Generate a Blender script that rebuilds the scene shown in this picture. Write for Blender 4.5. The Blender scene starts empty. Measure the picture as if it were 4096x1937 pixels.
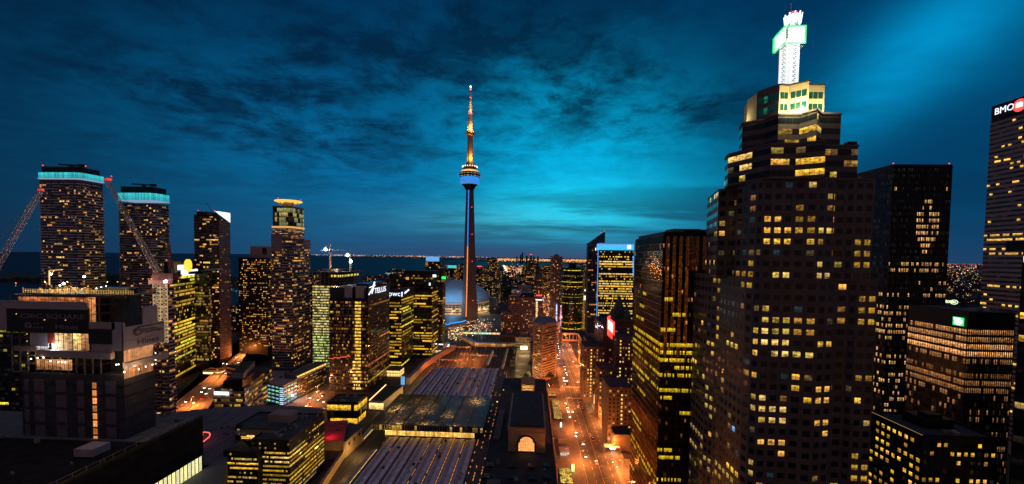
import bpy, math, random
from mathutils import Vector, Matrix, Euler
R = math.radians
SC = bpy.context.scene
COL = SC.collection

# ------------------------------------------------------------------ camera
F = 1613.0; CX = 2048.0; CY = 1087.0          # focal length and principal point in photo pixels
cam_d = bpy.data.cameras.new('camera'); cam = bpy.data.objects.new('camera', cam_d); COL.objects.link(cam)
CAMZ = 155.0
cam.location = (0, 0, CAMZ)
YAW = math.atan(77 / F); PITCH = math.atan(60 / F); ROLL = math.atan(0.0136)
CR = Matrix.Rotation(YAW, 3, 'Z') @ Matrix.Rotation(R(90) - PITCH, 3, 'X') @ Matrix.Rotation(ROLL, 3, 'Z')
cam.rotation_euler = CR.to_euler()
cam_d.sensor_width = 36; cam_d.lens = 36 * F / 4096
cam_d.shift_y = (CY - 968.5) / 4096
cam_d.clip_start = 1; cam_d.clip_end = 90000
SC.camera = cam

def ray(px, py):
    return CR @ Vector(((px - CX) / F, -(py - CY) / F, -1))
def W(px, py, Y=None, Z=None, X=None):
    """world point seen at a photo pixel, on the plane Y=, Z= or X="""
    d = ray(px, py)
    if Y is not None: t = Y / d.y
    elif Z is not None: t = (Z - CAMZ) / d.z
    else: t = X / d.x
    return Vector((d.x * t, d.y * t, CAMZ + d.z * t))
def PX(p):
    c = CR.transposed() @ (Vector(p) - Vector((0, 0, CAMZ)))
    if c.z > -1e-3: return (-9999, -9999)
    return (CX + F * c.x / -c.z, CY - F * c.y / -c.z)

# ------------------------------------------------------------------ world: dusk sky with clouds
SC.view_settings.view_transform = 'Standard'; SC.view_settings.look = 'None'
SC.view_settings.exposure = 0; SC.view_settings.gamma = 1
world = bpy.data.worlds.new('World'); SC.world = world; world.use_nodes = True
nt = world.node_tree; N = nt.nodes; L = nt.links; N.clear()
def nd(t, **k):
    n = N.new(t)
    for a, b in k.items(): setattr(n, a, b)
    return n
def mth(op, a, b=None, c=None, clamp=False):
    n = N.new('ShaderNodeMath'); n.operation = op; n.use_clamp = clamp
    for i, v in enumerate((a, b, c)):
        if v is None: continue
        if isinstance(v, (int, float)): n.inputs[i].default_value = v
        else: L.new(v, n.inputs[i])
    return n.outputs[0]
def mixc(f, a, b, mode='MIX'):
    n = N.new('ShaderNodeMix'); n.data_type = 'RGBA'; n.blend_type = mode; n.clamp_factor = True
    for i, v in ((0, f), (6, a), (7, b)):
        if isinstance(v, (int, float)): n.inputs[i].default_value = v
        elif isinstance(v, tuple): n.inputs[i].default_value = (*v, 1)
        else: L.new(v, n.inputs[i])
    return n.outputs[2]
tc = nd('ShaderNodeTexCoord'); sep = nd('ShaderNodeSeparateXYZ'); L.new(tc.outputs['Generated'], sep.inputs[0])
sx, sy, sz = sep.outputs
az = mth('ARCTAN2', sx, sy); el = mth('ARCSINE', sz)
def ang(px, py):
    d = ray(px, py).normalized(); return math.atan2(d.x, d.y), math.asin(d.z)
def lobe(px, py, sa, se, tilt=0.0):
    a0, e0 = ang(px, py)
    da = mth('SUBTRACT', az, a0); de = mth('SUBTRACT', el, e0)
    if tilt: de = mth('SUBTRACT', de, mth('MULTIPLY', da, tilt))
    qa = mth('DIVIDE', da, R(sa)); qe = mth('DIVIDE', de, R(se))
    return mth('EXPONENT', mth('MULTIPLY', mth('ADD', mth('MULTIPLY', qa, qa), mth('MULTIPLY', qe, qe)), -1.0))
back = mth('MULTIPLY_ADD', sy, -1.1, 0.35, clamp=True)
sky = mixc(mth('MULTIPLY_ADD', sz, 2.1, -0.1, clamp=True), (0.0, 0.052, 0.140), (0.0, 0.030, 0.100))
sky = mixc(mth('MULTIPLY', lobe(-350, 600, 24, 60), 0.85), sky, (0.0, 0.012, 0.038))
for l, c in ((lobe(2330, 660, 16, 11, -0.1), (0.0, 0.40, 0.64)), (lobe(1400, 660, 24, 11), (0.0, 0.10, 0.22)),
             (lobe(2280, 835, 14, 3.6), (0.01, 0.30, 0.30)), (lobe(3620, 250, 9, 4.6, 0.6), (0.0, 0.21, 0.40)),
             (lobe(2000, 890, 17, 2.2), (0.03, 0.10, 0.09)), (lobe(3950, 60, 9, 6), (0.0, 0.06, 0.13))):
    sky = mixc(l, sky, c, 'ADD')
den = mth('ADD', mth('ABSOLUTE', sz), 0.10)
comb = nd('ShaderNodeCombineXYZ')
L.new(mth('DIVIDE', sx, den), comb.inputs[0]); L.new(mth('DIVIDE', sy, den), comb.inputs[1])
def cloud(scale, detail, rough, lo, hi, off, sxx=1.0, dist=0.3):
    mp = nd('ShaderNodeMapping'); mp.inputs['Scale'].default_value = (sxx, 1, 1); mp.inputs['Location'].default_value = off
    L.new(comb.outputs[0], mp.inputs[0])
    t = nd('ShaderNodeTexNoise'); t.inputs['Scale'].default_value = scale; t.inputs['Detail'].default_value = detail
    t.inputs['Roughness'].default_value = rough; t.inputs['Distortion'].default_value = dist
    L.new(mp.outputs[0], t.inputs['Vector'])
    r = nd('ShaderNodeMapRange', interpolation_type='SMOOTHSTEP')
    r.inputs['From Min'].default_value = lo; r.inputs['From Max'].default_value = hi
    L.new(t.outputs[0], r.inputs['Value']); return r.outputs[0]
c_big = cloud(1.7, 12, 0.68, 0.40, 0.60, (3.1, 1.7, 0))
c_low = cloud(0.7, 9, 0.62, 0.42, 0.60, (9.4, 5.2, 0), 0.45)
c_fine = cloud(6.5, 9, 0.7, 0.40, 0.64, (0.3, 8.8, 0))
top = mth('ADD', mth('ADD', lobe(1850, 120, 34, 14), mth('MULTIPLY', lobe(2650, 400, 13, 4.5, -0.12), 1.0)),
          mth('MULTIPLY', lobe(900, 400, 26, 8), 0.8), clamp=True)
m1 = mth('MULTIPLY', mth('ADD', mth('MULTIPLY', c_big, 0.72), mth('MULTIPLY', c_fine, 0.34)), mth('MULTIPLY_ADD', top, 1.05, 0.06), clamp=True)
sky = mixc(mth('MULTIPLY', m1, 0.86), sky, (0.0, 0.012, 0.040))
lowband = mth('ADD', lobe(3600, 560, 15, 5), mth('ADD', mth('MULTIPLY', lobe(2400, 880, 26, 4), 0.75), 0.12), clamp=True)
sky = mixc(mth('MULTIPLY', mth('MULTIPLY', c_low, lowband), 0.85), sky, (0.0, 0.028, 0.075))
hz = mth('MULTIPLY', mth('EXPONENT', mth('MULTIPLY', mth('ABSOLUTE', el), -28.0)), mth('ADD', lobe(2350, 1010, 34, 30), 0.12))
sky = mixc(mth('MULTIPLY', hz, 0.75), sky, (0.050, 0.060, 0.135))
sky = mixc(mth('MULTIPLY', mth('MULTIPLY', back, 1.0), 0.9), sky, (0.100, 0.070, 0.088))  # unseen sky behind the camera tinted purple-brown to light the facades
sky = mixc(mth('MULTIPLY_ADD', sz, 3.2, -2.1, clamp=True), sky, (0.085, 0.070, 0.110))  # overhead sky out of view tinted purple to light the roofs
st = nd('ShaderNodeTexSky', sky_type='NISHITA'); st.sun_disc = False
st.sun_elevation = R(-4); st.sun_rotation = R(-20)
sky = mixc(0.02, sky, st.outputs[0], 'ADD')
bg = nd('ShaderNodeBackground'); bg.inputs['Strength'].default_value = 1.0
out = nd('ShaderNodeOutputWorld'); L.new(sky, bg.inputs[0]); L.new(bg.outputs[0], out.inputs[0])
# ------------------------------------------------------------------ materials
MATS = {}
def mat(name, base, rough=0.7, metal=0.0, var=0.35, scale=0.3, bump=0.0, bscale=1.0, bdist=0.05, emis=None, es=0.0, spec=0.5):
    if name in MATS: return MATS[name]
    m = bpy.data.materials.new(name); m.use_nodes = True; n = m.node_tree.nodes; l = m.node_tree.links
    b = n['Principled BSDF']; b.inputs['Roughness'].default_value = rough; b.inputs['Metallic'].default_value = metal
    b.inputs['Specular IOR Level'].default_value = spec
    g = n.new('ShaderNodeNewGeometry')
    t = n.new('ShaderNodeTexNoise'); t.inputs['Scale'].default_value = scale; t.inputs['Detail'].default_value = 6
    l.new(g.outputs['Position'], t.inputs['Vector'])
    r = n.new('ShaderNodeMapRange'); r.inputs['From Min'].default_value = 0.3; r.inputs['From Max'].default_value = 0.7
    r.inputs['To Min'].default_value = 1 - var; r.inputs['To Max'].default_value = 1 + var; l.new(t.outputs[0], r.inputs['Value'])
    v = n.new('ShaderNodeVectorMath'); v.operation = 'SCALE'; v.inputs[0].default_value = base; l.new(r.outputs[0], v.inputs['Scale'])
    l.new(v.outputs[0], b.inputs['Base Color'])
    if bump:
        t2 = n.new('ShaderNodeTexNoise'); t2.inputs['Scale'].default_value = bscale; t2.inputs['Detail'].default_value = 3
        l.new(g.outputs['Position'], t2.inputs['Vector'])
        bp = n.new('ShaderNodeBump'); bp.inputs['Strength'].default_value = bump; bp.inputs['Distance'].default_value = bdist
        l.new(t2.outputs[0], bp.inputs['Height']); l.new(bp.outputs[0], b.inputs['Normal'])
    if emis:
        b.inputs['Emission Color'].default_value = (*emis, 1); b.inputs['Emission Strength'].default_value = es
        m.cycles.emission_sampling = 'NONE' if es < 3 else 'AUTO'
    MATS[name] = m; return m
def litmat(name, base, rough, metal=0.0, bump=0.0, pat=0.9, pscale=0.55):
    """glass whose 'lit' attribute says which rooms behind it have their lamps on"""
    m = mat(name, base, rough, metal, 0.15, 0.2, bump, 0.35, 0.15)
    n = m.node_tree.nodes; l = m.node_tree.links; b = n['Principled BSDF']
    a = n.new('ShaderNodeAttribute'); a.attribute_name = 'lit'
    g = n.new('ShaderNodeNewGeometry')
    mp = n.new('ShaderNodeMapping'); mp.inputs['Scale'].default_value = (1, 1, 2.2); l.new(g.outputs['Position'], mp.inputs[0])
    t = n.new('ShaderNodeTexNoise'); t.inputs['Scale'].default_value = pscale; t.inputs['Detail'].default_value = 4; t.inputs['Roughness'].default_value = 0.7
    l.new(mp.outputs[0], t.inputs['Vector'])
    r = n.new('ShaderNodeMapRange'); r.inputs['From Min'].default_value = 0.36; r.inputs['From Max'].default_value = 0.62
    r.inputs['To Min'].default_value = 1 - pat; r.inputs['To Max'].default_value = 1 + pat * 0.35; l.new(t.outputs[0], r.inputs['Value'])
    # rooms painted in the glow: a bright ceiling strip, a darker floor zone and a thin centre post, from each pane's own UVs
    uv = n.new('ShaderNodeUVMap'); uv.uv_map = 'pane'; sp = n.new('ShaderNodeSeparateXYZ'); l.new(uv.outputs[0], sp.inputs[0])
    def mr(src, a0, a1, b0, b1, it='LINEAR'):
        q = n.new('ShaderNodeMapRange'); q.interpolation_type = it
        for i_, v_ in zip(('From Min', 'From Max', 'To Min', 'To Max'), (a0, a1, b0, b1)): q.inputs[i_].default_value = v_
        l.new(src, q.inputs['Value']); return q.outputs[0]
    def mul(p, q):
        m_ = n.new('ShaderNodeMath'); m_.operation = 'MULTIPLY'; l.new(p, m_.inputs[0]); l.new(q, m_.inputs[1]); return m_.outputs[0]
    room = mr(sp.outputs[1], 0.12, 0.92, 0.62 if pat > .6 else .9, 1.22 if pat > .6 else 1.05, 'SMOOTHSTEP')
    du = n.new('ShaderNodeMath'); du.operation = 'SUBTRACT'; l.new(sp.outputs[0], du.inputs[0]); du.inputs[1].default_value = .5
    ab = n.new('ShaderNodeMath'); ab.operation = 'ABSOLUTE'; l.new(du.outputs[0], ab.inputs[0])
    post = mr(ab.outputs[0], .02, .06, .45, 1.0)
    fac = mul(mul(r.outputs[0], room), post)
    v = n.new('ShaderNodeVectorMath'); v.operation = 'SCALE'; l.new(a.outputs['Color'], v.inputs[0]); l.new(fac, v.inputs['Scale'])
    l.new(v.outputs[0], b.inputs['Emission Color']); b.inputs['Emission Strength'].default_value = 1.65
    m.cycles.emission_sampling = 'NONE'
    return m
def glow(name, col, s):
    m = mat(name, (0.3, 0.3, 0.3), 0.5, 0, 0.05, 1, emis=col, es=s); return m

GLASS = litmat('window_glass', (0.012, 0.017, 0.022), 0.16)
GLASS.node_tree.nodes['Principled BSDF'].inputs['Specular IOR Level'].default_value = 0.3
GLASSR = litmat('dark_curtain_glass', (0.010, 0.012, 0.016), 0.10, 0, 0.25)
GOLD = litmat('gold_glass', (0.34, 0.17, 0.07), 0.09, 1.0, 0.7, 0.9, 0.9)
CONC = mat('concrete', (0.20, 0.18, 0.165), 0.85, 0, 0.3, 0.15)
CONCD = mat('dark_concrete', (0.10, 0.095, 0.10), 0.85, 0, 0.35, 0.2)
CONCL = mat('pale_concrete', (0.42, 0.38, 0.36), 0.8, 0, 0.15, 0.2)
GRAN = mat('brown_granite', (0.085, 0.066, 0.078), 0.6, 0, 0.25, 0.3)
BLACK = mat('black_steel', (0.012, 0.012, 0.015), 0.5, 0.1, 0.3, 0.2, spec=0.3)
ROOF = mat('roof_felt', (0.055, 0.062, 0.072), 0.9, 0, 0.5, 0.12)
ROOFL = mat('grey_roof_membrane', (0.17, 0.17, 0.20), 0.85, 0, 0.3, 0.1)
BRICK = mat('brown_brick', (0.16, 0.085, 0.06), 0.85, 0, 0.3, 0.3)
LIME = mat('old_limestone', (0.22, 0.18, 0.14), 0.85, 0, 0.3, 0.15)
TAN = mat('tan_precast', (0.36, 0.24, 0.19), 0.8, 0, 0.15, 0.1)
WHITE = mat('white_panel', (0.62, 0.62, 0.66), 0.6, 0, 0.08, 0.3)
PANELG = mat('grey_hoarding', (0.33, 0.30, 0.35), 0.7, 0, 0.1, 0.4)
STEEL = mat('galvanised_steel', (0.38, 0.36, 0.36), 0.5, 0.5, 0.2, 0.5)
REDST = mat('red_crane_steel', (0.16, 0.02, 0.016), 0.5, 0.1, 0.2, 0.6)
COPPER = mat('green_copper', (0.05, 0.09, 0.08), 0.7, 0.1, 0.3, 0.2)
LEAF = mat('dark_leaves', (0.045, 0.07, 0.03), 0.9, 0, 0.6, 0.6)
BARK = mat('bark', (0.07, 0.05, 0.035), 0.9, 0, 0.3, 2)
GREEN = mat('planted_roof', (0.035, 0.05, 0.025), 0.95, 0, 0.5, 0.5)

YEL = (1.0, 0.54, 0.035); AMB = (1.0, 0.46, 0.09); ORG = (1.0, 0.36, 0.08); WHT = (0.85, 0.90, 0.70); PALE = (1.0, 0.64, 0.17)
LIME_Y = (0.85, 0.72, 0.05); BLU = (0.15, 0.5, 0.9)

# ------------------------------------------------------------------ mesh building
def tag(o, label=None, cat=None, group=None, kind=None):
    if label: o['label'] = label
    if cat: o['category'] = cat
    if group: o['group'] = group
    if kind: o['kind'] = kind
    return o
def thing(name, label, cat, loc, group=None):
    o = bpy.data.objects.new(name, None); COL.objects.link(o); o.location = loc; o.empty_display_size = 1
    return tag(o, label, cat, group)
DR = random.Random(1234)
def dim():
    """faint random glow added to unlit panes, as texture on dark facades"""
    if DR.random() < .5: return (0, 0, 0)
    k = DR.random()**2*.016; return DR.choice(((k, k*.55, k*.3), (k, k*.7, k*.5), (k*.4, k*.7, k*.8), (k*.9, k*.35, k*.15)))
class G:
    def __init__(s): s.v = []; s.f = []; s.m = []; s.l = []; s.haslit = False
    def quad(s, a, b, c, d, m=0, lit=None):
        i = len(s.v); s.v += [tuple(a), tuple(b), tuple(c), tuple(d)]; s.f.append((i, i+1, i+2, i+3)); s.m.append(m)
        s.l.append(lit or (0, 0, 0)); s.haslit = s.haslit or bool(lit)
    def poly(s, pts, m=0):
        i = len(s.v); s.v += [tuple(p) for p in pts]; s.f.append(tuple(range(i, i+len(pts)))); s.m.append(m); s.l.append((0, 0, 0))
    def prism(s, P, z0, z1, m=0, cap=True, top=None, mt=None):
        n = len(P); i = len(s.v); Q = top or P
        s.v += [(p[0], p[1], z0) for p in P] + [(p[0], p[1], z1) for p in Q]
        for k in range(n):
            j = (k+1) % n; s.f.append((i+k, i+j, i+n+j, i+n+k)); s.m.append(m); s.l.append((0, 0, 0))
        if cap:
            s.f.append(tuple(range(i+n, i+2*n))); s.m.append(m if mt is None else mt); s.l.append((0, 0, 0))
            s.f.append(tuple(reversed(range(i, i+n)))); s.m.append(m); s.l.append((0, 0, 0))
    def box(s, x0, x1, y0, y1, z0, z1, m=0, lit=None):
        k = len(s.l); s.prism([(x0, y0), (x1, y0), (x1, y1), (x0, y1)], z0, z1, m)
        if lit:
            for q in range(k, len(s.l)): s.l[q] = lit
            s.haslit = True
    def bar(s, p, q, w, m=0, w2=None, lit=None):
        p = Vector(p); q = Vector(q); d = (q - p)
        if d.length < 1e-6: return
        d.normalize(); u = d.cross(Vector((0, 0, 1)))
        if u.length < 0.01: u = d.cross(Vector((1, 0, 0)))
        u.normalize(); t = d.cross(u); w2 = w if w2 is None else w2
        i = len(s.v)
        for c, ww in ((p, w), (q, w2)):
            for a, b in ((-1, -1), (1, -1), (1, 1), (-1, 1)): s.v.append(tuple(c + u*a*ww/2 + t*b*ww/2))
        for f in ((0, 1, 5, 4), (1, 2, 6, 5), (2, 3, 7, 6), (3, 0, 4, 7), (3, 2, 1, 0), (4, 5, 6, 7)):
            s.f.append(tuple(i+k for k in f)); s.m.append(m); s.l.append(lit or (0, 0, 0))
        if lit: s.haslit = True
    def lathe(s, cx, cy, prof, n=24, m=0, ph=0.0):
        i = len(s.v)
        for r, z in prof:
            for k in range(n):
                a = 2*math.pi*k/n + ph; s.v.append((cx + r*math.cos(a), cy + r*math.sin(a), z))
        for j in range(len(prof)-1):
            for k in range(n):
                k2 = (k+1) % n; s.f.append((i+j*n+k, i+j*n+k2, i+(j+1)*n+k2, i+(j+1)*n+k)); s.m.append(m); s.l.append((0, 0, 0))
        for j, rev in ((0, True), (len(prof)-1, False)):
            if prof[j][0] > 0.01:
                t = tuple(i+j*n+k for k in range(n)); s.f.append(tuple(reversed(t)) if rev else t); s.m.append(m); s.l.append((0, 0, 0))
    def ball(s, c, r, m=0, n=8):
        s.lathe(c[0], c[1], [(r*math.sin(math.pi*k/(n//2+1))+0.001, c[2]-r*math.cos(math.pi*k/(n//2+1))) for k in range(n//2+2)], n, m)
    def make(s, name, mats, parent=None, label=None, smooth=False, kind=None):
        if not s.f: return None
        if not isinstance(mats, (list, tuple)): mats = [mats]
        o0 = Vector(parent_world(parent)) if parent else Vector((0, 0, 0))
        me = bpy.data.meshes.new(name)
        me.from_pydata([(a-o0.x, b-o0.y, c-o0.z) for a, b, c in s.v], [], s.f)
        for mm in mats: me.materials.append(mm)
        if len(mats) > 1: me.polygons.foreach_set('material_index', s.m)
        if s.haslit:
            at = me.color_attributes.new('lit', 'FLOAT_COLOR', 'CORNER'); buf = []
            for f, c in zip(s.f, s.l): buf += [c[0], c[1], c[2], 1.0] * len(f)
            at.data.foreach_set('color', buf)
            uvl = me.uv_layers.new(name='pane'); ub = []
            for f in s.f: ub += ([0, 0, 1, 0, 1, 1, 0, 1] if len(f) == 4 else [.3, .8]*len(f))
            uvl.data.foreach_set('uv', ub)
        if smooth: me.polygons.foreach_set('use_smooth', [True]*len(s.f))
        me.update()
        o = bpy.data.objects.new(name, me); COL.objects.link(o)
        if parent: o.parent = parent
        if label: o['label'] = label
        if kind: o['kind'] = kind
        return o
def parent_world(p):
    v = Vector((0, 0, 0))
    while p is not None: v += p.location; p = p.parent
    return v
def seal(o, g=None):
    """move a one-mesh thing's origin to its base centre"""
    me = o.data; xs = [v.co for v in me.vertices]
    c = Vector((sum(v.x for v in xs)/len(xs), sum(v.y for v in xs)/len(xs), min(v.z for v in xs)))
    me.transform(Matrix.Translation(-c)); o.location = c; return o
def text(s, size, name, m, parent, origin, right, up=(0, 0, 1), extrude=0.15, align='LEFT', bold=0.0, xs=1.0):
    cu = bpy.data.curves.new(name, 'FONT'); cu.body = s; cu.size = size; cu.extrude = extrude; cu.align_x = align; cu.offset = bold
    cu.resolution_u = 3
    t = bpy.data.objects.new(name, cu); COL.objects.link(t); bpy.context.view_layer.update()
    me = bpy.data.meshes.new_from_object(t.evaluated_get(bpy.context.evaluated_depsgraph_get()))
    COL.objects.unlink(t); bpy.data.objects.remove(t)
    r = Vector(right).normalized(); u = Vector(up).normalized(); nn = r.cross(u)
    o0 = Vector(parent_world(parent)) if parent else Vector((0, 0, 0)); oo = Vector(origin)
    M4 = Matrix(((r.x*xs, u.x, nn.x, oo.x-o0.x), (r.y*xs, u.y, nn.y, oo.y-o0.y), (r.z*xs, u.z, nn.z, oo.z-o0.z), (0, 0, 0, 1)))
    me.transform(M4); me.materials.clear(); me.materials.append(m); me.name = name
    o = bpy.data.objects.new(name, me); COL.objects.link(o)
    if parent: o.parent = parent
    return o

# ------------------------------------------------------------------ facades
def rngc(rng, cols, lo=0.35, hi=1.25):
    c = rng.choice(cols); k = lo*.5+(hi-lo*.5)*rng.random()**1.5; return (c[0]*k, c[1]*k, c[2]*k)
def resid(p, cols=(AMB, AMB, AMB, PALE, ORG), seed=1, lo=0.25, hi=1.1, run=0.45):
    rng = random.Random(seed); st = {'k': None, 'c': 0}
    def f(fl, c, nf, nc):
        if st['k'] and rng.random() < run: return st['k']
        st['k'] = None
        if rng.random() < p * (1-run*0.8): st['k'] = rngc(rng, cols, lo, hi)
        return st['k']
    return f
def office(rows=0.35, p=0.05, fill=0.9, cols=(YEL,), seed=1, lo=0.35, hi=1.2, bands=None):
    rng = random.Random(seed); rowst = {}
    def f(fl, c, nf, nc):
        if fl not in rowst:
            on = rng.random() < rows if bands is None else (bands(fl) > rng.random())
            rowst[fl] = (on, rngc(rng, cols, lo, hi), rng.random(), rng.uniform(0.3, 1.0))
        on, col, a, w = rowst[fl]
        if on:
            t = c/max(nc, 1)
            inside = True if w > 0.65 else (abs(t-a) < w)
            if inside and rng.random() < fill:
                k = rng.uniform(0.6, 1.2); return (col[0]*k, col[1]*k, col[2]*k)
        if rng.random() < p: return rngc(rng, cols, lo*0.6, hi*0.8)
        return None
    return f
def cells(A, B, z0, z1, nf, nc, wf, hf, off=0.06, sill=None):
    """quads of a window grid on the wall from A to B (outside is on the right of A->B seen from above)"""
    A = Vector((A[0], A[1])); B = Vector((B[0], B[1])); d = B - A; n = Vector((d.y, -d.x)).normalized() * off
    cw = 1.0 / nc; ch = (z1 - z0) / nf
    sill = (1-hf)/2 if sill is None else sill
    for fl in range(nf):
        za = z0 + ch*(fl+sill); zb = za + ch*hf
        for c in range(nc):
            t0 = cw*(c + (1-wf)/2); t1 = t0 + cw*wf
            p = A + d*t0 + n; q = A + d*t1 + n
            yield fl, c, ((p.x, p.y, za), (q.x, q.y, za), (q.x, q.y, zb), (p.x, p.y, zb))
def pxsize(q):
    a = [PX(p) for p in q]
    if any(abs(t[0]-2048) > 2200 or abs(t[1]-968) > 1100 for t in a): return 0
    ar = 0
    for i in range(4):
        x1, y1 = a[i]; x2, y2 = a[(i+1) % 4]; ar += x1*y2 - x2*y1
    return max(0, ar/2*-1)
def windows(root, faces, mode, m=GLASS, cap=100, pname='window'):
    """faces: list of (A,B,z0,z1,nf,nc,wf,hf,litf[,sill])"""
    if mode == 'single':
        big = [max((pxsize(q) for _, _, q in list(cells(*F_[:8]))[:1]), default=0) for F_ in faces]
        if sum(F_[4]*F_[5] for F_ in faces) > 100 and max(big) > 14: return windows(root, faces, 'all', m, cap)
        g = G()
        g = G()
        for F_ in faces:
            A, B, z0, z1, nf, nc, wf, hf, lf = F_[:9]
            for fl, c, q in cells(A, B, z0, z1, nf, nc, wf, hf, sill=F_[9] if len(F_) > 9 else None): g.quad(*q, lit=lf(fl, c, nf, nc) or dim())
        g.haslit = True
        return g.make('glazing' if pname == 'window' else pname, m, root, kind='stuff' if len(g.f) > 100 else None)
    if mode == 'curtain':
        for F_ in faces:
            g = G(); A, B, z0, z1, nf, nc, wf, hf, lf = F_[:9]
            for fl, c, q in cells(A, B, z0, z1, nf, nc, wf, hf, sill=F_[9] if len(F_) > 9 else None): g.quad(*q, lit=lf(fl, c, nf, nc) or dim())
            g.haslit = True; g.make('curtain_wall', m, root)
        return
    if mode == 'band':
        fl_g = {}
        for F_ in faces:
            A, B, z0, z1, nf, nc, wf, hf, lf = F_[:9]
            for fl, c, q in cells(A, B, z0, z1, nf, nc, wf, hf, sill=F_[9] if len(F_) > 9 else None):
                fl_g.setdefault(round(q[0][2], 1), G()).quad(*q, lit=lf(fl, c, nf, nc) or dim())
        for k in sorted(fl_g): fl_g[k].haslit = True; fl_g[k].make('window_band', m, root)
        return
    allq = []
    for F_ in faces:
        A, B, z0, z1, nf, nc, wf, hf, lf = F_[:9]
        for fl, c, q in cells(A, B, z0, z1, nf, nc, wf, hf, sill=F_[9] if len(F_) > 9 else None): allq.append((pxsize(q), q, lf(fl, c, nf, nc) or dim()))
    allq.sort(key=lambda t: -t[0]); rest = G()
    for i, (s_, q, lit) in enumerate(allq):
        if i < cap and s_ > 0:
            g = G(); g.quad(*q, lit=lit); g.haslit = True; g.make('window', m, root)
        else: rest.quad(*q, lit=lit)
    rest.haslit = True; rest.make('window', m, root, kind='stuff')

def inset(P, d):
    c = Vector((sum(p[0] for p in P)/len(P), sum(p[1] for p in P)/len(P)))
    return [tuple(c + (Vector(p[:2])-c)*(1 - d/max((Vector(p[:2])-c).length, d+0.01))) for p in P]
def roofing(root, P, z, roofm=ROOF, wallm=CONC, parapet=1.1, seed=1, mech=True, vents=4):
    n = len(P); g = G()
    Q = inset(P, 0.5)
    for k in range(n):
        j = (k+1) % n
        g.quad((*P[k][:2], z), (*P[j][:2], z), (*P[j][:2], z+parapet), (*P[k][:2], z+parapet))
        g.quad((*P[k][:2], z+parapet), (*P[j][:2], z+parapet), (*Q[j], z+parapet), (*Q[k], z+parapet))
        g.quad((*Q[j], z), (*Q[k], z), (*Q[k], z+parapet), (*Q[j], z+parapet))
    g.make('parapet', wallm, root)
    g = G(); g.poly([(q[0], q[1], z+0.12) for q in Q]); g.make('roof', roofm, root)
    rng = random.Random(seed)
    cx = sum(p[0] for p in P)/n; cy = sum(p[1] for p in P)/n
    wx = (max(p[0] for p in P)-min(p[0] for p in P)); wy = (max(p[1] for p in P)-min(p[1] for p in P))
    if mech:
        g = G(); h = rng.uniform(3, 5)
        g.box(cx-wx*0.2, cx+wx*0.22, cy-wy*0.15, cy+wy*0.25, z+0.1, z+h); g.box(cx-wx*0.1, cx+wx*0.1, cy-wy*0.1, cy+wy*0.1, z+h, z+h+1.5)
        g.make('mechanical_room', wallm, root)
    for k in range(vents):
        g = G(); x = cx+rng.uniform(-.36, .36)*wx; y = cy + rng.choice((-1, 1))*rng.uniform(.26, .38)*wy; s = rng.uniform(.6, 1.4)
        g.box(x-s, x+s, y-s, y+s, z+0.1, z+0.3+s); g.box(x-s*.6, x+s*.6, y-s*.6, y+s*.6, z+.3+s, z+.6+s); g.make('roof_vent', STEEL, root)

def boxplan(L_, R_, top, Y, side=None, depth=None, topz=None):
    """plan rectangle (world, CCW) and top height from photo pixels of its front face at distance Y"""
    pm = (L_+R_)/2
    z = W(pm, top, Y=Y).z if topz is None else topz
    x0 = W(L_, top, Y=Y).x; x1 = W(R_, top, Y=Y).x
    if depth is None:
        edge = x1 if side > R_ else x0
        yb = edge
        d = ray(side, top); yb = edge * d.y / d.x
        depth = max(6, min(yb - Y, 120))
    return [(x0, Y), (x1, Y), (x1, Y+depth), (x0, Y+depth)], z
def setz(P, z): return [(p[0], p[1], z) for p in P]
def tower(name, label, P, ztop, wallm, fh, bay, wf, hf, litf, mode='band', glass=GLASS, z0=0, skip=(), cat='building', group=None, roofm=ROOF,
          mech=True, vents=3, seed=1, balcony=None, base=4.0, cap=100, parapet=1.1, zlow=None, back=False):
    """a building: walls, glazing for each outer face, roof, parapet, plant room; P is its plan counter-clockwise"""
    cx = sum(p[0] for p in P)/len(P); cy = sum(p[1] for p in P)/len(P)
    root = thing(name, label, cat, (cx, cy, z0), group)
    g = G(); g.prism(P, z0, ztop, cap=False); g.make('wall', wallm, root)
    faces = []
    zb = z0 + base if zlow is None else zlow
    nf = max(1, round((ztop - 1.0 - zb)/fh))
    for k in range(len(P)):
        A, B = P[k], P[(k+1) % len(P)]
        if k in skip: continue
        ln = math.dist(A, B)
        nx, ny = (B[1]-A[1]), -(B[0]-A[0])
        if not back and ny > 0 and abs(ny) > abs(nx)*0.6: continue
        nc = max(1, round(ln/bay))
        faces.append((A, B, zb, ztop-1.0, nf, nc, wf, hf, litf[k % len(litf)] if isinstance(litf, (list, tuple)) else litf))
    windows(root, faces, mode, glass, cap)
    if balcony:
        dist, every, bm = balcony
        Q = inset(P, -dist); ch = (ztop-1.0-zb)/nf; rng = random.Random(seed)
        for f_ in range(0, nf, every):
            g = G(); z = zb + ch*f_
            g.prism(Q, z-0.15, z+0.12, cap=True)
            n = len(Q)
            for k in range(n):
                j = (k+1) % n; a = Vector(Q[k]); b = Vector(Q[j]); ln = (b-a).length; t = 0.0
                while t < ln - 2:
                    w = rng.uniform(4, 11); t2 = min(ln, t+w)
                    if rng.random() < 0.72:
                        p = a + (b-a)*(t/ln); q = a + (b-a)*(t2/ln); ins = Vector(((b-a).y, -(b-a).x)).normalized()*0.03
                        g.quad((*(p+ins), z-0.1), (*(q+ins), z-0.1), (*(q+ins), z+1.05), (*(p+ins), z+1.05))
                    t = t2 + rng.uniform(0, 2.5)
            g.make('balcony', bm, root)
    roofing(root, P, ztop, roofm, wallm, parapet, seed, mech, vents)
    return root
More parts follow.
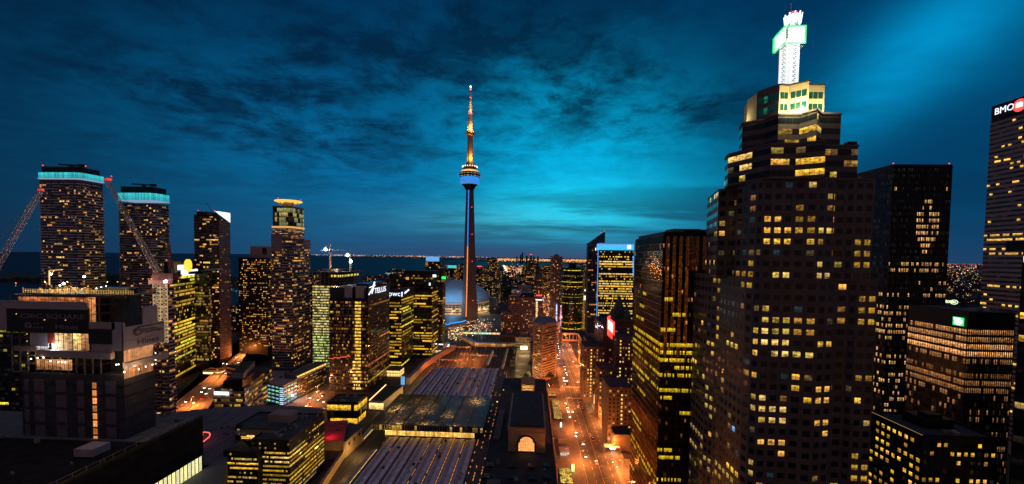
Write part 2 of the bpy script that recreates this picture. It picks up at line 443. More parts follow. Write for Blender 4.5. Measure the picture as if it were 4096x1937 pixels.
def beacon(x, y, z, name, parent, r=0.5, col='red_beacon', h=1.2):
    r *= .62
    g = G(); g.bar((x, y, z), (x, y, z+h), 0.15); b = g.make(name, STEEL, parent)
    g = G(); g.ball((x, y, z+h+r*.6), r); g.make('lamp', MATS[col], b); return b
glow('red_beacon', (1, 0.05, 0.03), 3.5); glow('white_lamp', (1, 0.93, 0.8), 14); glow('blue_white_lamp', (0.55, 0.8, 1), 16)
glow('sodium_lamp', (1, 0.42, 0.1), 12); glow('teal_light', (0.02, 0.52, 0.56), 1.15); glow('blue_light', (0.0, 0.32, 1.0), 2.2)
glow('cyan_light', (0.0, 0.42, 0.80), 1.7); glow('white_sign', (0.82, 0.9, 1.0), 1.5); glow('gold_light', (1.0, 0.6, 0.1), 2.2)
glow('red_neon', (1.0, 0.05, 0.03), 4); glow('green_light', (0.0, 0.85, 0.12), 2.0); glow('amber_strip', (1.0, 0.33, 0.05), 0.9)
glow('warm_strip', (1.0, 0.62, 0.2), 2.2); glow('mast_white', (0.95, 1.0, 0.97), 0.85); glow('headlight', (1, 0.95, 0.85), 22); glow('taillight', (1, 0.03, 0.01), 9)
def light(kind, loc, energy, col, name, parent=None, size=0.5, rot=None, spot=None):
    d = bpy.data.lights.new(name, kind); d.energy = energy; d.color = col
    if kind == 'AREA': d.size = size
    else: d.shadow_soft_size = size
    if spot: d.spot_size = spot; d.spot_blend = 0.6
    o = bpy.data.objects.new(name, d); COL.objects.link(o)
    o.location = Vector(loc) - (parent_world(parent) if parent else Vector((0, 0, 0)))
    if rot: o.rotation_euler = rot
    if parent: o.parent = parent
    return o
# ------------------------------------------------------------------ ground, water, roads
ASPH = mat('asphalt', (0.075, 0.072, 0.07), 0.75, 0, 0.4, 0.15, 0.2, 2.0)
CITYG = mat('city_ground', (0.035, 0.033, 0.032), 0.95, 0, 0.6, 0.01)
PAVE = mat('paving', (0.17, 0.15, 0.14), 0.85, 0, 0.25, 0.4)
PAINT = mat('road_paint', (0.6, 0.6, 0.58), 0.7, 0, 0.3, 0.8)
GRAVEL = mat('track_ballast', (0.06, 0.05, 0.045), 0.95, 0, 0.5, 0.6)
def water_mat():
    m = mat('lake_water', (0.003, 0.022, 0.045), 0.5, 0, 0.2, 0.002, 0.9, 0.04, 6.0, spec=0.38); return m
def flat(name, pts, z, m, kind='structure'):
    g = G(); a = sum(pts[i][0]*pts[(i+1) % len(pts)][1]-pts[(i+1) % len(pts)][0]*pts[i][1] for i in range(len(pts)))
    if a < 0: pts = pts[::-1]
    g.poly([(p[0], p[1], z) for p in pts]); o = g.make(name, m); o['kind'] = kind; return o
flat('ground', [(-42000, -400), (42000, -400), (42000, 60000), (-42000, 60000)], 0, CITYG)
flat('lake', [(-620, -390), (-620, 900), (-700, 1600), (-900, 2500), (-1210, 3500), (-1190, 3800), (-800, 3900), (-560, 6300), (100, 6450), (640, 6600),
              (800, 8000), (640, 11200), (-900, 12200), (-3800, 15500), (-9000, 26000), (-16000, 36000), (-41000, 52000), (-41000, -390)], 1.5, water_mat())
flat('island', [(-1150, 1700), (-1350, 2350), (-2600, 2600), (-5600, 2300), (-5600, 1650), (-2600, 1750)], 3, CITYG)
XL, XR = 40.5, 67.0
flat('main_street', [(XL, 120), (XR, 120), (XR, 2600), (XL, 2600)], 0.006, ASPH)
g = G(); g.box(17.6, XL, 120, 460, 0, 0.15); g.box(XL-4, XL-0.01, 460, 1500, 0, 0.15); o = g.make('pavement', PAVE); o['kind'] = 'structure'
g = G(); g.box(XR, 74, 250, 455, 0, 0.15); g.box(XR, XR+4, 475, 1500, 0, 0.15); o = g.make('pavement', PAVE); o['kind'] = 'structure'
flat('cross_street', [(-20, 458), (140, 458), (140, 474), (-20, 474)], 0.012, ASPH)
flat('cross_street', [(20, 226), (100, 226), (100, 246), (20, 246)], 0.012, ASPH)
flat('forecourt', [(64, 246), (100, 246), (100, 310), (64, 310)], 0.02, mat('pale_paving', (0.25, 0.21, 0.18), 0.8, 0, 0.2, 0.5))
g = G()
for x in (47, 60):
    y = 130
    while y < 900: g.quad((x, y, .018), (x+.25, y, .018), (x+.25, y+4, .018), (x, y+4, .018)); y += 9
for x in (XL+.6, XR-.8, 52.4, 54.6): g.quad((x, 120, .018), (x+.2, 120, .018), (x+.2, 1200, .018), (x, 1200, .018))
for y0 in (440, 478, 250, 222):
    for k in range(17): x = XL+1+k*1.5; g.quad((x, y0, .02), (x+.7, y0, .02), (x+.7, y0+4, .02), (x, y0+4, .02))
for k in range(9): y = 460+k*1.5; g.quad((36, y, .02), (39, y, .02), (39, y+.7, .02), (36, y+.7, .02))
o = g.make('road_marking', PAINT); o['kind'] = 'structure'
g = G(); g.box(52.9, 54.3, 262, 436, 0.006, 0.2); g.box(52.9, 54.3, 150, 212, 0.006, 0.2); o = g.make('median', PAVE); o['kind'] = 'structure'
# elevated highway and the road beside it
HZ = 9.0
def gp(px, py, z): v = W(px, py, Z=z); return (v.x, v.y)
hl0, hl1 = gp(677, 1635, HZ), gp(907, 1454, HZ); hr0, hr1 = gp(823, 1648, HZ), gp(968, 1442, HZ)
def ext(a, b, t): return (a[0]+(b[0]-a[0])*t, a[1]+(b[1]-a[1])*t)
hw = [ext(hl0, hl1, -0.6), ext(hr0, hr1, -0.6), ext(hr0, hr1, 6.0), ext(hl0, hl1, 6.0)]
g = G(); g.prism(hw, HZ-1.5, HZ)
for a, b in ((hw[0], hw[3]), (hw[1], hw[2])): g.bar((*a, HZ+.5), (*b, HZ+.5), 0.9)
m0, m1 = ext(hw[0], hw[1], .5), ext(hw[3], hw[2], .5); g.bar((*m0, HZ+.35), (*m1, HZ+.35), .7)
o = g.make('highway', mat('highway_asphalt', (0.11, 0.10, 0.095), 0.75, 0, 0.3, 0.2)); o['kind'] = 'structure'
g = G()
for t in [k*0.04 for k in range(26)]:
    a = ext(hw[0], hw[3], t); b = ext(hw[1], hw[2], t); g.bar((*ext(a, b, .12), HZ-2), (*ext(a, b, .12), 0), 1.6); g.bar((*ext(a, b, .88), HZ-2), (*ext(a, b, .88), 0), 1.6); g.bar((*a, HZ-2.2), (*b, HZ-2.2), 1.4)
o = g.make('highway_pier', CONC); o['kind'] = 'structure'
g = G()
for s in (.2, .35, .65, .8):
    a = ext(hw[0], hw[1], s); b = ext(hw[3], hw[2], s)
    for k in range(60):
        p = ext(a, b, k/60); q = ext(a, b, k/60+.006); dx = .15
        g.quad((p[0]-dx, p[1], HZ+.01), (p[0]+dx, p[1], HZ+.01), (q[0]+dx, q[1], HZ+.01), (q[0]-dx, q[1], HZ+.01))
o = g.make('lane_marking', PAINT); o['kind'] = 'structure'
flat('harbour_road', [gp(1205, 1660, 0), gp(1330, 1650, 0), gp(1345, 1520, 0), gp(1290, 1500, 0)], 0.01, ASPH)
flat('side_street', [gp(2062, 1517, 0), gp(2126, 1517, 0), gp(2113, 1376, 0), gp(2060, 1376, 0)], 0.01, PAVE)
flat('rail_bed', [(-160, 120), (-28, 120), (-28, 720), (-150, 980), (-290, 980), (-170, 520)], 0.03, GRAVEL)
# tracks
g = G()
def track(pts):
    for k in range(len(pts)-1):
        for s in (-.72, .72): g.bar((pts[k][0]+s, pts[k][1], .2), (pts[k+1][0]+s, pts[k+1][1], .2), .16)
def tk(x0): return [(x0, 516), (x0-2, 580), (x0*1.06-6, 680), (x0*1.15-14, 800), (x0*1.25-30, 980)]
for x0 in range(-120, -34, 6): track(tk(x0))
for x0 in (-148, -142.5, -137, -131.5): track([(x0+4, 150), (x0+1, 300), (x0, 420), (x0-2, 516), (x0-10, 640), (x0-26, 800)])
o = g.make('railway_track', mat('rail_steel', (0.30, 0.27, 0.25), 0.35, 0.8, 0.2, 1)); o['kind'] = 'structure'

# ------------------------------------------------------------------ station shed, atrium and station building
SHED = mat('shed_roof_membrane', (0.78, 0.70, 0.76), 0.85, 0, 0.22, 0.25)
SHEDD = mat('shed_roof_dark', (0.44, 0.39, 0.43), 0.9, 0, 0.3, 0.3)
RUST = mat('rusty_gutter', (0.14, 0.07, 0.04), 0.9, 0, 0.5, 1.0)
def shed(label, y0, y1, xa, xb, z, amber, seed):
    root = thing('train_shed', label, 'train shed', ((xa+xb)/2, (y0+y1)/2, 0))
    g = G(); g.box(xa, xb, y0, y1, z-0.8, z); g.make('roof_deck', SHED, root)
    rng = random.Random(seed); n = int((xb-xa)/8.4); w = (xb-xa)/n
    for k in range(n):
        x = xa + w*k
        g = G(); g.box(x+w*.62, x+w*.96, y0, y1, z, z+.5); g.box(x+w*.30, x+w*.62, y0, y1, z, z+.12, 1); g.make('raised_panel', [SHED, SHEDD], root)
        g = G(); g.box(x-.25, x+.0, y0, y1, z, z+.8); g.box(x+.8, x+1.05, y0, y1, z, z+.8); d = g.make('smoke_duct', RUST, root)
        g = G(); yy = y0
        while yy < y1-3:
            L2 = rng.uniform(1.2, 5)
            if rng.random() < amber(k/(n-1)): g.quad((x+.2, yy, z+.3), (x+.62, yy, z+.3), (x+.62, yy+L2, z+.3), (x+.2, yy+L2, z+.3))
            yy += L2+rng.uniform(.6, 1.6)
        g.make('lit_slot', MATS['amber_strip'], d)
        for q in range(3):
            g = G(); vy = rng.uniform(y0+4, y1-4); vx = x+w*rng.uniform(.35, .8); g.lathe(vx, vy, [(1.0, z+.4), (1.2, z+1.2), (.5, z+1.9), (.01, z+2.1)], 8); g.make('roof_vent', COPPER if rng.random() < .4 else STEEL, root)
    g = G()
    for x in [xa+4+k*16 for k in range(int((xb-xa)/16))]:
        for y in [y0+3+k*22 for k in range(int((y1-y0)/22)+1)]: g.bar((x, y, 0), (x, y, z-.8), .5)
    g.make('column', STEEL, root); return root
shed('flat purple-grey shed roof with long ridges beyond the glass atrium', 375.5, 515, -122.5, -40, 10, lambda t: 0.75 if .62 < t < .93 else 0.03, 3)
shed('flat grey shed roof with amber slots between the atrium and the picture bottom', 150, 311.5, -112, -41.5, 10, lambda t: .9 if t > .84 else (.6 if t > .5 else .10), 4)
# atrium
r = thing('glass_atrium', 'large glazed station atrium with lit yellow front across the train shed', 'atrium', (-79, 340, 0))
g = G(); g.box(-115, -43, 313, 372, 0.2, 18.5); g.make('wall', CONCD, r)
g = G(); rng = random.Random(5)
for fl, c, q in cells((-115, 313), (-43, 313), 10.6, 18.4, 1, 48, .88, .94): k = rng.uniform(.45, 1.15); g.quad(*q, lit=(k, .55*k, .11*k))
g.haslit = True; g.make('glass_front', litmat('atrium_glass', (.05, .04, .02), .2, pat=.5, pscale=.25), r)
g = G(); g.box(-123, -35, 304.5, 373.5, 18.5, 23.2); g.make('roof_frame', mat('atrium_steel', (0.10, 0.085, 0.08), .5, .3, .2, .3), r)
g = G(); nx, ny = 66, 44; ROOFG = litmat('atrium_roof_glass', (0.035, 0.032, 0.035), .18, 0, .15, .75, .12)
spots = [(W(px, py, Z=23.3), s*.8, a*(.18 if s > 8 else .9)) for px, py, s, a in ((1660, 1615, 9, .5), (1580, 1640, 7, .8), (1700, 1640, 8, .35), (1560, 1700, 9, .7), (1590, 1702, 4, .9), (1800, 1660, 6, .45), (1900, 1608, 7, .9), (1690, 1704, 5, .8), (1735, 1712, 3, .5), (1810, 1712, 4, .6), (1720, 1600, 18, .22), (1830, 1620, 20, .16), (1610, 1680, 18, .25), (1780, 1700, 14, .12))]
rng = random.Random(8)
for i in range(nx):
    for j in range(ny):
        x0 = -122.5+87*i/nx; x1 = x0+87/nx*.84; y0 = 305+68*j/ny; y1 = y0+68/ny*.84
        v = 0.0
        for p, s, a in spots:
            d2 = (x0-p.x)**2+((y0-p.y)*.7)**2; v += a*math.exp(-d2/(s*s))*rng.uniform(.05, 1.35)**2.5
        if rng.random() < .008: v += .25
        g.quad((x0, y0, 23.35), (x1, y0, 23.35), (x1, y1, 23.35), (x0, y1, 23.35), lit=(v, v*.52, v*.12))
g.make('roof_glass', ROOFG, r)
for k in range(1, 7):
    x = -123+88*k/7; g = G(); g.box(x-.3, x+.3, 304.6, 373.4, 23.3, 23.8); g.make('roof_beam', BLACK, r)
g = G()
for c in range(45): x = -122+86.5*c/44; g.box(x-.12, x+.12, 304.2, 304.5, 18.6, 23.2)
g.make('mullion', STEEL, r)
windows(r, [((-122.5, 304.45), (-35.5, 304.45), 18.8, 22.9, 1, 44, .9, .9, resid(.30, (YEL, PALE), 12, .1, .5))], 'curtain')
for k, (a, e) in enumerate((((-105, 330, 16), 1), ((-60, 345, 16), 1))): light('POINT', a, 2500, (1, .6, .2), 'hall_light', r, 2)
# strip between shed and station
g = G(); g.box(-40.5, -28.5, 150, 505, 0.1, 11); o = g.make('concourse_roof', CONCD); seal(o); tag(o, 'long narrow concourse roof with rows of small amber lights beside the train shed', 'concourse roof')
g = G(); rng = random.Random(4)
for y in range(152, 500, 4):
    for x in (-39.6, -35.5, -31):
        if rng.random() < (.42 if y < 330 else .25): g.box(x, x+.35, y, y+rng.uniform(1.2, 2.6), 11.05, 11.35, 0)
st_ = g.make('slot_light', MATS['amber_strip'], o)
# station building
U = thing('railway_station', 'wide dark stone railway station with a tall hall and glowing arched window', 'railway station', (-7, 300, 0))
g = G(); g.box(-28, 17.5, 150, 440, 0.05, 20); g.make('wall', LIME, U)
roofing(U, [(-28, 150), (17.5, 150), (17.5, 440), (-28, 440)], 20, mat('station_roof', (.028, .034, .042), .9, 0, .5, .1), LIME, 1.2, 2, False, 0)
g = G(); hx0, hx1, hy0, hy1 = -14.2, 11.5, 274, 344
g.box(hx0, hx1, hy0, hy1, 20.2, 37.5); 
for zz, e in ((36.6, .5), (33.8, .3), (21.2, .25)): g.box(hx0-e, hx1+e, hy0-e, hy1+e, zz, zz+.5)
g.make('great_hall', mat('hall_limestone', (.34, .26, .19), .85, 0, .2, .2), U)
g = G(); n = 12
prof = [(hx0+.8+(hx1-hx0-1.6)*k/n, 37.6+2.6*math.sin(math.pi*k/n)) for k in range(n+1)]
for k in range(n): g.quad((prof[k][0], hy0+.8, prof[k][1]), (prof[k+1][0], hy0+.8, prof[k+1][1]), (prof[k+1][0], hy1-.8, prof[k+1][1]), (prof[k][0], hy1-.8, prof[k][1]))
for yy, rev in ((hy0+.8, 0), (hy1-.8, 1)): g.poly([(x, yy, z) for x, z in prof][::(1 if rev else -1)])
g.make('hall_roof', mat('hall_roof_felt', (.022, .032, .045), .85, 0, .4, .2), U)
g = G(); wx0, wx1, wz0, wz1 = -7.0, 4.0, 21.0, 31.0; cxw = (wx0+wx1)/2; rad = (wx1-wx0)/2; zs = wz1-rad
AG = litmat('arch_window_glass', (.1, .05, .02), .4, pat=.25, pscale=.3); nxw = 9
rows = [wz0+1.25*k for k in range(9)]
for c in range(nxw):
    xa = wx0+(wx1-wx0)*(c+.07)/nxw; xb = wx0+(wx1-wx0)*(c+.93)/nxw
    for k in range(len(rows)-1):
        za, zb = rows[k]+.06, rows[k+1]-.06
        def lim(x): return zs+math.sqrt(max(0, rad*rad-(x-cxw)**2))
        ta, tb = min(zb, lim(xa)), min(zb, lim(xb))
        if min(ta, tb) <= za: continue
        k_ = random.Random(c*31+k).uniform(.75, 1.0); g.quad((xa, hy0-.32, za), (xb, hy0-.32, za), (xb, hy0-.32, tb), (xa, hy0-.32, ta), lit=(1.0*k_, .42*k_, .12*k_))
g.make('arched_window', AG, U)
g = G(); pr = [(cxw+(rad+.7)*math.cos(math.pi*k/16), zs+(rad+.7)*math.sin(math.pi*k/16)) for k in range(17)]
for k in range(16): g.bar((pr[k][0], hy0-.35, pr[k][1]), (pr[k+1][0], hy0-.35, pr[k+1][1]), .8)
for x in (wx0-.7, wx1+.7): g.bar((x, hy0-.35, wz0), (x, hy0-.35, zs), .8)
for x in [wx0+(wx1-wx0)*k/nxw for k in range(1, nxw)]: g.box(x-.07, x+.07, hy0-.5, hy0-.28, wz0, zs+math.sqrt(max(0, rad*rad-(x-cxw)**2)))
g.make('arch_frame', BLACK, U)
g = G(); g.box(-8, 5, 395, 420, 20.2, 28.5); g.box(-8.5, 5.5, 394.5, 420.5, 28.0, 28.6); g.make('rear_block', mat('warm_stone', (.4, .26, .12), .8, 0, .2, .3), U)
windows(U, [((-7, 394.4), (4, 394.4), 22, 27.5, 2, 8, .6, .7, lambda *a: (.9, .45, .08))], 'all', cap=40)
light('POINT', (-3, 389, 27), 1500, (1, .6, .15), 'court_lamp', U, 1)
SKYL = mat('skylight_glass', (.02, .05, .06), .15, 0, .3, .4)
for i in range(8):
    for x in (-25, -10, 2, 11.5):
        y = 160+i*13.5+(x > 5)*2; g = G(); g.box(x-2.4, x+2.4, y-2.6, y+2.6, 20.1, 20.9); g.box(x-2.1, x+2.1, y-2.3, y+2.3, 20.9, 21.2, 1); g.make('roof_skylight', [BLACK, SKYL], U)
g = G(); g.box(-24, -16, 222, 232, 20.1, 24); g.box(-23, -17, 224, 230, 24, 25); g.make('roof_plant_room', CONCD, U)
g = G(); g.box(2, 10, 190, 202, 20.1, 23.5); g.make('roof_plant_room', CONCD, U)
rng = random.Random(41)
for k in range(26):
    x = rng.uniform(-26, 14); y = rng.uniform(153, 268) if k % 3 else rng.uniform(350, 435); s = rng.uniform(.5, 1.4)
    g = G(); g.box(x, x+s*2, y, y+s, 20.15, 20.6+s); g.box(x+s*.3, x+s*1.2, y+.1, y+s*.7, 20.6+s, 20.9+s*1.5); g.make('roof_unit', STEEL if k % 2 else CONC, U)
for k in range(5):
    x = rng.uniform(-24, 8); y = rng.uniform(156, 262); g = G(); g.bar((x, y, 20.8), (x+rng.choice((0, 9)), y+rng.choice((8, 14)), 20.8), .6); g.make('roof_duct', STEEL, U)
g = G(); g.box(-26, -21, 290, 345, 20.1, 22); g.make('roof_gallery', CONCD, U)
g = G(); g.box(13, 16, 285, 345, 20.1, 21.6); g.make('roof_gallery', CONCD, U)
windows(U, [((17.5, 150), (17.5, 440), 3, 18, 2, 60, .5, .7, resid(.12, (ORG, AMB), 77, .2, .7))], 'single', pname='side_glazing')
for k, y in enumerate(range(262, 420, 5)):
    g = G(); g.lathe(18.9, y, [(.75, .2), (.65, 14), (.9, 14.6)], 8); g.make('stone_column', LIME, U)
beacon(-29.5, 366, 20, 'roof_lamp', U, .9, 'gold_light', .8); beacon(-26, 400, 20, 'roof_lamp', U, .6, 'gold_light', .8)
# small concourse boxes, lit
def pav(name, label, cat, x0, x1, y0, y1, z0, z1, wallm, roofm, litv=None, z=0):
    t = thing(name, label, cat, ((x0+x1)/2, (y0+y1)/2, 0)); g = G(); g.box(x0, x1, y0, y1, z0, z1-.3); g.make('wall', wallm, t)
    g = G(); g.box(x0-.5, x1+.5, y0-.5, y1+.5, z1-.3, z1); g.make('roof', roofm, t)
    if litv: windows(t, [((x0, y0), (x1, y0), z0+.2, z1-.5, 1, max(2, int((x1-x0)/1.6)), .85, .85, lambda *a: litv), ((x1, y0), (x1, y1), z0+.2, z1-.5, 1, max(2, int((y1-y0)/1.6)), .85, .85, lambda *a: litv)], 'curtain')
    return t
# ------------------------------------------------------------------ CN-like observation tower
def obs_tower():
    Y = 959.0; base = W(1870, 1287, Y=Y); top = W(1884, 347, Y=Y); X = base.x+2.2; k = Y/F
    t = thing('observation_tower', 'very tall concrete observation tower with blue-lit round pod and amber spire', 'tower', (X, Y, 0))
    def z(py): return W(1875, py, Y=Y).z
    hexm = mat('tower_concrete', (0.13, 0.12, 0.13), .8, 0, .12, .05)
    g = G()
    # tapering Y-shaped shaft: hexagon core and three fins
    def rad(zz): h = z(760); u = 1-zz/h; f = 9.6 + 10.5*u + 4.0*u**5; return f*.60, f
    prof = [k_*z(760)/14 for k_ in range(15)]; A0 = R(-95)
    for a, b in zip(prof[:-1], prof[1:]):
        (c0, f0), (c1, f1) = rad(a), rad(b)
        P = []; Q = []
        for q in range(3):
            for da, rr0, rr1 in ((-7, f0, f1), (7, f0, f1), (60, c0, c1)):
                an = A0 + R(120*q+da*(1 if abs(da) > 20 else 13/max(rr0, 1)*1.6)); P.append((X+rr0*math.cos(an), Y+rr0*math.sin(an)))
                an1 = A0 + R(120*q+da*(1 if abs(da) > 20 else 13/max(rr1, 1)*1.6)); Q.append((X+rr1*math.cos(an1), Y+rr1*math.sin(an1)))
        g.prism(P, a, b, top=Q, cap=False)
    g.make('shaft', hexm, t)
    g = G(); 
    for a, b, mm in ((z(1262), z(985), 0), (z(985), z(762), 1)):
        for s in range(12):
            za = a+(b-a)*s/12; zb = a+(b-a)*(s+1)/12 - .6
            ra = rad(za)[1]*math.cos(A0*0)+.2; rb = rad(min(zb, z(762)))[1]+.2
            pa = (X+ra*math.cos(A0), Y+ra*math.sin(A0)); pb = (X+rb*math.cos(A0), Y+rb*math.sin(A0))
            g.quad((pa[0]-1.3, pa[1]-.3, za), (pa[0]+1.3, pa[1]-.3, za), (pb[0]+1.3, pb[1]-.3, zb), (pb[0]-1.3, pb[1]-.3, zb), mm)
    g.make('lit_elevator_strip', [glow('orange_strip', (1, .27, .05), 1.1), glow('blue_strip', (.02, .2, .85), 1.0)], t)
    # pod
    pod = G(); pw = 49*k/2*1.62
    pod.lathe(X, Y, [(9, z(762)), (pw*.62, z(745)), (pw*.92, z(738))], 40); pod.make('pod_base', BLACK, t)
    g = G(); g.lathe(X, Y, [(pw*.90, z(740)), (pw*.99, z(735)), (pw*1.0, z(727)), (pw*.93, z(720))], 40); g.make('blue_radome', glow('radome_blue', (.02, .30, .90), .8), t, smooth=True)
    g = G(); g.lathe(X, Y, [(pw*.93, z(720)), (pw*.97, z(716)), (pw*.97, z(710)), (pw*.93, z(708))], 40); g.make('blue_ring', glow('ring_blue', (.01, .30, 1.0), .9), t)
    g = G(); g.lathe(X, Y, [(pw*1.05, z(712)), (pw*1.08, z(704)), (pw*1.08, z(693)), (pw*.9, z(690))], 40); o = g.make('pod_wall', BLACK, t)
    g = G()
    for q in range(48):
        a = 2*math.pi*q/48; b = a+.09; rr = pw*1.09
        for za, zb, on in ((z(711), z(708), .5), (z(701), z(697), .35)):
            lit = (.9*on, .7*on, .3*on) if (q*7) % 5 < 3 else (.02, .1, .2)
            g.quad((X+rr*math.cos(a), Y+rr*math.sin(a), za), (X+rr*math.cos(b), Y+rr*math.sin(b), za), (X+rr*math.cos(b), Y+rr*math.sin(b), zb), (X+rr*math.cos(a), Y+rr*math.sin(a), zb), lit=lit)
    g.make('pod_window', GLASS, t)
    g = G(); g.lathe(X, Y, [(pw*1.0, z(691)), (pw*.8, z(684)), (pw*.7, z(682))], 40); g.make('pod_roof', glow('pod_gold', (1, .5, .16), .9), t)
    g = G(); g.lathe(X, Y, [(pw*.66, z(684)), (pw*.70, z(672)), (pw*.5, z(668))], 30); g.make('upper_deck', CONCD, t)
    for q in range(18):
        a = 2*math.pi*q/18; g = G(); g.ball((X+pw*.74*math.cos(a), Y+pw*.74*math.sin(a), z(668)), 1.25); g.make('floodlight', glow('deck_lamp', (1, .62, .30), 3), t)
    g = G(); g.lathe(X, Y, [(10.5, z(672)), (10, z(650)), (7.5, z(648)), (7.2, z(640))], 12); g.make('equipment_collar', CONCD, t)
    g = G(); g.lathe(X, Y, [(7.4, z(645)), (6.6, z(540))], 6, ph=.4); o = g.make('upper_shaft', mat('upper_shaft_concrete', (.42, .27, .15), .8, 0, .2, .05), t)
    g = G(); g.lathe(X, Y, [(6.5, z(545)), (10.6, z(541)), (10.8, z(535)), (10.2, z(529)), (6, z(525))], 24); g.make('sky_pod', mat('sky_pod_metal', (.45, .3, .16), .5, .2, .2, .1), t)
    for py0, py1, r0, r1 in ((527, 457, 6.2, 5.0), (455, 430, 4.2, 3.6), (428, 393, 2.6, 1.8), (391, 365, 1.3, 1.1), (363, 350, .9, .5)):
        g = G(); g.lathe(X, Y, [(r0, z(py0)), (r1, z(py1))], 10); g.make('antenna_section', mat('antenna_white', (.6, .5, .42), .5, 0, .1, .1), t)
    for py, rr in ((456, 4.8), (429, 3.4), (392, 2.0)):
        g = G(); g.lathe(X, Y, [(rr, z(py)), (rr, z(py-2.5))], 12); g.make('red_light_ring', MATS['red_beacon'], t)
    g = G(); g.lathe(X, Y, [(1.5, z(361)), (1.2, z(350))], 8); g.make('red_tip', glow('tip_red', (1, .15, .1), 3), t)
    g = G(); g.ball((X, Y, z(347)), 1.6); g.make('tip_lamp', MATS['white_lamp'], t)
    for py in (830, 938, 1045, 1200):
        g = G(); rr = rad(z(py))[0]; g.ball((X+rr*1.0, Y-rr*1.0, z(py)), .9); g.make('red_beacon', MATS['red_beacon'], t)
    # amber floodlights on the upper shaft and antenna
    for q in range(3):
        a = R(-90+q*120)
        for zb, rr, e in ((z(648), 15, 90000), (z(527), 12, 70000), (z(428), 8, 9000), (z(455), 9, 12000)):
            light('POINT', (X+rr*math.cos(a+.5), Y+rr*math.sin(a+.5), zb+6), e*.45, (1, .50, .10), 'amber_floodlight', t, 1.5)
    for q, (dx, c, e) in enumerate(((-45, (1, .55, .3), 60000), (45, (1, .5, .25), 60000))): light('POINT', (X+dx, Y-50, 6), e*.45, c, 'base_floodlight', t, 2)
    return X, Y
CNX, CNY = obs_tower()
# ------------------------------------------------------------------ domed stadium
def stadium():
    Y = 1150.0; X = W(1812, 1200, Y=Y).x; rr = (W(1955, 1200, Y=Y).x-X)
    zb = W(1850, 1206, Y=Y-60).z; zt = W(1800, 1120, Y=Y).z
    t = thing('domed_stadium', 'round stadium with pale blue segmented dome behind the observation tower', 'stadium', (X, Y, 0))
    DOME = mat('dome_membrane', (.45, .75, .95), .6, 0, .1, .02)
    def shell(r0, zt_, cut, name, m):
        g = G(); n, mm = 48, 14
        for i in range(n):
            for j in range(mm):
                def pt(i_, j_):
                    a = 2*math.pi*i_/n; b = math.pi/2*j_/mm; return (X+r0*math.cos(a)*math.cos(b), Y+r0*math.sin(a)*math.cos(b), zb+(zt_-zb)*math.sin(b))
                P = [pt(i, j), pt(i+1, j), pt(i+1, j+1), pt(i, j+1)]
                if cut(sum(p[0] for p in P)/4-X): g.quad(*P)
        return g.make(name, m, t, smooth=True)
    shell(rr, zt, lambda x: x > -8, 'dome_shell', DOME)
    shell(rr*1.04, zt+5, lambda x: x <= -8, 'dome_shell', DOME)
    g = G()
    for j in range(20):
        b0 = math.pi*j/20; b1 = math.pi*(j+1)/20
        for rr_, xx in ((rr*1.035, -8),):
            f = math.sqrt(max(0, 1-(xx/rr_)**2))
            p = (X+xx, Y-rr_*f*math.cos(b0), zb+(zt+4.6-zb)*math.sin(b0)); q = (X+xx, Y-rr_*f*math.cos(b1), zb+(zt+4.6-zb)*math.sin(b1)); g.bar(p, q, 5)
    g.make('dome_rib', mat('dome_rib_grey', (.35, .38, .42), .6, 0, .1, .1), t)
    g = G(); g.lathe(X, Y, [(rr*1.03, 0), (rr*1.05, zb-3), (rr*1.08, zb-3), (rr*1.08, zb+1), (rr*.98, zb+1.5)], 48); g.make('wall', mat('stadium_concrete', (.42, .34, .28), .8, 0, .15, .05), t)
    g = G(); rng = random.Random(31)
    for q in range(72):
        a = 2*math.pi*q/72; b = a+.075; R2 = rr*1.055
        for fl in range(5):
            za = 5+(zb-8)*fl/5; zc = za+(zb-8)/5*.6; k = rng.random()
            lit = (k*.7, k*.5, k*.18) if fl < 3 and k > .45 else (.01, .01, .01)
            g.quad((X+R2*math.cos(a), Y+R2*math.sin(a), za), (X+R2*math.cos(b), Y+R2*math.sin(b), za), (X+R2*math.cos(b), Y+R2*math.sin(b), zc), (X+R2*math.cos(a), Y+R2*math.sin(a), zc), lit=lit)
    g.make('concourse_window', GLASS, t)
    for dx in (-55, 30, 95): light('POINT', (X+dx, Y-rr*1.55, 46), 70000, (.30, .62, 1), 'dome_fill_light', t, 3)  # added blue fill lights stand in for sky light on the dome
    for q in range(-6, 5): light('POINT', (X+rr*1.15*math.sin(R(q*15+10)), Y-rr*1.15*math.cos(R(q*15+10)), 9), 22000, (1, .6, .25), 'concourse_lamp', t, 2)
stadium()
# aquarium with blue edge
P = [gp(1776, 1300, 12), gp(1862, 1284, 12), gp(1840, 1268, 12), gp(1776, 1262, 12)]
t = thing('aquarium', 'low angular roof edged in bright blue light at the foot of the observation tower', 'aquarium', (P[0][0], P[0][1], 0))
g = G(); g.prism(P, 0, 12); g.make('wall', CONCL, t); g = G(); g.prism(inset(P, -1), 12.1, 13); g.make('roof', mat('aquarium_roof', (.05, .2, .42), .6, 0, .2, .05), t)  # blue light on the roof is put into its colour
g = G(); Q = inset(P, -1.4); rng = random.Random(2)
for a, b in ((Q[0], Q[1]),):
    for k in range(8): g.bar((*ext(a, b, k/8), 12.5+rng.uniform(-1, 1)), (*ext(a, b, (k+1)/8), 12.5+rng.uniform(-1, 1)), 1.0)
g.make('blue_edge_light', MATS['blue_light'], t)

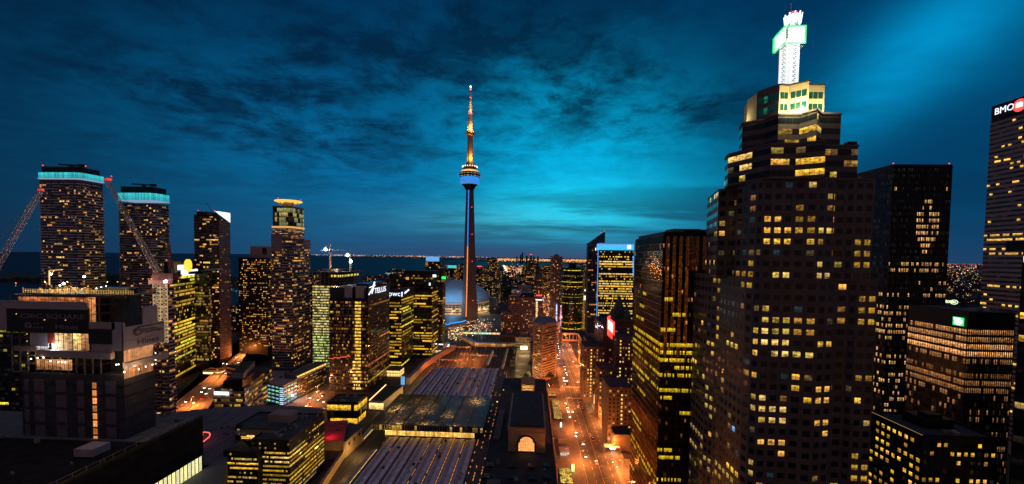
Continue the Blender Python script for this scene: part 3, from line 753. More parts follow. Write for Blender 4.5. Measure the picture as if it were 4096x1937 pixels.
# ------------------------------------------------------------------ pink-grey retaining wall, bridges, canopies
wp = [gp(1640, 1512, 8), gp(1652, 1500, 8), gp(1702, 1450, 8), gp(1760, 1412, 8), gp(1822, 1380, 8)]
g = G()
for a, b in zip(wp[:-1], wp[1:]):
    d = Vector((b[0]-a[0], b[1]-a[1])).normalized(); n = Vector((-d.y, d.x))*5
    g.prism([a, b, (b[0]+n.x, b[1]+n.y), (a[0]+n.x, a[1]+n.y)], 0, 8)
o = g.make('rail_wall', mat('pink_concrete', (.34, .22, .22), .85, 0, .2, .1)); seal(o); tag(o, 'long bending pink-grey wall along the left side of the rail corridor', 'wall')
bridge = thing('skywalk', 'long covered footbridge with lattice sides bending across the rail tracks', 'footbridge', (*gp(1950, 1375, 8), 0))
bp = [W(1845, 1340, Z=14), W(1901, 1370, Z=14), W(2007, 1373, Z=14), W(2072, 1370, Z=14)]
g = G(); g2 = G(); g3 = G()
for a, b in zip(bp[:-1], bp[1:]):
    d = (b-a).normalized(); n = Vector((-d.y, d.x, 0))*3.5; up = Vector((0, 0, 5))
    g.prism([tuple((a-n)[:2]), tuple((b-n)[:2]), tuple((b+n)[:2]), tuple((a+n)[:2])], 13.2, 14)
    g.prism([tuple((a-n)[:2]), tuple((b-n)[:2]), tuple((b+n)[:2]), tuple((a+n)[:2])], 8.2, 8.9)
    L_ = (b-a).length; m_ = max(2, int(L_/5))
    for k in range(m_):
        p = a+(b-a)*(k/m_)-n-up*.1; q = a+(b-a)*((k+1)/m_)-n-up*.1; pl = p-up; ql = q-up; md = (p+q)/2
        g2.bar(pl, md, .5); g2.bar(md, ql, .5)
        s = .25 if (k*7) % 5 else .7; g3.quad(tuple(pl+n*.1), tuple(ql+n*.1), tuple(q+n*.1), tuple(p+n*.1), lit=(s*.9, s*.5, s*.15))
g.make('roof', STEEL, bridge); g2.make('truss', mat('truss_paint', (.5, .36, .22), .6, 0, .2, .5), bridge); g3.make('window', GLASS, bridge)
g = G()
for k in range(5): p = bp[1]+(bp[3]-bp[1])*(k/4.0); g.bar((p.x, p.y, 0), (p.x, p.y, 8.2), 1.2)
g.make('pier', CONC, bridge)
t = thing('coloured_bridge', 'straight footbridge with a strip of multicoloured panels lit along its side', 'footbridge', (*gp(1925, 1335, 6), 0))
a = W(1848, 1328, Z=12); b = W(2006, 1335, Z=12); g = G(); g.box(a.x, b.x, a.y-2, a.y+3, 8, 8.8); g.box(a.x, b.x, a.y-2, a.y+3, 12, 12.6); g.make('deck', STEEL, t)
g = G(); rng = random.Random(9); n = 26
for k in range(n):
    c = rng.choice(((.1, .6, .7), (1, .5, .1), (.9, .75, .2), (.8, .25, .1), (.2, .7, .3), (.9, .8, .4))); x0 = a.x+(b.x-a.x)*k/n; x1 = a.x+(b.x-a.x)*(k+.92)/n
    g.quad((x0, a.y-2.1, 9), (x1, a.y-2.1, 9), (x1, a.y-2.1, 12), (x0, a.y-2.1, 12), lit=c)
g.make('colour_panel', litmat('panel_glass', (.1, .1, .1), .4, pat=.3), t)
g = G(); 
for k in range(4): x = a.x+(b.x-a.x)*(k+.3)/4; g.bar((x, a.y, 0), (x, a.y, 8), 1.2)
g.make('pier', CONC, t)
# platform canopies left of the shed
for i, (x, y0, y1, lab) in enumerate(((-118.5, 150, 300, 'lit platform canopy left of the near shed roof, yellow light under it'), (-129, 376, 512, 'lit platform canopy along the left edge of the far shed roof'))):
    t = thing('platform_canopy', lab, 'platform canopy', (x, (y0+y1)/2, 0)); g = G(); g.box(x-1.8, x+1.8, y0, y1, 5.2, 5.5); g.make('roof', CONCL, t)
    g = G(); g.box(x-3.2, x+3.2, y0, y1, .05, 1.1); g.make('platform', mat('platform_paving', (.35, .3, .22), .8, 0, .2, .4), t)
    g = G()
    for y in range(int(y0)+3, int(y1), 9): g.bar((x, y, 1.1), (x, y, 5.2), .35)
    g.make('column', STEEL, t)
    g = G()
    for y in range(int(y0)+1, int(y1)-4, 6): g.box(x+1.85, x+2.9, y, y+4.8, 5.0, 5.3)
    g.make('strip_lamp', glow('platform_strip', (1, .62, .16), 3.0), t)
    for y in range(int(y0)+12, int(y1), 26):
        light('POINT', (x-3.4, y, 4.6), 3000, (1, .6, .15), 'platform_light', t, .4)
        light('POINT', (x+3.4, y, 4.6), 3000, (1, .6, .15), 'platform_light', t, .4)
# cut-out platform at lower left of the shed
# ------------------------------------------------------------------ trains
def train(label, x, y0, y1, group=None):
    t = thing('train', label, 'train', (x, (y0+y1)/2, 0), group); n = max(1, int((y1-y0)/26)); L2 = (y1-y0)/n
    for k in range(n):
        ya = y0+k*L2+.5; yb = y0+(k+1)*L2-.5
        g = G(); P = [(x-1.5, .9), (x+1.5, .9), (x+1.5, 3.9), (x+1.0, 4.5), (x-1.0, 4.5), (x-1.5, 3.9)]
        i = len(g.v); g.v += [(p[0], ya, p[1]) for p in P]+[(p[0], yb, p[1]) for p in P]
        for q in range(6): r_ = (q+1) % 6; g.f.append((i+q, i+r_, i+6+r_, i+6+q)); g.m.append(0); g.l.append((0, 0, 0))
        g.f += [tuple(range(i, i+6))[::-1], tuple(range(i+6, i+12))]; g.m += [0, 0]; g.l += [(0, 0, 0)]*2
        c = g.make('carriage', STEEL, t)
        windows(c, [((x+1.5, ya+1), (x+1.5, yb-1), 1.9, 3.4, 1, 10, .7, .8, lambda *a: (.9, .6, .2)), ((x-1.5, yb-1), (x-1.5, ya+1), 1.9, 3.4, 1, 10, .7, .8, lambda *a: (.9, .6, .2))], 'single')
        g = G(); 
        for yy in (ya+3, yb-3): g.box(x-1.2, x+1.2, yy-1.5, yy+1.5, .25, .9)
        g.make('bogie', BLACK, c)
train('silver train standing on the left tracks beside the wall', -137.5, 320, 400)
train('silver train on the rail tracks just beyond the far shed roof', -60, 560, 640)
train('dark grey train parked near the station side of the tracks', -37.5, 545, 660)

# signal gantries over the tracks
for i, (y, xa, xb) in enumerate(((560, -128, -92), (590, -88, -48), (640, -140, -96), (665, -90, -50))):
    t = thing('signal_gantry', ('signal gantry over the %s tracks, %s from the shed' % (('left', 'right')[i % 2], ('nearer', 'farther')[i // 2])), 'signal gantry', ((xa+xb)/2, y, 0))
    g = G(); g.bar((xa, y, 0), (xa, y, 8), .4); g.make('post', STEEL, t); g = G(); g.bar((xb, y, 0), (xb, y, 8), .4); g.make('post', STEEL, t)
    g = G(); g.bar((xa, y, 8), (xb, y, 8), .3); g.bar((xa, y, 9), (xb, y, 9), .3)
    for k in range(12): p = xa+(xb-xa)*k/12; q = xa+(xb-xa)*(k+1)/12; g.bar((p, y, 8), (q, y, 9), .15)
    g.make('beam', STEEL, t)
    for k in range(4):
        x = xa+(xb-xa)*(k+.5)/4; g = G(); g.box(x-.3, x+.3, y-.3, y, 6.6, 8); h = g.make('signal_head', BLACK, t); g = G(); g.ball((x, y-.4, 7.4), .38); g.make('signal_lamp', MATS['red_beacon'] if k % 2 else MATS['gold_light'], h)
# ================================================================== LEFT SIDE
# two harbour towers with balconies and teal crowns
def harbour(label, Lx, Rx, Sx, top, band0, band1, mech0, Y, seed):
    P, z = boxplan(Lx, Rx, top, Y, side=Sx)
    (x0, y0), (x1, _), (_, y1), _ = P; c = 5
    P = [(x0, y0), (x1-c, y0), (x1, y0+c*.6), (x1, y1), (x0, y1)]
    r = tower('harbour_tower', label, P, z, CONCD, 3.05, 2.0, .8, .6, resid(.12, (AMB, AMB, PALE, ORG), seed, .35, 1.1, .3), 'band', vents=0, mech=False, seed=seed,
              balcony=(1.5, 1, mat('balcony_white', (.55, .50, .60), .7, 0, .1, .1)), base=20)
    def zz(py): return W((Lx+Rx)/2, py, Y=Y).z
    g = G(); Q = inset(P, -1.0); rr = random.Random(seed)
    for k in range(len(Q)):
        a = Vector(Q[k]); b = Vector(Q[(k+1) % len(Q)]); n = max(1, int((b-a).length/1.9))
        for i in range(n):
            p = a+(b-a)*i/n; q = a+(b-a)*(i+.94)/n; v = rr.uniform(.62, 1.15)
            for h0, h1, w_ in ((0, .45, .8), (.48, 1, 1.1)): za = zz(band1)+(zz(band0)-zz(band1))*h0; zb_ = zz(band1)+(zz(band0)-zz(band1))*h1; g.quad((p.x, p.y, za), (q.x, q.y, za), (q.x, q.y, zb_), (p.x, p.y, zb_), lit=(.03*v*w_, .46*v*w_, .50*v*w_))
    g.make('teal_crown', litmat('crown_glass_teal', (.02, .08, .09), .3, pat=.3), r)
    g = G()
    for k in range(len(Q)):
        a = Vector(Q[k]); b = Vector(Q[(k+1) % len(Q)]); n = max(1, int((b-a).length/1.6))
        for i in range(n+1): p = a+(b-a)*i/n; g.bar((p.x, p.y, zz(band1)-.3), (p.x, p.y, zz(band0)+.3), .22)
    g.make('crown_mullion', STEEL, r)
    g = G(); Q2 = inset(P, -1.8); g.prism(Q2, zz(band1)-1.0, zz(band1)-.2); g.make('white_edge_light', glow('edge_white', (.45, .62, .95), .5), r)
    g = G(); Q3 = inset(P, 2.2); g.prism(Q3, zz(band0)-1, zz(mech0)); g.make('penthouse', BLACK, r)
    cx, cy = (x0+x1)/2, (y0+y1)/2; zt = zz(mech0)
    g = G(); g.bar((cx, cy, zt), (cx, cy, zt+4), 3); g.bar((cx-16, cy, zt+5), (cx+14, cy, zt+3.5), 1.6); g.box(cx+10, cx+16, cy-2, cy+2, zt+2, zt+5); g.make('cleaning_crane', BLACK, r)
    return r, P, zt
r, P, zt = harbour('tallest left tower with white balcony bands and a teal lit crown', 158, 318, 410, 722, 690, 713, 666, 440, 11)
for p in (P[0], P[2]): beacon(p[0]+2, p[1]+2, zt, 'roof_beacon', r, .9)
g = G(); g.box(P[1][0]-8, P[1][0]-2.5, P[1][1]-.35, P[1][1]-.2, 40, zt*0+W(320, 1002, Y=440).z); g.make('notch_strip', mat('teal_notch_strip', (.01, .07, .11), .2, 0, .1, .2), r)  # flat teal strip stands in for the blue gap of the notch
r, P, zt = harbour('second balcony tower with teal lit crown, behind the lattice crane boom', 476, 612, 674, 816, 772, 800, 746, 500, 12)
# dark office slab far left behind construction
P, z = boxplan(-60, 95, 1290, 300, depth=40)
tower('office_block', 'dark block with two yellow lit floors at the left picture edge', P, z, BLACK, 4, 3, .9, .5, office(.2, .02, .95, (LIME_Y,), 5, .6, 1.1), seed=5, base=10)

# construction tower ------------------------------------------------
def construction():
    D = 190.0
    def p_(px, py, Y=D): return W(px, py, Y=Y)
    a = p_(85, 1490); b = p_(496, 1490); zt = a.z; yb = min(D+40, b.x*ray(622, 1600).y/ray(622, 1600).x)
    t = thing('construction_tower', 'unfinished dark office tower with hoarding signs and work lights in left foreground', 'construction site', ((a.x+b.x)/2, D+15, 0))
    NAVY = mat('scaffold_netting', (.036, .042, .062), .9, 0, .35, .25)
    x0, x1 = a.x, b.x
    g = G(); g.box(x0, x1, D, yb, 20, zt); g.make('concrete_core', NAVY, t)
    g = G(); PL = mat('core_panel_grey', (.12, .105, .15), .9, 0, .2, .3)
    zbot = p_(300, 1800).z
    def col(xa, xb, n, m_, name, lit=None):
        for k in range(n):
            z1 = zt-3-(zt-zbot)*k/n; g2 = G(); g2.box(p_(xa, 1600).x, p_(xb, 1600).x, D-.25, D-.02, z1-(zt-zbot)/n*.82, z1-.2, 0, lit); g2.make(name, m_, t)
    for xa, xb in ((100, 118), (140, 180), (227, 268), (312, 338), (425, 465)): col(xa, xb, 5, PL, 'wall_panel')
    HOIST = litmat('hoist_light', (.1, .05, .02), .8, pat=.5)
    for k in range(10):
        z1 = zt-4-(zt-zbot)*k/10; g2 = G(); kk = .35+.65*((k*7) % 3)/2; xq = p_(382, 1600).x
        g2.quad((xq-1.1, D-.4, z1-3.0), (xq+1.1, D-.4, z1-3.0), (xq+1.1, D-.4, z1), (xq-1.1, D-.4, z1), lit=(.75*kk, .27*kk, .07*kk)); g2.make('hoist_bay', HOIST, t)
    g = G()
    for k in range(1, 7): zz = zt-(zt-zbot)*k/7; g.box(x1+.02, x1+.2, D, yb, zz, zz+.3); g.box(x0, x1, D-.2, D-.02, zz, zz+.25)
    g.make('floor_edge', BLACK, t)
    # podium
    pz = 60.0; px1 = -187.5
    g = G(); g.box(-330, px1, 120, 220, 0, pz); g.make('podium', mat('black_concrete', (.016, .016, .02), .95, 0, .5, .2, spec=.1), t)  # podium in near-black concrete
    g = G(); g.box(-329, px1-1, D-2, 219, pz+.05, pz+.5); g.make('podium_roof', mat('podium_gravel', (.12, .13, .13), .9, 0, .4, .3), t)
    g = G(); g.box(-330, px1-.2, 120, 121, pz+.5, pz+2); g.box(px1-1, px1, 120, 220, pz+.02, pz+1.4); g.make('edge_rail', BLACK, t)
    g = G(); q = p_(385, 1800, 178); g.box(q.x-4, q.x+5, 172, 180, pz+.5, pz+4); g.make('site_cabin', PANELG, t)
    rr = random.Random(19)
    for k in range(34):
        x = rr.uniform(-300, px1-4); y = rr.uniform(150, 216)
        if a.x-1 < x < b.x+1 and y > D-4: continue
        s = rr.uniform(.5, 2.2); g = G(); g.box(x, x+s*1.8, y, y+s, pz+.1, pz+.5+s*.8); g.box(x+.2*s, x+s, y+.2, y+s*.6, pz+.5+s*.8, pz+.8+s); g.make('roof_unit', (CONCD, STEEL, CONC)[k % 3], t)
    for k in range(18): y = 122+k*5.4; g = G(); g.bar((px1-.5, y, pz+1.4), (px1-.5, y, pz+3.2), .12); g.bar((px1-.5, y, pz+3.1), (px1-.5, y+5.4, pz+3.1), .1); g.make('edge_guard', STEEL, t)
    windows(t, [((px1, 165), (px1, 219), 21, 39, 1, 22, .75, .92, lambda f, c, a_, b_: (.55+.1*(c % 3), .5+.1*(c % 3), .28))], 'curtain', m=litmat('polycarbonate_wall', (.3, .3, .25), .5, pat=.3))
    # upper frame between the sign and the deck
    zs0 = zt; zd = p_(200, 1182).z; xa, xb = p_(28, 1200).x, p_(385, 1200).x
    nf = 9; sl = G()
    g = G(); g.box(xa+2, xb-2, D+6, yb-4, zs0, zd-.5); g.make('core_wall', BLACK, t)
    for k in range(nf+1):
        z = zs0+(zd-zs0)*k/nf; g = G(); g.box(xa, xb+(3 if k > 6 else 0), D+1, yb, z-.35, z); g.make('floor_slab', CONCD, t)
    g = G()
    for k in range(12): x = xa+(xb-xa)*k/11; g.bar((x, D+1.4, zs0), (x, D+1.4, zd), .5)
    for y in (D+12, D+22, yb-1): g.bar((xb-.5, y, zs0), (xb-.5, y, zd), .5)
    g.make('steel_column', CONC, t)
    # dark blue tarpaulin block
    a = p_(388, 1152, D+8); b = p_(520, 1292, D+8)
    g = G(); g.box(a.x, b.x, D+8, yb-2, zs0, a.z); g.make('tarpaulin', mat('blue_tarpaulin', (.05, .07, .10), .9, 0, .3, .3), t)
    # top deck with railings and lights
    a = p_(70, 1150); b = p_(515, 1150)
    g = G(); g.box(a.x, b.x, D+2, yb, a.z-3.4, a.z-2.8); g.box(a.x+6, b.x-3, D+1, D+2, a.z-4.6, a.z-3.2); g.make('top_deck', CONCD, t)
    g = G(); 
    for k in range(46): x = a.x+(b.x-a.x)*k/45; g.bar((x, D+2.2, a.z-2.8), (x, D+2.2, a.z-.9+(.8 if k % 7 == 0 else 0)), .12)
    for zz in (a.z-1.8, a.z-1.0): g.bar((a.x, D+2.2, zz), (b.x, D+2.2, zz), .1)
    g.make('guard_rail', glow('rail_lit', (1, .55, .1), .6), t)  # lamplight on the rails is put in as glow
    rng = random.Random(14)
    mat('site_timber', (.5, .35, .15), .8, 0, .3, 1)
    for k in range(44):
        x = a.x+(b.x-a.x)*rng.random(); y = D+rng.uniform(3, 20); s = rng.uniform(.3, 1.3); h = rng.uniform(.5, 2.6); g = G(); g.box(x, x+s*1.6, y, y+s, a.z-2.8, a.z-2.8+h); g.make('stacked_material', MATS['site_timber'], t)
    def lamp(px, py, s, Y=D-.8, kind='white_lamp', e=0, name='work_light', col=(1, .7, .35)):
        s *= .6; q = p_(px, py, Y); g = G(); g.ball((q.x, q.y, q.z), s); o = g.make(name, MATS[kind], t)
        if e: light('POINT', (q.x, q.y-.5, q.z+.4), e*2.6, col, 'work_lamp', o, .5)
    lamp(202, 1097, 1.0, D+9, 'blue_white_lamp', 2600, col=(.8, .9, 1)); lamp(337, 1107, .9, D+9, 'blue_white_lamp', 2200, col=(.8, .9, 1))
    lamp(255, 1135, .9, D+4, 'white_lamp', 2500, col=(1, .65, .2)); lamp(240, 1142, .5, D+1.2, 'white_lamp')
    for x in (270, 180, 430, 470): lamp(x, 1128, .35, D+3, 'gold_light', 900 if x != 470 else 0, col=(1, .6, .15))
    for px, py in ((386, 1154), (405, 1149), (425, 1145)): lamp(px, py, .3, D+1.2, 'blue_white_lamp')
    q = p_(63, 1132, D+3); beacon(q.x, q.y, q.z-1.5, 'warning_beacon', t, .45)
    g = G(); q = p_(197, 1110, D+8); g.bar((q.x, q.y, q.z-4), (q.x, q.y, q.z+3.5), .4); g.bar((q.x, q.y, q.z+3.5), (q.x+7.5, q.y, q.z+4.2), .4); g.bar((q.x, q.y, q.z+1), (q.x+3, q.y, q.z+3.8), .25); g.make('small_hoist', glow('hoist_glow', (1, .6, .12), .5), t)  # lit look of the hoist comes from glow in its material
    # orange lit interior, its light put in as glow
    ORI = litmat('lit_interior', (.2, .12, .06), .9, pat=.85, pscale=.35)
    def patch(pxa, pya, pxb, pyb, c, name='lit_bay', Y=D+.6):
        A = p_(pxa, pyb, Y); B = p_(pxb, pya, Y); g = G()
        nx_ = max(1, int(abs(B.x-A.x)/2)); rr = random.Random(int(pxa+pya))
        for i in range(nx_):
            xa_ = A.x+(B.x-A.x)*i/nx_; xb_ = A.x+(B.x-A.x)*(i+.86)/nx_; k = rr.uniform(.5, 1.3)
            g.quad((xa_, Y, A.z), (xb_, Y, A.z), (xb_, Y, B.z), (xa_, Y, B.z), lit=(c[0]*k, c[1]*k, c[2]*k))
        return g.make(name, ORI, t)
    patch(75, 1192, 350, 1210, (.35, .10, .03)); patch(352, 1190, 384, 1290, (.45, .17, .05))
    patch(215, 1330, 255, 1400, (.8, .5, .2)); patch(257, 1330, 268, 1404, (1.3, .8, .3)); patch(268, 1335, 292, 1404, (.4, .22, .08)); patch(294, 1332, 325, 1404, (1.2, .8, .25)); patch(326, 1332, 358, 1405, (.35, .16, .06))
    patch(208, 1374, 240, 1402, (2.4, 1.7, 1.0)); patch(148, 1440, 290, 1478, (.40, .16, .05)); patch(148, 1384, 196, 1402, (.5, .45, .42))
    lamp(220, 1388, .8, D-.3, 'blue_white_lamp', 900, col=(.9, .95, 1))
    def panel(pxa, pya, pxb, pyb, m_, name, Y=D-.6, th=.4):
        A = p_(pxa, pyb, Y); B = p_(pxb, pya, Y); g = G(); g.box(A.x, B.x, Y, Y+th, A.z, B.z); return g.make(name, m_, t)
    panel(120, 1333, 192, 1385, PANELG, 'grey_panel', D+.1); panel(191, 1332, 215, 1372, mat('red_panel', (.30, .03, .02), .8, 0, .2, .5), 'red_panel', D+.1)
    panel(55, 1386, 145, 1404, CONC, 'grey_beam', D-.2); panel(145, 1406, 346, 1428, PANELG, 'grey_beam', D-1.2, 2); panel(346, 1412, 442, 1436, PANELG, 'grey_beam', D-1.2, 2)
    # sign one
    panel(0, 1209, 348, 1233, PANELG, 'sign_frame', D-1.2, .8); panel(0, 1233, 24, 1322, PANELG, 'sign_frame', D-1.2, .8)
    sp = panel(24, 1233, 352, 1328, mat('black_banner', (.012, .014, .022), .7, 0, .2, .3), 'sign_banner', D-1.1, .7)
    TXT = mat('sign_letter_grey', (.2, .19, .22), .7, 0, .1, 1)
    A = p_(80, 1271, D-1.3); text('CIBC SQUARE', 3.05, 'sign_lettering', TXT, t, A, (1, 0, 0), extrude=.03, bold=.03, xs=1.78)
    A = p_(220, 1316, D-1.3); s = text('Hines', 3.3, 'sign_lettering', TXT, t, A, (1, 0, 0), extrude=.03, bold=.03, xs=1.6)
    A = p_(132, 1297, D-1.3); text('Ivanhoe', 1.1, 'sign_lettering', TXT, t, A, (1, 0, 0), extrude=.03, bold=.02); A = p_(132, 1312, D-1.3); text('Cambridge', 1.3, 'sign_lettering', TXT, t, A, (1, 0, 0), extrude=.03, bold=.02)
    def ring(c, R_, ux, m_, Yoff=(0, 0)):
        g = G()
        for rr_, th in ((R_, .35), (R_*.55, .3)):
            for k in range(16):
                if rr_ < R_ and k > 11: continue
                q = [tuple(Vector(c)+Vector(ux)*rr_*math.cos(a_)+Vector((0, 0, rr_*.9*math.sin(a_)))) for a_ in (2*math.pi*k/16, 2*math.pi*(k+1)/16)]; g.bar(*q, th)
        g.make('round_emblem', m_, t)
    ring(p_(112, 1301, D-1.35), 1.55, (1, 0, 0), TXT)
    for px, py in ((65, 1256), (178, 1280), (262, 1281)): lamp(px, py, .28, D-1.8, 'gold_light')
    for px, py in ((108, 1336), (108, 1365), (111, 1414)): lamp(px, py, .28, D-1.5, 'gold_light')
    for px, py in ((124, 1436), (151, 1432), (174, 1431), (202, 1445), (233, 1449), (248, 1449), (260, 1450)): lamp(px, py, .42, D-.6, 'white_lamp', 160 if px in (124, 174, 233) else 0, col=(1, .6, .25))
    # sign two wraps the corner
    panel(352, 1291, 458, 1318, PANELG, 'hoarding_top', D-1.0, .6); panel(354, 1318, 448, 1376, mat('black_banner', (0, 0, 0)), 'sign_banner', D-1.0, .6); panel(366, 1376, 449, 1406, PANELG, 'hoarding_base', D-.6, .4)
    panel(448, 1291, 493, 1404, mat('white_hoarding', (.36, .35, .42), .7, 0, .08, .4), 'hoarding_corner', D-1.0, .9)
    xs_ = p_(493, 1400, D-1).x; ys1 = None; d = ray(657, 1330); ys1 = xs_*d.y/d.x
    def sz(px, py): return W(px, py, X=xs_)
    zlo = sz(657, 1368).z; zhi = sz(655, 1262).z; HW = mat('white_hoarding', (0, 0, 0))
    zlo = sz(493, 1404).z; zhi = sz(493, 1311).z; zm = sz(493, 1330).z
    g = G(); g.box(xs_-.5, xs_, D-1, ys1, zlo, zhi); g.make('sign_board', HW, t)
    t0, t1 = sz(573, 1278), sz(629, 1222); g = G(); g.box(xs_-.5, xs_, t0.y, t1.y, zhi+.02, t1.z); g.make('sign_board', HW, t)
    g = G(); g.box(xs_, xs_+.06, t0.y-3, ys1, zm+1.1, zm+1.6); g.box(xs_, xs_+.04, D, ys1, (zm+zlo)/2, (zm+zlo)/2+.1); g.make('board_seam', BLACK, t)
    DK = mat('dark_letter', (.06, .06, .09), .7, 0, .1, 1)
    q = sz(547, 1380); text('Hines', 4.0, 'sign_lettering', DK, t, (xs_+.1, q.y, q.z), (0, 1, 0), extrude=.03, bold=.03, xs=1.35)
    q = sz(570, 1322); text('Ivanhoe', 1.7, 'sign_lettering', DK, t, (xs_+.1, q.y, q.z), (0, 1, 0), extrude=.03, bold=.03, xs=1.35)
    q = sz(570, 1333); text('Cambridge', 1.9, 'sign_lettering', DK, t, (xs_+.1, q.y, q.z), (0, 1, 0), extrude=.03, bold=.03, xs=1.35)
    q = sz(550, 1327); ring((xs_+.1, q.y, q.z), 2.1, (0, 1, 0), DK)
    # wall with peach light put in as glow, and beam under the second sign
    LW = litmat('peach_lit_wall', (.35, .2, .12), .9, pat=.5, pscale=.25)
    q0 = sz(500, 1412); q1 = sz(600, 1390); g = G()
    n = 14
    for k in range(n):
        ya = D+(ys1-6-D)*k/n; yb_ = D+(ys1-6-D)*(k+.93)/n; kk = random.Random(k).uniform(.6, 1.2)*.42
        g.quad((xs_-.8, ya, zlo-6.2), (xs_-.8, yb_, zlo-6.2), (xs_-.8, yb_, zlo), (xs_-.8, ya, zlo), lit=(kk, kk*.42, kk*.16))
    g.make('lit_wall', LW, t)
    g = G(); g.box(xs_-1.5, xs_+1.2, D, ys1+1, zlo-9.2, zlo-6.4); g.make('edge_beam', PANELG, t)
    g = G()
    for k in range(n):
        ya = D+(ys1-6-D)*k/n; yb_ = D+(ys1-6-D)*(k+.9)/n; kk = random.Random(k+50).uniform(.1, .9)*.32
        g.quad((xs_-.9, ya, zlo-14.5), (xs_-.9, yb_, zlo-14.5), (xs_-.9, yb_, zlo-9.4), (xs_-.9, ya, zlo-9.4), lit=(kk, kk*.38, kk*.12))
    g.make('lit_wall', LW, t)
    for px, py, s in ((497, 1489, .5), (466, 1459, .4), (475, 1458, .3), (555, 1478, .35), (583, 1467, .35), (610, 1459, .35), (622, 1440, .3), (622, 1413, .3)):
        lamp(px, py, s, D-1.5 if px < 500 else D+4, 'white_lamp', 250 if s > .34 else 0, col=(1, .6, .25))
construction()

# cranes --------------------------------------------------------------
def lattice(g, p, q, w, n, thick=.18, w2=None):
    p = Vector(p); q = Vector(q); d = (q-p).normalized(); u = d.cross(Vector((0, 1, 0.01))).normalized(); v = d.cross(u); w2 = w2 or w
    prev = None
    for k in range(n+1):
        c = p+(q-p)*k/n; ww = w+(w2-w)*k/n; cs = [c+u*a*ww/2+v*b*ww/2 for a, b in ((-1, -1), (1, -1), (1, 1), (-1, 1))]
        if prev:
            for i in range(4):
                g.bar(prev[i], cs[i], thick); j = (i+1) % 4
                if k % 2: g.bar(prev[i], cs[j], thick*.7)
                else: g.bar(prev[j], cs[i], thick*.7)
        for i in range(4): g.bar(cs[i], cs[(i+1) % 4], thick*.7)
        prev = cs
LATT = mat('crane_lattice_grey', (.55, .5, .46), .5, .1, .15, .5)
a = W(-45, 1125, Y=215); b = W(166, 757, Y=215)
t = thing('luffing_crane', 'crane with long grey lattice boom and red tip at the left picture edge', 'crane', (a.x, 215, 0))
g = G(); lattice(g, a, b, 2.3, 30, .2, 1.6); g.make('boom', mat('boom_grey', (.55, .52, .55), .5, .1, .1, .5), t); g = G(); lattice(g, (a.x-1, 215, 20), (a.x-1, 215, a.z), 2.6, 30, .22); g.make('mast', LATT, t)
g = G(); g.box(a.x-7, a.x+1, 213, 217, a.z-2, a.z+2); g.make('cab', REDST, t)
g = G(); g.box(b.x-1.8, b.x+1, 214.5, 215.5, b.z-.9, b.z+.2); g.make('tip', glow('tip_red_lamp', (1, .06, .03), .8), t); beacon(b.x-.5, 215, b.z, 'tip_beacon', t, .5)
g = G(); g.bar((b.x-1, 215, b.z), (a.x-6, 215, a.z+8), .12); g.make('stay_cable', STEEL, t)
Yc = 235.0; c0 = W(640, 1130, Y=Yc); c1 = W(424, 716, Y=Yc); cb = W(645, 1395, Y=Yc)
t = thing('luffing_crane', 'crane with floodlit white lattice mast, red cab and left-leaning boom', 'crane', (c0.x, Yc, 0))
zl_ = W(640, 1375, Y=Yc).z
g = G(); lattice(g, (c0.x, Yc, zl_), (c0.x, Yc, c0.z-1), 4.6, 16, .30); g.make('mast', glow('lit_mast', (1, .66, .30), .45), t)  # floodlight on the upper mast is put in as glow
g = G(); lattice(g, (c0.x, Yc, 0), (c0.x, Yc, zl_), 4.6, 30, .30); g.make('lower_mast', REDST, t)  # darker steel stands in for the unlit part of the mast
g = G(); g.box(c0.x-4.5, c0.x+5, Yc-3, Yc+3, c0.z-1, c0.z+1.4); g.make('slewing_ring', glow('red_lit_ring', (1, .10, .06), .22), t)
g = G(); g.box(c0.x-3, c0.x+10, Yc-2, Yc+2, c0.z+1.5, c0.z+5.6); g.make('cab', REDST, t)
g = G(); lattice(g, (c0.x+8, Yc, c0.z+5), (c0.x+5, Yc, c0.z+24), 1.6, 8, .2); g.bar((c0.x+9, Yc, c0.z+4), (c0.x+6, Yc, c0.z+24), .3); g.make('a_frame', REDST, t)
g = G(); lattice(g, (c0.x, Yc, c0.z+4), c1, 2.3, 36, .19, 1.6); g.make('boom', mat('boom_paint', (.5, .42, .4), .5, .1, .15, .5), t)
g = G(); g.bar((c0.x+5, Yc, c0.z+24), (c1.x, Yc, c1.z), .12); g.make('stay_cable', STEEL, t)
g = G(); g.box(c1.x-.5, c1.x+3, Yc-.7, Yc+.7, c1.z-.9, c1.z+.3); g.make('tip', MATS['tip_red_lamp'], t); beacon(c1.x+3.5, Yc, c1.z+.3, 'tip_beacon', t, .4)
q = W(663, 1126, Y=Yc-3.5); g = G(); g.ball(q, .9); g.make('floodlight', MATS['blue_white_lamp'], t)
light('POINT', (c0.x-8, Yc-8, c0.z+2), 1500, (1, .7, .5), 'boom_floodlight', t, 1)

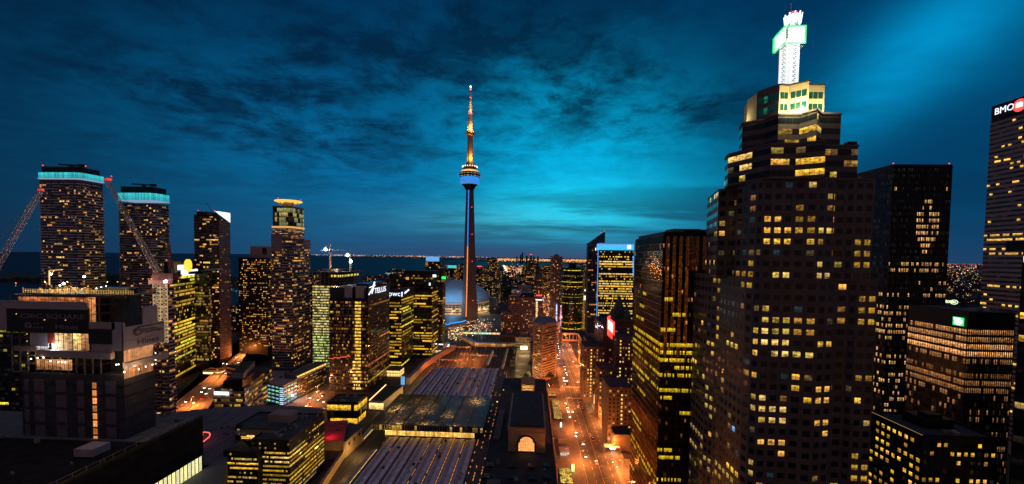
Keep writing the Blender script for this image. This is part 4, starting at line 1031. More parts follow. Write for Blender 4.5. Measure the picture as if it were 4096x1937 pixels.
# office tower with round gold emblem ---------------------------------
A = W(696, 1539, Z=0); B = W(826, 1460, Z=0); ztop = W(681, 1104, Y=A.y).z
d = Vector((B.x-A.x, B.y-A.y)).normalized(); n = Vector((-d.y, d.x))*16
P = [(A.x+n.x, A.y+n.y), (A.x, A.y), (B.x, B.y), (B.x+n.x, B.y+n.y)]
r = tower('office_tower', 'dark glass office tower with bright yellow floors and a round gold emblem on its roof', P, ztop, BLACK, 4.1, 2.2, .97, .62,
          office(.74, .16, .94, (YEL, LIME_Y, YEL), 21, .6, 1.25), seed=3, base=6, glass=GLASSR)
u3 = Vector((d.x, d.y, 0)); nn = Vector((d.y, -d.x, 0))
m0 = W(748, 1066, Y=(A.y+B.y)/2)
g = G(); mid = Vector(((A.x+B.x)/2, (A.y+B.y)/2, 0)); c = mid - u3*6 + nn*.5
zc = W(752, 1063, Y=c.y).z
for k in range(24):
    a0, a1 = 2*math.pi*k/24, 2*math.pi*(k+1)/24; g.bar(tuple(c+u3*6.6*math.cos(a0)+Vector((0, 0, zc+6.6*math.sin(a0)))), tuple(c+u3*6.6*math.cos(a1)+Vector((0, 0, zc+6.6*math.sin(a1)))), 2.6)
g.bar(tuple(c-u3*4+Vector((0, 0, zc+4))), tuple(c+u3*3+Vector((0, 0, zc-4))), 3.2)
g.make('round_emblem', glow('emblem_gold', (1, .52, .03), 1.5), r)
for (s0, s1, zz0, zz1) in ((-24, -11, 0, 6), (-16, 27, -7.5, -.5)):
    g = G(); p0 = c+u3*s0; p1 = c+u3*s1; zb_ = W(752, 1078, Y=c.y).z
    g.quad((p0.x, p0.y, zb_+zz0), (p1.x, p1.y, zb_+zz0), (p1.x, p1.y, zb_+zz1), (p0.x, p0.y, zb_+zz1)); g.quad((p0.x-nn.x, p0.y-nn.y, zb_+zz0), (p0.x-nn.x, p0.y-nn.y, zb_+zz1), (p1.x-nn.x, p1.y-nn.y, zb_+zz1), (p1.x-nn.x, p1.y-nn.y, zb_+zz0))
    g.make('white_sign', MATS['white_sign'], r)
g = G(); g.prism([tuple((mid+u3*s+nn*q_)[:2]) for s, q_ in ((-30, -6), (32, -6), (32, -14), (-30, -14))], ztop+1, ztop+16); g.make('sign_screen', BLACK, r)
# balconied residential tower low left behind the sign
P, z = boxplan(604, 670, 1132, 330, side=692)
tower('apartment_block', 'dark balcony block rising behind the second hoarding sign', P, z, CONCD, 3.1, 2.2, .9, .6, resid(.22, seed=6), seed=6, balcony=(1.2, 1, MATS['balcony_white']), vents=0)

# white-topped tower ---------------------------------------------------
P, z = boxplan(776, 872, 862, 515, side=918)
r = tower('condo_tower', 'dark condo tower with a bright white triangle at its top right corner', P, z, BLACK, 3.0, 2.4, .9, .7,
          [resid(.16, seed=31, lo=.4), resid(.05, (AMB,), 32, .3, .8), resid(.1, seed=33), resid(.1, seed=34)], seed=7, base=14, mech=False, balcony=(.7, 1, CONCD))
x0, x1, y0, y1 = P[0][0], P[1][0], P[0][1], P[2][1]; zt = W(830, 846, Y=515).z
g = G(); g.prism([(x0+2, y0+2), (x1-16, y0+2), (x1-16, y1-2), (x0+2, y1-2)], z+1, zt); g.make('penthouse', BLACK, r)
g = G(); g.box(x1+.1, x1+.6, y0+1, y1, 12, z-6); g.make('pale_side_wall', mat('mauve_precast', (.26, .19, .2), .8, 0, .25, .2), r)
windows(r, [((x1+.6, y0+1), (x1+.6, y1), 14, z-8, 62, 10, .35, .45, resid(.05, (AMB, PALE), 35, .4, 1.1, .1))], 'all')
ww = G(); za = zt; a = (x1-5, y0-.6); ww.poly([(x1-3, y0-.6, zt), (x1+1, y0-.6, zt-3), (x1+1, y0-.6, zt)]); ww.poly([(x1+1, y0-.6, zt-3), (x1+1, y1, zt-13), (x1+1, y1, zt), (x1+1, y0-.6, zt)]); ww.poly([(x1-5, y0-.6, zt), (x1+1, y0-.6, zt), (x1+1, y1, zt), (x1-5, y1, zt)])
ww.make('white_crown', glow('crown_white', (.95, .95, 1), 1.6), r)
g = G(); g.bar((x1-14, y0+8, zt), (x1-22, y0+8, zt+12), .5); g.make('roof_boom', REDST, r); beacon(x0+3, y0+3, zt, 'roof_beacon', r, .6); beacon(x1-7, y0+3, zt, 'roof_beacon', r, .6)
P, z = boxplan(776, 830, 1098, 500, side=834)
r = tower('condo_podium', 'yellow glazed lower block in front of the white topped condo tower', P, z, BLACK, 3.6, 2.2, .94, .7, office(.5, .25, .75, ((.7, .5, .08), (.9, .5, .12), AMB), 36, .06, .55), seed=8, base=14)
A = W(816, 1520, Z=0); P, z = boxplan(812, 878, 1486, A.y, side=905)
r = tower('lit_pavilion', 'small brilliantly lit white-gold glass pavilion beside the highway', P, z, CONC, 4.5, 3, .93, .9, lambda f, c, a_, b_: (2.2, 1.5, .7), seed=9, base=1, vents=0, mech=False)
P, z = boxplan(962, 1004, 1392, 700, depth=30)
tower('hotel_block', 'low yellow lit block at the end of the orange highway', P, z, CONC, 4.5, 2.5, .92, .7, office(.8, .3, .9, (YEL, PALE), 37, .5, 1.3), seed=10)

# dark residential tower
P, z = boxplan(954, 1068, 1034, 560, side=1092)
r = tower('condo_tower', 'broad dark condo tower dotted with amber windows beside the ring-topped tower', P, z, BLACK, 3.0, 2.1, .62, .55, resid(.30, seed=41, lo=.3, hi=1.15, run=.3), seed=11, base=20, vents=1, mech=False, balcony=(.5, 1, BLACK))
x0, x1, y0, y1 = P[0][0], P[1][0], P[0][1], P[2][1]; q = W(1001, 985, Y=564)
g = G(); g.box(q.x, x1, y0+4, y1, z+.2, q.z); g.make('plant_room', mat('mauve_panel', (.27, .2, .24), .8, 0, .15, .2), r)
g = G(); g.box(q.x+18, x1-3, y0+3.8, y0+3.98, z+6, q.z-2); g.make('louvre', BLACK, r)
# ring-topped tower
Yt = 440
P, zl = boxplan(1087, 1168, 958, Yt, side=1240)
GREYB = mat('grey_balcony', (.34, .32, .36), .7, 0, .1, .1)
r = tower('ring_top_tower', 'tall dark condo tower topped by a glowing golden ring', P, zl, CONCD, 3.05, 2.0, .7, .55, [resid(.27, seed=51, lo=.3, hi=1.05), resid(.30, (AMB, ORG, AMB), seed=52), resid(.2, seed=53), resid(.2, seed=54)], seed=12, base=26, mech=False, vents=0, balcony=(.9, 1, GREYB))
x0, x1, y0, y1 = P[0][0], P[1][0], P[0][1], P[2][1]
g = G(); zq = W(1100, 936, Y=Yt).z; g.box(x0-.5, x0+12, y0-.4, y0+14, zl-14, zq); g.box(x1-4, x1+.4, y1-14, y1+.4, zl-10, zl+1); g.make('grey_service_block', mat('mauve_panel', (0, 0, 0)), r)
U0, zu = boxplan(1087, 1164, 824, Yt+1, side=1221)
(ux0, uy0), (ux1, _), (_, uy1), _ = U0; c = 3.5
UP = [(ux0+1, uy0), (ux1-c, uy0), (ux1-1, uy0+1), (ux1, uy0+c), (ux1, uy1-c), (ux1-c, uy1), (ux0+1, uy1)]
g = G(); g.prism(UP, zl, zu); g.make('upper_shaft', BLACK, r)
fac = []
for k in range(len(UP)):
    A, B = UP[k], UP[(k+1) % len(UP)]; ln = math.dist(A, B)
    if k >= 5: continue
    fac.append((A, B, zl+1, zu-24, 12, max(1, round(ln/2.4)), .92, .6, resid(.38, seed=55+k, lo=.4, hi=1.2)))
windows(r, fac, 'band')
windows(r, [(f[0], f[1], zu-23, zu-2, 4, f[5], .9, .93, resid(.75, ((.5, .4, .1), (.3, .3, .12), (.9, .6, .15)), 61, .1, .8)) for f in fac], 'curtain')
for zz in [zl+1+k*(zu-25-zl)/12 for k in range(13)]+[zu-1, zu-12]:
    g = G(); g.prism(inset(UP, -.7), zz-.35, zz+.25); g.make('balcony', GREYB, r)
g = G(); g.prism(inset(UP, -1.0), zu-24.6, zu-22.6, cap=False); g.make('amber_floor_band', glow('amber_band', (1, .5, .12), .8), r)
cx, cy = (ux0+ux1)/2-.5, (uy0+uy1)/2; zr0 = W(1150, 816, Y=Yt+1).z; zr1 = W(1150, 797, Y=Yt+1).z; rad = (ux1-ux0)*.52
g = G(); g.lathe(cx, cy, [(rad*.95, zr1-2.3), (rad*1.22, zr1-1.3), (rad*1.26, zr1-.6), (rad*1.20, zr1), (rad*.9, zr1-.9)], 36); g.make('golden_ring', glow('ring_gold', (1, .52, .07), 1.25), r)
g = G()
for k in range(10): a = 2*math.pi*k/10; g.bar((cx+rad*.6*math.cos(a), cy+rad*.6*math.sin(a), zu), (cx+rad*1.05*math.cos(a), cy+rad*1.05*math.sin(a), zr1-1.4), .5)
g.lathe(cx, cy, [(rad*.5, zu), (rad*.5, zr1-.8)], 16); g.make('ring_strut', STEEL, r)
for a in (.2, 2.4, 4.4): beacon(cx+rad*1.15*math.cos(a), cy+rad*1.15*math.sin(a), zr1, 'roof_beacon', r, .5)

# podium with teal windows
Zp = 22.0
p0, p1, p2, p3 = gp(1067, 1527, Zp), gp(1134, 1541, Zp), gp(1188, 1516, Zp), gp(1305, 1462, Zp)
P = [p0, p1, p2, p3, (p3[0]-45, p3[1]+10), (p0[0]-30, p0[1]+60)]
TEALW = (.18, .62, .50)
def tealblock():
    r = thing('corner_block', 'black low block with pale teal windows at its corner and amber ones along its side', 'building', ((p0[0]+p3[0])/2, (p0[1]+p3[1])/2, 0))
    g = G(); g.prism(P, 0, Zp-1, cap=False); g.make('wall', BLACK, r)
    rr = random.Random(6)
    tl = lambda f, c, a_, b_: tuple(v*rr.uniform(.45, 1.2) for v in TEALW)
    windows(r, [(P[0], P[1], 1, Zp-2, 5, 4, .7, .45, tl), (P[1], P[2], 1, Zp-2, 5, 4, .7, .45, tl), (P[2], P[3], 1, Zp-2, 6, 26, .6, .5, resid(.6, (AMB, ORG, PALE), 63, .15, .7))], 'punched')
    g = G(); g.prism(inset(P, -1.5), Zp-1, Zp); g.make('roof_slab', PANELG, r)
    windows(r, [(ext(P[2], P[3], 0), P[3], Zp+.2, Zp+3.2, 1, 30, .95, .8, lambda f, c, a_, b_: (.9, .6, .12))], 'curtain')
    g = G(); g.prism([ext(P[2], P[3], 0), P[3], (P[3][0]-14, P[3][1]), (P[2][0]-14, P[2][1])], Zp+.05, Zp+3.4); g.make('upper_storey', CONCD, r)
    g = G(); a = Vector((*P[1], 0)); 
    for k in range(9): g.box(P[1][0]-4, P[1][0]+.3, P[1][1]-.4, P[1][1]-.2, 2+k*2, 2.5+k*2)
    g.make('white_corner_light', glow('corner_white', (.6, .75, 1), 1.3), r)
    rng = random.Random(3)
    for k in range(14):
        g = G(); x = P[0][0]+rng.uniform(2, 18); y = P[0][1]+rng.uniform(10, 30); g.box(x, x+2, y, y+2, Zp+.1, Zp+rng.uniform(1, 3)); g.make('roof_vent', CONCD, r)
    light('POINT', (P[2][0]+4, P[2][1]-2, 5), 6000, (.9, .95, 1), 'entrance_lamp', r, 1)
tealblock()
# low curved banded building
def lowcurved():
    r = thing('terraced_block', 'low curving building with stepped dark roofs, yellow floor bands and a white sign', 'building', (*gp(980, 1560, 30), 0))
    z = 33.0
    a, b = gp(853, 1556, z), gp(978, 1556, z); c = gp(1095, 1474, z)
    cc = [b] + [ext(b, c, t) for t in (.25, .5, .75, 1)]
    cc = [(p[0]-3*math.sin(math.pi*k/4), p[1]) for k, p in enumerate(cc)]
    P = [a]+cc+[(c[0]-60, c[1]+10), (a[0], a[1]+60)]
    nf = 7
    lf = resid(.55, (YEL, (.9, .55, .08), ORG), 71, .15, .8, .6)
    for k in range(nf):
        zz0 = z*k/nf; g = G(); g.prism(P, zz0, zz0+z/nf*.45); g.make('floor_band', mat('terrace_precast', (.36, .25, .17), .8, 0, .2, .2), r)
        g = G(); Q = inset(P, 1.2); g.prism(Q, zz0+z/nf*.45, z*(k+1)/nf, cap=False)
        g.make('wall', BLACK, r)
        windows(r, [(Q[i], Q[i+1], zz0+z/nf*.45, z*(k+1)/nf, 1, max(2, int(math.dist(Q[i], Q[i+1])/1.8)), .95, .95, lf) for i in range(5)], 'band')
    g = G(); g.prism(inset(P, 1), z+.02, z+.6); g.make('roof', ROOF, r)
    P2 = [gp(893, 1545, 36), gp(970, 1542, 36), gp(1040, 1498, 36), gp(985, 1490, 36)]
    g = G(); g.prism(P2, z+.5, 41); g.make('dark_upper_floor', BLACK, r)
    P3 = [gp(925, 1500, 44), gp(975, 1502, 44), gp(1020, 1452, 44), gp(975, 1454, 44)]
    g = G(); g.prism(P3, 41, 46, cap=False); g.make('plant_screen', STEEL, r); g = G(); g.poly(setz(P3, 45.8)); g.make('planted_roof', GREEN, r)
    s0 = W(856, 1580, Y=a[1]-.6); s1 = W(914, 1568, Y=a[1]-.6); g = G(); g.box(s0.x, s1.x, a[1]-.7, a[1]-.3, s0.z, s1.z); g.make('white_sign', MATS['white_sign'], r)
    return r
lowcurved()
# arena
def arena():
    P = [(-187, 180), (-147, 180), (-166, 207), (-184, 234), (-184, 283), (-168, 283), (-166.5, 314), (-190, 317), (-222, 317), (-258, 306), (-290, 292), (-290, 224), (-187, 224)]
    r = thing('arena', 'broad windowless arena with smooth dark grey roof and red neon curve', 'arena', (-230, 290, 0))
    g = G(); g.prism(P, 0, 30, cap=False); g.make('wall', CONCD, r)
    g = G(); Z = [30.2]*len(P); g.poly([(x, y, 30.2) for x, y in P]); g.make('roof', mat('arena_roof', (.125, .125, .15), .8, 0, .12, .05), r)
    g = G()
    rr = random.Random(23)
    for px, py in ((1120/1.653*1+116, 1702), (890, 1738), (930, 1733), (963, 1705), (905, 1710), (1640/1.653, 1735)):
        q = W(px, py, Z=30.3); 
        if q.y < 320 and q.x < -186: g.box(q.x, q.x+1.6, q.y, q.y+1.2, 30.3, 31)
    for k in range(4): q = W(880+k*22, 1715+(k % 2)*25, Z=30.3); g.box(q.x, q.x+1.4, q.y, q.y+1.4, 30.3, 31.2)
    g.make('roof_hatch', mat('red_hatch', (.25, .03, .04), .8, 0, .2, 1), r)
    g = G(); pts = [(783, 1729), (800, 1732), (818, 1729), (836, 1731), (841, 1738), (836, 1749), (816, 1765), (795, 1774), (786, 1768)]
    pts2 = [(783, 1737), (800, 1734), (812, 1738), (806, 1746)]
    for PP in (pts, pts2):
        Q = [W(a, b, Z=33) for a, b in PP]
        for a, b in zip(Q[:-1], Q[1:]): g.bar(a, b, .45)
    g.make('red_neon_curve', glow('neon_pink', (1, .10, .07), 2.2), r)
    g = G(); g.box(-187, -181, 240, 262, 30.25, 31.3); g.make('roof_duct', BLACK, r)
    for k in range(9): x0_ = -190-k*11; g = G(); g.bar((x0_, 230, 30.3), (x0_, 300, 30.3), .22); g.make('roof_seam', CONCD, r)
    for k in range(14):
        x = rr.uniform(-280, -190); y = rr.uniform(230, 290); s = rr.uniform(.5, 1.3); g = G(); g.lathe(x, y, [(s*.5, 30.2), (s*.5, 30.9), (s*.8, 31.0), (.1, 31.5)], 8); g.make('roof_vent', CONC, r)
    return r
arena()
# foreground office block with lit floors
def foreground():
    Y = 238.0
    a = W(1006, 1764, Y=Y); b = W(1157, 1766, Y=Y); z = b.z; d = ray(1296, 1650); yb = b.x*d.y/d.x
    P = [(a.x, Y), (b.x, Y), (b.x, yb), (a.x-24, yb), (a.x-24, Y+18), (a.x, Y+18)]
    r = thing('office_block', 'black foreground office block with glowing yellow floors and a stepped roof', 'building', ((a.x+b.x)/2, Y+20, 0))
    g = G(); g.prism(P, 0, z, cap=False); g.make('wall', BLACK, r)
    def rows(seed, z1): 
        return office(.92, .1, .93, (YEL, PALE, YEL), seed, .55, 1.2, bands=lambda f: .15 if f >= 11 else .97)
    nf = 13; side = office(.9, .05, .9, (YEL, PALE), 83, .5, 1.1, bands=lambda f: .25 if f >= 12 else 1)
    windows(r, [(P[0], P[1], 2, z-.6, nf, 20, .92, .42, rows(81, z)), (P[1], P[2], 2, z-.6, nf, 34, .92, .46, side), (P[4], P[5], 2, z-.6, nf, 20, .92, .42, rows(84, z))], 'band', m=GLASSR)
    g = G()
    for k in range(21): x = P[0][0]+(P[1][0]-P[0][0])*k/20; g.box(x-.08, x+.08, Y-.14, Y-.07, 2, z)
    for k in range(35): y = P[1][1]+(P[2][1]-P[1][1])*k/34; g.box(b.x+.07, b.x+.14, y-.08, y+.08, 2, z)
    g.make('mullion', mat('dull_mullion', (.05, .05, .055), .5, .4, .1, 1), r)
    roofing(r, P, z, ROOF, BLACK, .9, 4, False, 6)
    # left wing
    wz = W(975, 1807, Y=Y-4).z; wa = W(894, 1807, Y=Y-4); wb = W(1058, 1807, Y=Y-4)
    Q = [(wa.x, Y-4), (a.x+7, Y-4), (a.x+7, Y-.1), (a.x-.1, Y-.1), (a.x-.1, Y+17.9), (a.x-24.1, Y+17.9), (a.x-24.1, Y+24), (wa.x, Y+24)]
    g = G(); g.prism(Q, 0, wz, cap=False); g.make('wing_wall', BLACK, r)
    windows(r, [(Q[0], Q[1], 2, wz-.4, 11, 22, .92, .42, office(.9, .1, .85, (YEL, PALE, YEL), 82, .5, 1.15, bands=lambda f: .12 if f >= 10 else .97))], 'band', m=GLASSR)
    g = G(); g.poly(setz(inset(Q, .4), wz+.05)); g.make('wing_roof', ROOF, r)
    g = G(); m0 = W(959, 1716, Y=Y+10); m1 = W(1112, 1716, Y=Y+10); g.box(m0.x, m1.x, Y+10, Y+19, wz, m0.z); g.make('plant_room', mat('taupe_panel', (.34, .27, .24), .8, 0, .15, .2), r)
    g = G(); g.box(m0.x-.3, m1.x+.3, Y+9.7, Y+19.3, m0.z+.02, m0.z+.6); g.make('plant_roof', ROOF, r)
    windows(r, [((m0.x+1, Y+9.9), (m0.x+10, Y+9.9), wz+1, wz+4, 1, 5, .85, .8, lambda *q: (.9, .55, .1))], 'band')
    g = G(); n0 = W(1072, 1660, Y=Y+24); n1 = W(1157, 1682, Y=Y+24); g.box(n0.x, n1.x, Y+24, Y+34, z, n0.z); g.make('plant_room', MATS['taupe_panel'], r)
    rng = random.Random(2)
    for k in range(12):
        g = G(); x = rng.uniform(n1.x, b.x-3); y = rng.uniform(Y+8, yb-3); s = rng.uniform(.5, 1.3); g.box(x, x+s*1.5, y, y+s, z+.15, z+.6+s*1.4); g.make('roof_unit', CONC if k % 2 else STEEL, r)
    g = G(); g.bar((n1.x+6, Y+30, z), (n1.x+6, Y+30, z+7), .2); g.bar((n1.x+6, Y+30, z+5), (n1.x+11, Y+33, z+6), .2); g.make('roof_mast', STEEL, r)
foreground()
# red-roofed block
P = [gp(1296, 1767, 14), gp(1374, 1762, 14), gp(1392, 1684, 14), gp(1296, 1688, 14)]
r = thing('theatre_block', 'small tan block with a flat red roof beside the tracks', 'building', (P[0][0], P[0][1], 0))
g = G(); g.prism(P, 0, 14); g.make('wall', mat('tan_render', (.42, .28, .16), .85, 0, .15, .3), r); g = G(); g.prism(inset(P, -.3), 14.02, 14.5); g.make('roof', mat('red_roof', (.42, .02, .05), .7, 0, .2, .2), r)
cx = (P[0][0]+P[2][0])/2; cy = (P[0][1]+P[2][1])/2
light('POINT', (P[0][0]+2, P[0][1]+6, 19), 1500, (1, .12, .15), 'red_roof_lamp', r, 1)
g = G(); g.lathe(cx+1, cy, [(2.2, 14.52), (2.2, 14.62)], 20); g.make('roof_medallion', BLACK, r)
Q = [P[1], (P[1][0]+5, P[1][1]-1), (P[2][0]+14, P[2][1]+26), (P[2][0]+6, P[2][1]+26), P[2]]
P = [(P[1][0]+.4, P[1][1]-1), gp(1385, 1768, 12), gp(1447, 1714, 12), gp(1444, 1706, 12), (P[2][0]+.5, P[2][1])]
r = thing('trackside_block', 'narrow tan building with a dark roof and small square windows facing the tracks', 'building', (P[1][0], P[1][1], 0))
g = G(); g.prism(P, 0, 12.5); g.make('wall', MATS['tan_render'], r); g = G(); g.prism(inset(P, .4), 12.55, 13.1); g.make('roof', ROOF, r)
windows(r, [(P[1], P[2], 7, 11, 1, 3, .28, .6, lambda *q: None)], 'all')
light('POINT', (P[1][0]+7, P[1][1]+2, 6), 2500, (1, .6, .2), 'wall_lamp', r, 1)
g = G(); a, b = gp(1275, 1937, 6), gp(1372, 1795, 6); aa = ext(a, b, -.6)
g.prism([aa, (aa[0]+2, aa[1]), (b[0]+2, b[1]), b], 0, 6); o = g.make('trackside_wall', MATS['tan_render']); seal(o); tag(o, 'tan concrete wall running beside the left tracks to the picture bottom', 'wall')
# glass cube and green-roofed strip building
P, z = boxplan(1306, 1428, 1606, 380, side=1470, topz=20)
a = gp(1308, 1612, 20); b_ = gp(1430, 1614, 20); P = [a, b_, gp(1468, 1582, 20), gp(1350, 1582, 20)]
r = tower('glass_pavilion', 'small dark glass cube with yellow upper floor in front of the tall logo-topped tower', P, 20, BLACK, 5.5, 3, .95, .8, [office(.5, .1, .9, (YEL,), 91, .4, .9, bands=lambda f: (1, .1, .95)[f % 3])]*4, seed=14, base=.5, vents=5, roofm=ROOF, mech=False)
P = [gp(1476, 1605, 9), gp(1534, 1608, 9), gp(1612, 1543, 9), gp(1545, 1540, 9)]
r = thing('green_roof_hall', 'long low hall with a dark planted roof and warm lit glass end beside the tracks', 'building', (P[0][0], P[0][1], 0))
g = G(); g.prism(P, 0, 9); g.make('wall', CONCL, r); g = G(); g.prism(inset(P, 2.2), 9.02, 9.5); g.make('planted_roof', GREEN, r)
windows(r, [(P[0], P[1], .6, 8, 1, 8, .9, .85, lambda *q: (1.2, .75, .25))], 'curtain')
g = G(); g.bar((*ext(P[0], P[3], .02), 9.5), (*ext(P[0], P[3], .98), 9.5), .7); g.make('edge_light', MATS['warm_strip'], r)
P, z = boxplan(1548, 1600, 1500, 500, depth=16, topz=9)
r = tower('station_entrance', 'small bright lit glass station entrance left of the rail wall', P, 9, CONC, 4, 3, .9, .85, lambda *q: (1.3, .75, .22), seed=15, base=.3, vents=0, mech=False)
a = W(1613, 1512, Y=470); g = G(); g.box(a.x-3, a.x+1.6, 470, 471, 0.1, 10); o = g.make('video_screen', glow('screen_blue', (.08, .45, .8), .8)); seal(o); tag(o, 'upright blue video screen beside the small lit station entrance', 'screen')

# logo-topped glass tower -----------------------------------------------
def telus():
    Y = 441.0
    P, z = boxplan(1316, 1472, 1193, Y, side=1558)
    (x0, y0), (x1, _), (_, y1), _ = P
    r = thing('logo_office_tower', 'broad dark glass tower with white TELUS lettering on its top right side', 'building', ((x0+x1)/2, (y0+y1)/2, 0))
    g = G(); g.prism(P, 0, z, cap=False); g.make('wall', BLACK, r)
    fr = office(.10, .20, .5, (YEL, ORG, AMB), 101, .15, .9)
    rng = random.Random(102)
    def front(f, c, nf, nc):
        if 22 <= c <= 26 and 3 < f: return (.95, .55, .06) if rng.random() < .82 else (.4, .2, .03)
        if f < 9 and 19 < c < 27 and rng.random() < .7: return (1.1, .65, .15)
        v = fr(f, c, nf, nc)
        if v: return v
        return (.045, .014, .007) if rng.random() < .4 else None  # dim brown reflections put in as faint glow
    sd = office(.25, .1, .8, (YEL, ORG, (1, .25, .05)), 103, .1, .7, bands=lambda f: .75 if f < 8 else .12)
    windows(r, [(P[0], P[1], 2, z-3, 27, 33, .93, .62, front), (P[1], P[2], 2, z-3, 27, 40, .95, .55, sd)], 'band', m=GLASSR)
    # crown: sloping screen walls with boxes
    zt = W(1350, 1146, Y=Y+4).z
    g = G(); g.box(x0, x0+26, y0+2, y1-6, z, zt-1); g.box(x0+26, x1-4, y0+12, y1-4, z, zt+3); g.make('crown_screen', mat('crown_glass_navy', (.02, .035, .05), .25, .2, .2, .2), r)
    for a, b in ((1378, 1408), (1422, 1455)):
        A = W(a, 1146, Y=Y+1); B = W(b, 1187, Y=Y+1); g = G(); g.box(A.x, B.x, Y+1, Y+9, z, A.z); g.make('grey_plant_box', PANELG, r)
    g = G(); i = 0; zs = W(1472, 1176, X=x1).z
    g.prism([(x1-3, y0+1), (x1, y0+1), (x1, y1), (x1-3, y1)], z, z+12); g.make('sign_wall', BLACK, r)
    q = W(1498, 1175, X=x1+.3); text('TELUS', 9.0, 'sign_lettering', MATS['white_sign'], r, q, (0, 1, 0), extrude=.1, bold=.0, xs=1.5)
    g = G(); q2 = W(1475, 1180, X=x1+.4); P_ = [q2, q2+Vector((0, 12, 7)), q2+Vector((0, 17, 13.5))]; g.bar(P_[0], P_[1], .9); g.bar(P_[1], P_[2], 1.3); g.bar(q2+Vector((0, 2, 8)), q2+Vector((0, 19, 9.5)), .8); g.bar(q2+Vector((0, 9, .5)), q2+Vector((0, 15, 9)), .9)
    g.make('sign_swoosh', MATS['white_sign'], r)
    for yy in (y1-16, y1-8): beacon(x1-1.5, yy, z+12, 'roof_beacon', r, .5)
    # red reflection low on the front, drawn as a glowing strip
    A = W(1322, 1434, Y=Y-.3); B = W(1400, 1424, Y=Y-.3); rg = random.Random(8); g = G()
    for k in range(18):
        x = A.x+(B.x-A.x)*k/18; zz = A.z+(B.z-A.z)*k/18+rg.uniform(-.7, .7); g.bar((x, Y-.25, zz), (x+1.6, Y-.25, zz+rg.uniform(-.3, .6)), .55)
    g.make('red_reflection', glow('reflection_red', (1, .06, .03), 1.2), r)
    return r
telus()
# unfinished tower with cranes
def unfinished():
    Y = 530.0
    P, z = boxplan(1250, 1366, 1088, Y, side=1447)
    (x0, y0), (x1, _), (_, y1), _ = P
    r = thing('unfinished_tower', 'half-built tower with open concrete floors on top and greenish lit storeys below', 'construction site', ((x0+x1)/2, (y0+y1)/2, 0))
    zg = W(1300, 1142, Y=Y).z
    nf = int(zg/3.6)
    g = G(); g.prism(P, 0, zg, cap=False); g.make('wall', BLACK, r)
    L1 = lambda f, c, a_, b_: tuple(v*random.Random(f*77+c).choice((.15, .5, .75, 1.0)) for v in ((.75, .62, .22) if f > 12 else (.62, .68, .22)))
    windows(r, [(P[0], P[1], 1, zg, nf, 20, .92, .6, L1), (P[1], P[2], 1, zg, nf, 20, .92, .6, resid(.3, seed=111))], 'band')
    n2 = max(4, round((z-zg)/3.4))
    for k in range(n2+1):
        zz = zg+(z-zg)*k/n2; g = G(); g.box(x0-1, x1+1, y0-1, y1+1, zz-.3, zz+.1); g.make('floor_slab', CONC, r)
    g = G(); 
    for k in range(8):
        x = x0+(x1-x0)*k/7; g.bar((x, y0, zg), (x, y0, z), .7); y = y0+(y1-y0)*k/7; g.bar((x1, y, zg), (x1, y, z), .7)
    g.make('concrete_column', CONC, r)
    g = G(); g.box(x0+8, x1-8, y0+8, y1-8, zg, z+3.5); g.make('lift_core', CONCD, r)
    g = G(); 
    for k in range(6): y = y0+2+(y1-y0-4)*k/6; g.box(x1-3, x1-2.8, y, y+(y1-y0)/9, z-2*(z-zg)/n2+.4, z-(z-zg)/n2-.6, 0, (.9, .7, .12))
    for k in range(4): x = x1-16+4*k; g.box(x, x+3, y0+3, y0+3.2, z-2*(z-zg)/n2+.4, z-(z-zg)/n2-.6, 0, (.8, .6, .1))
    g.haslit = True; g.make('lit_hoarding', GLASS, r)
    rng = random.Random(5)
    for k in range(16): x = rng.uniform(x0, x1-4); y = rng.uniform(y0, y1-2); g = G(); g.box(x, x+rng.uniform(1, 4), y, y+1, z+.1, z+rng.uniform(.5, 2.5)); g.make('stacked_material', MATS['site_timber'], r)
    light('POINT', (x1-10, y0+6, z+6), 9000, (1, .7, .4), 'site_lamp', r, 1)
    return P, z
P, z = unfinished()
for px, pt, pj, jl, jr, lab in ((1321, 971, 1000, 1285, 1385, 'left tower crane with white floodlight on the half-built tower roof'), (1402, 1000, 1022, 1375, 1420, 'right tower crane with two white floodlights on the half-built tower roof')):
    Y = P[0][1]+12; b = W(px, 1070, Y=Y); tp = W(px-2, pt, Y=Y); j = W(px, pj, Y=Y)
    t = thing('tower_crane', lab, 'crane', (b.x, Y, z+.1)); g = G(); lattice(g, (b.x, Y, z+.1), (b.x, Y, j.z), 1.8, 14, .3); g.make('mast', LATT, t)
    g = G(); lattice(g, (b.x, Y, j.z), (b.x, Y, tp.z), 1.4, 5, .3, .4); g.make('apex', LATT, t)
    a = W(jl, pj+2, Y=Y); c = W(jr, pj-1, Y=Y); g = G(); lattice(g, a, (b.x, Y, j.z), 1.3, 7, .28); g.make('counter_jib', LATT, t); g = G(); lattice(g, (b.x, Y, j.z), c, 1.3, 14, .28); g.make('jib', LATT, t)
    g = G(); g.box(b.x-1.6, b.x+1.6, Y-1.6, Y+1.6, j.z-3, j.z-1); g.make('cab', CONC, t)
    g = G(); g.bar(a, (b.x, Y, tp.z), .25); g.bar((b.x, Y, tp.z), c, .25); g.make('tie_rod', STEEL, t)
    q = W(1302 if px < 1350 else 1390, 998 if px < 1350 else 1021, Y=Y-1.5); g = G(); g.ball(q, 2.0); g.make('floodlight', MATS['blue_white_lamp'], t)
    if px > 1350: q = W(1403, 1046, Y=Y-1.5); g = G(); g.ball(q, 2.0); g.make('floodlight', MATS['white_lamp'], t)
    light('POINT', (q.x, q.y-2, q.z), 5000, (.9, .95, 1), 'crane_light', t, 1)
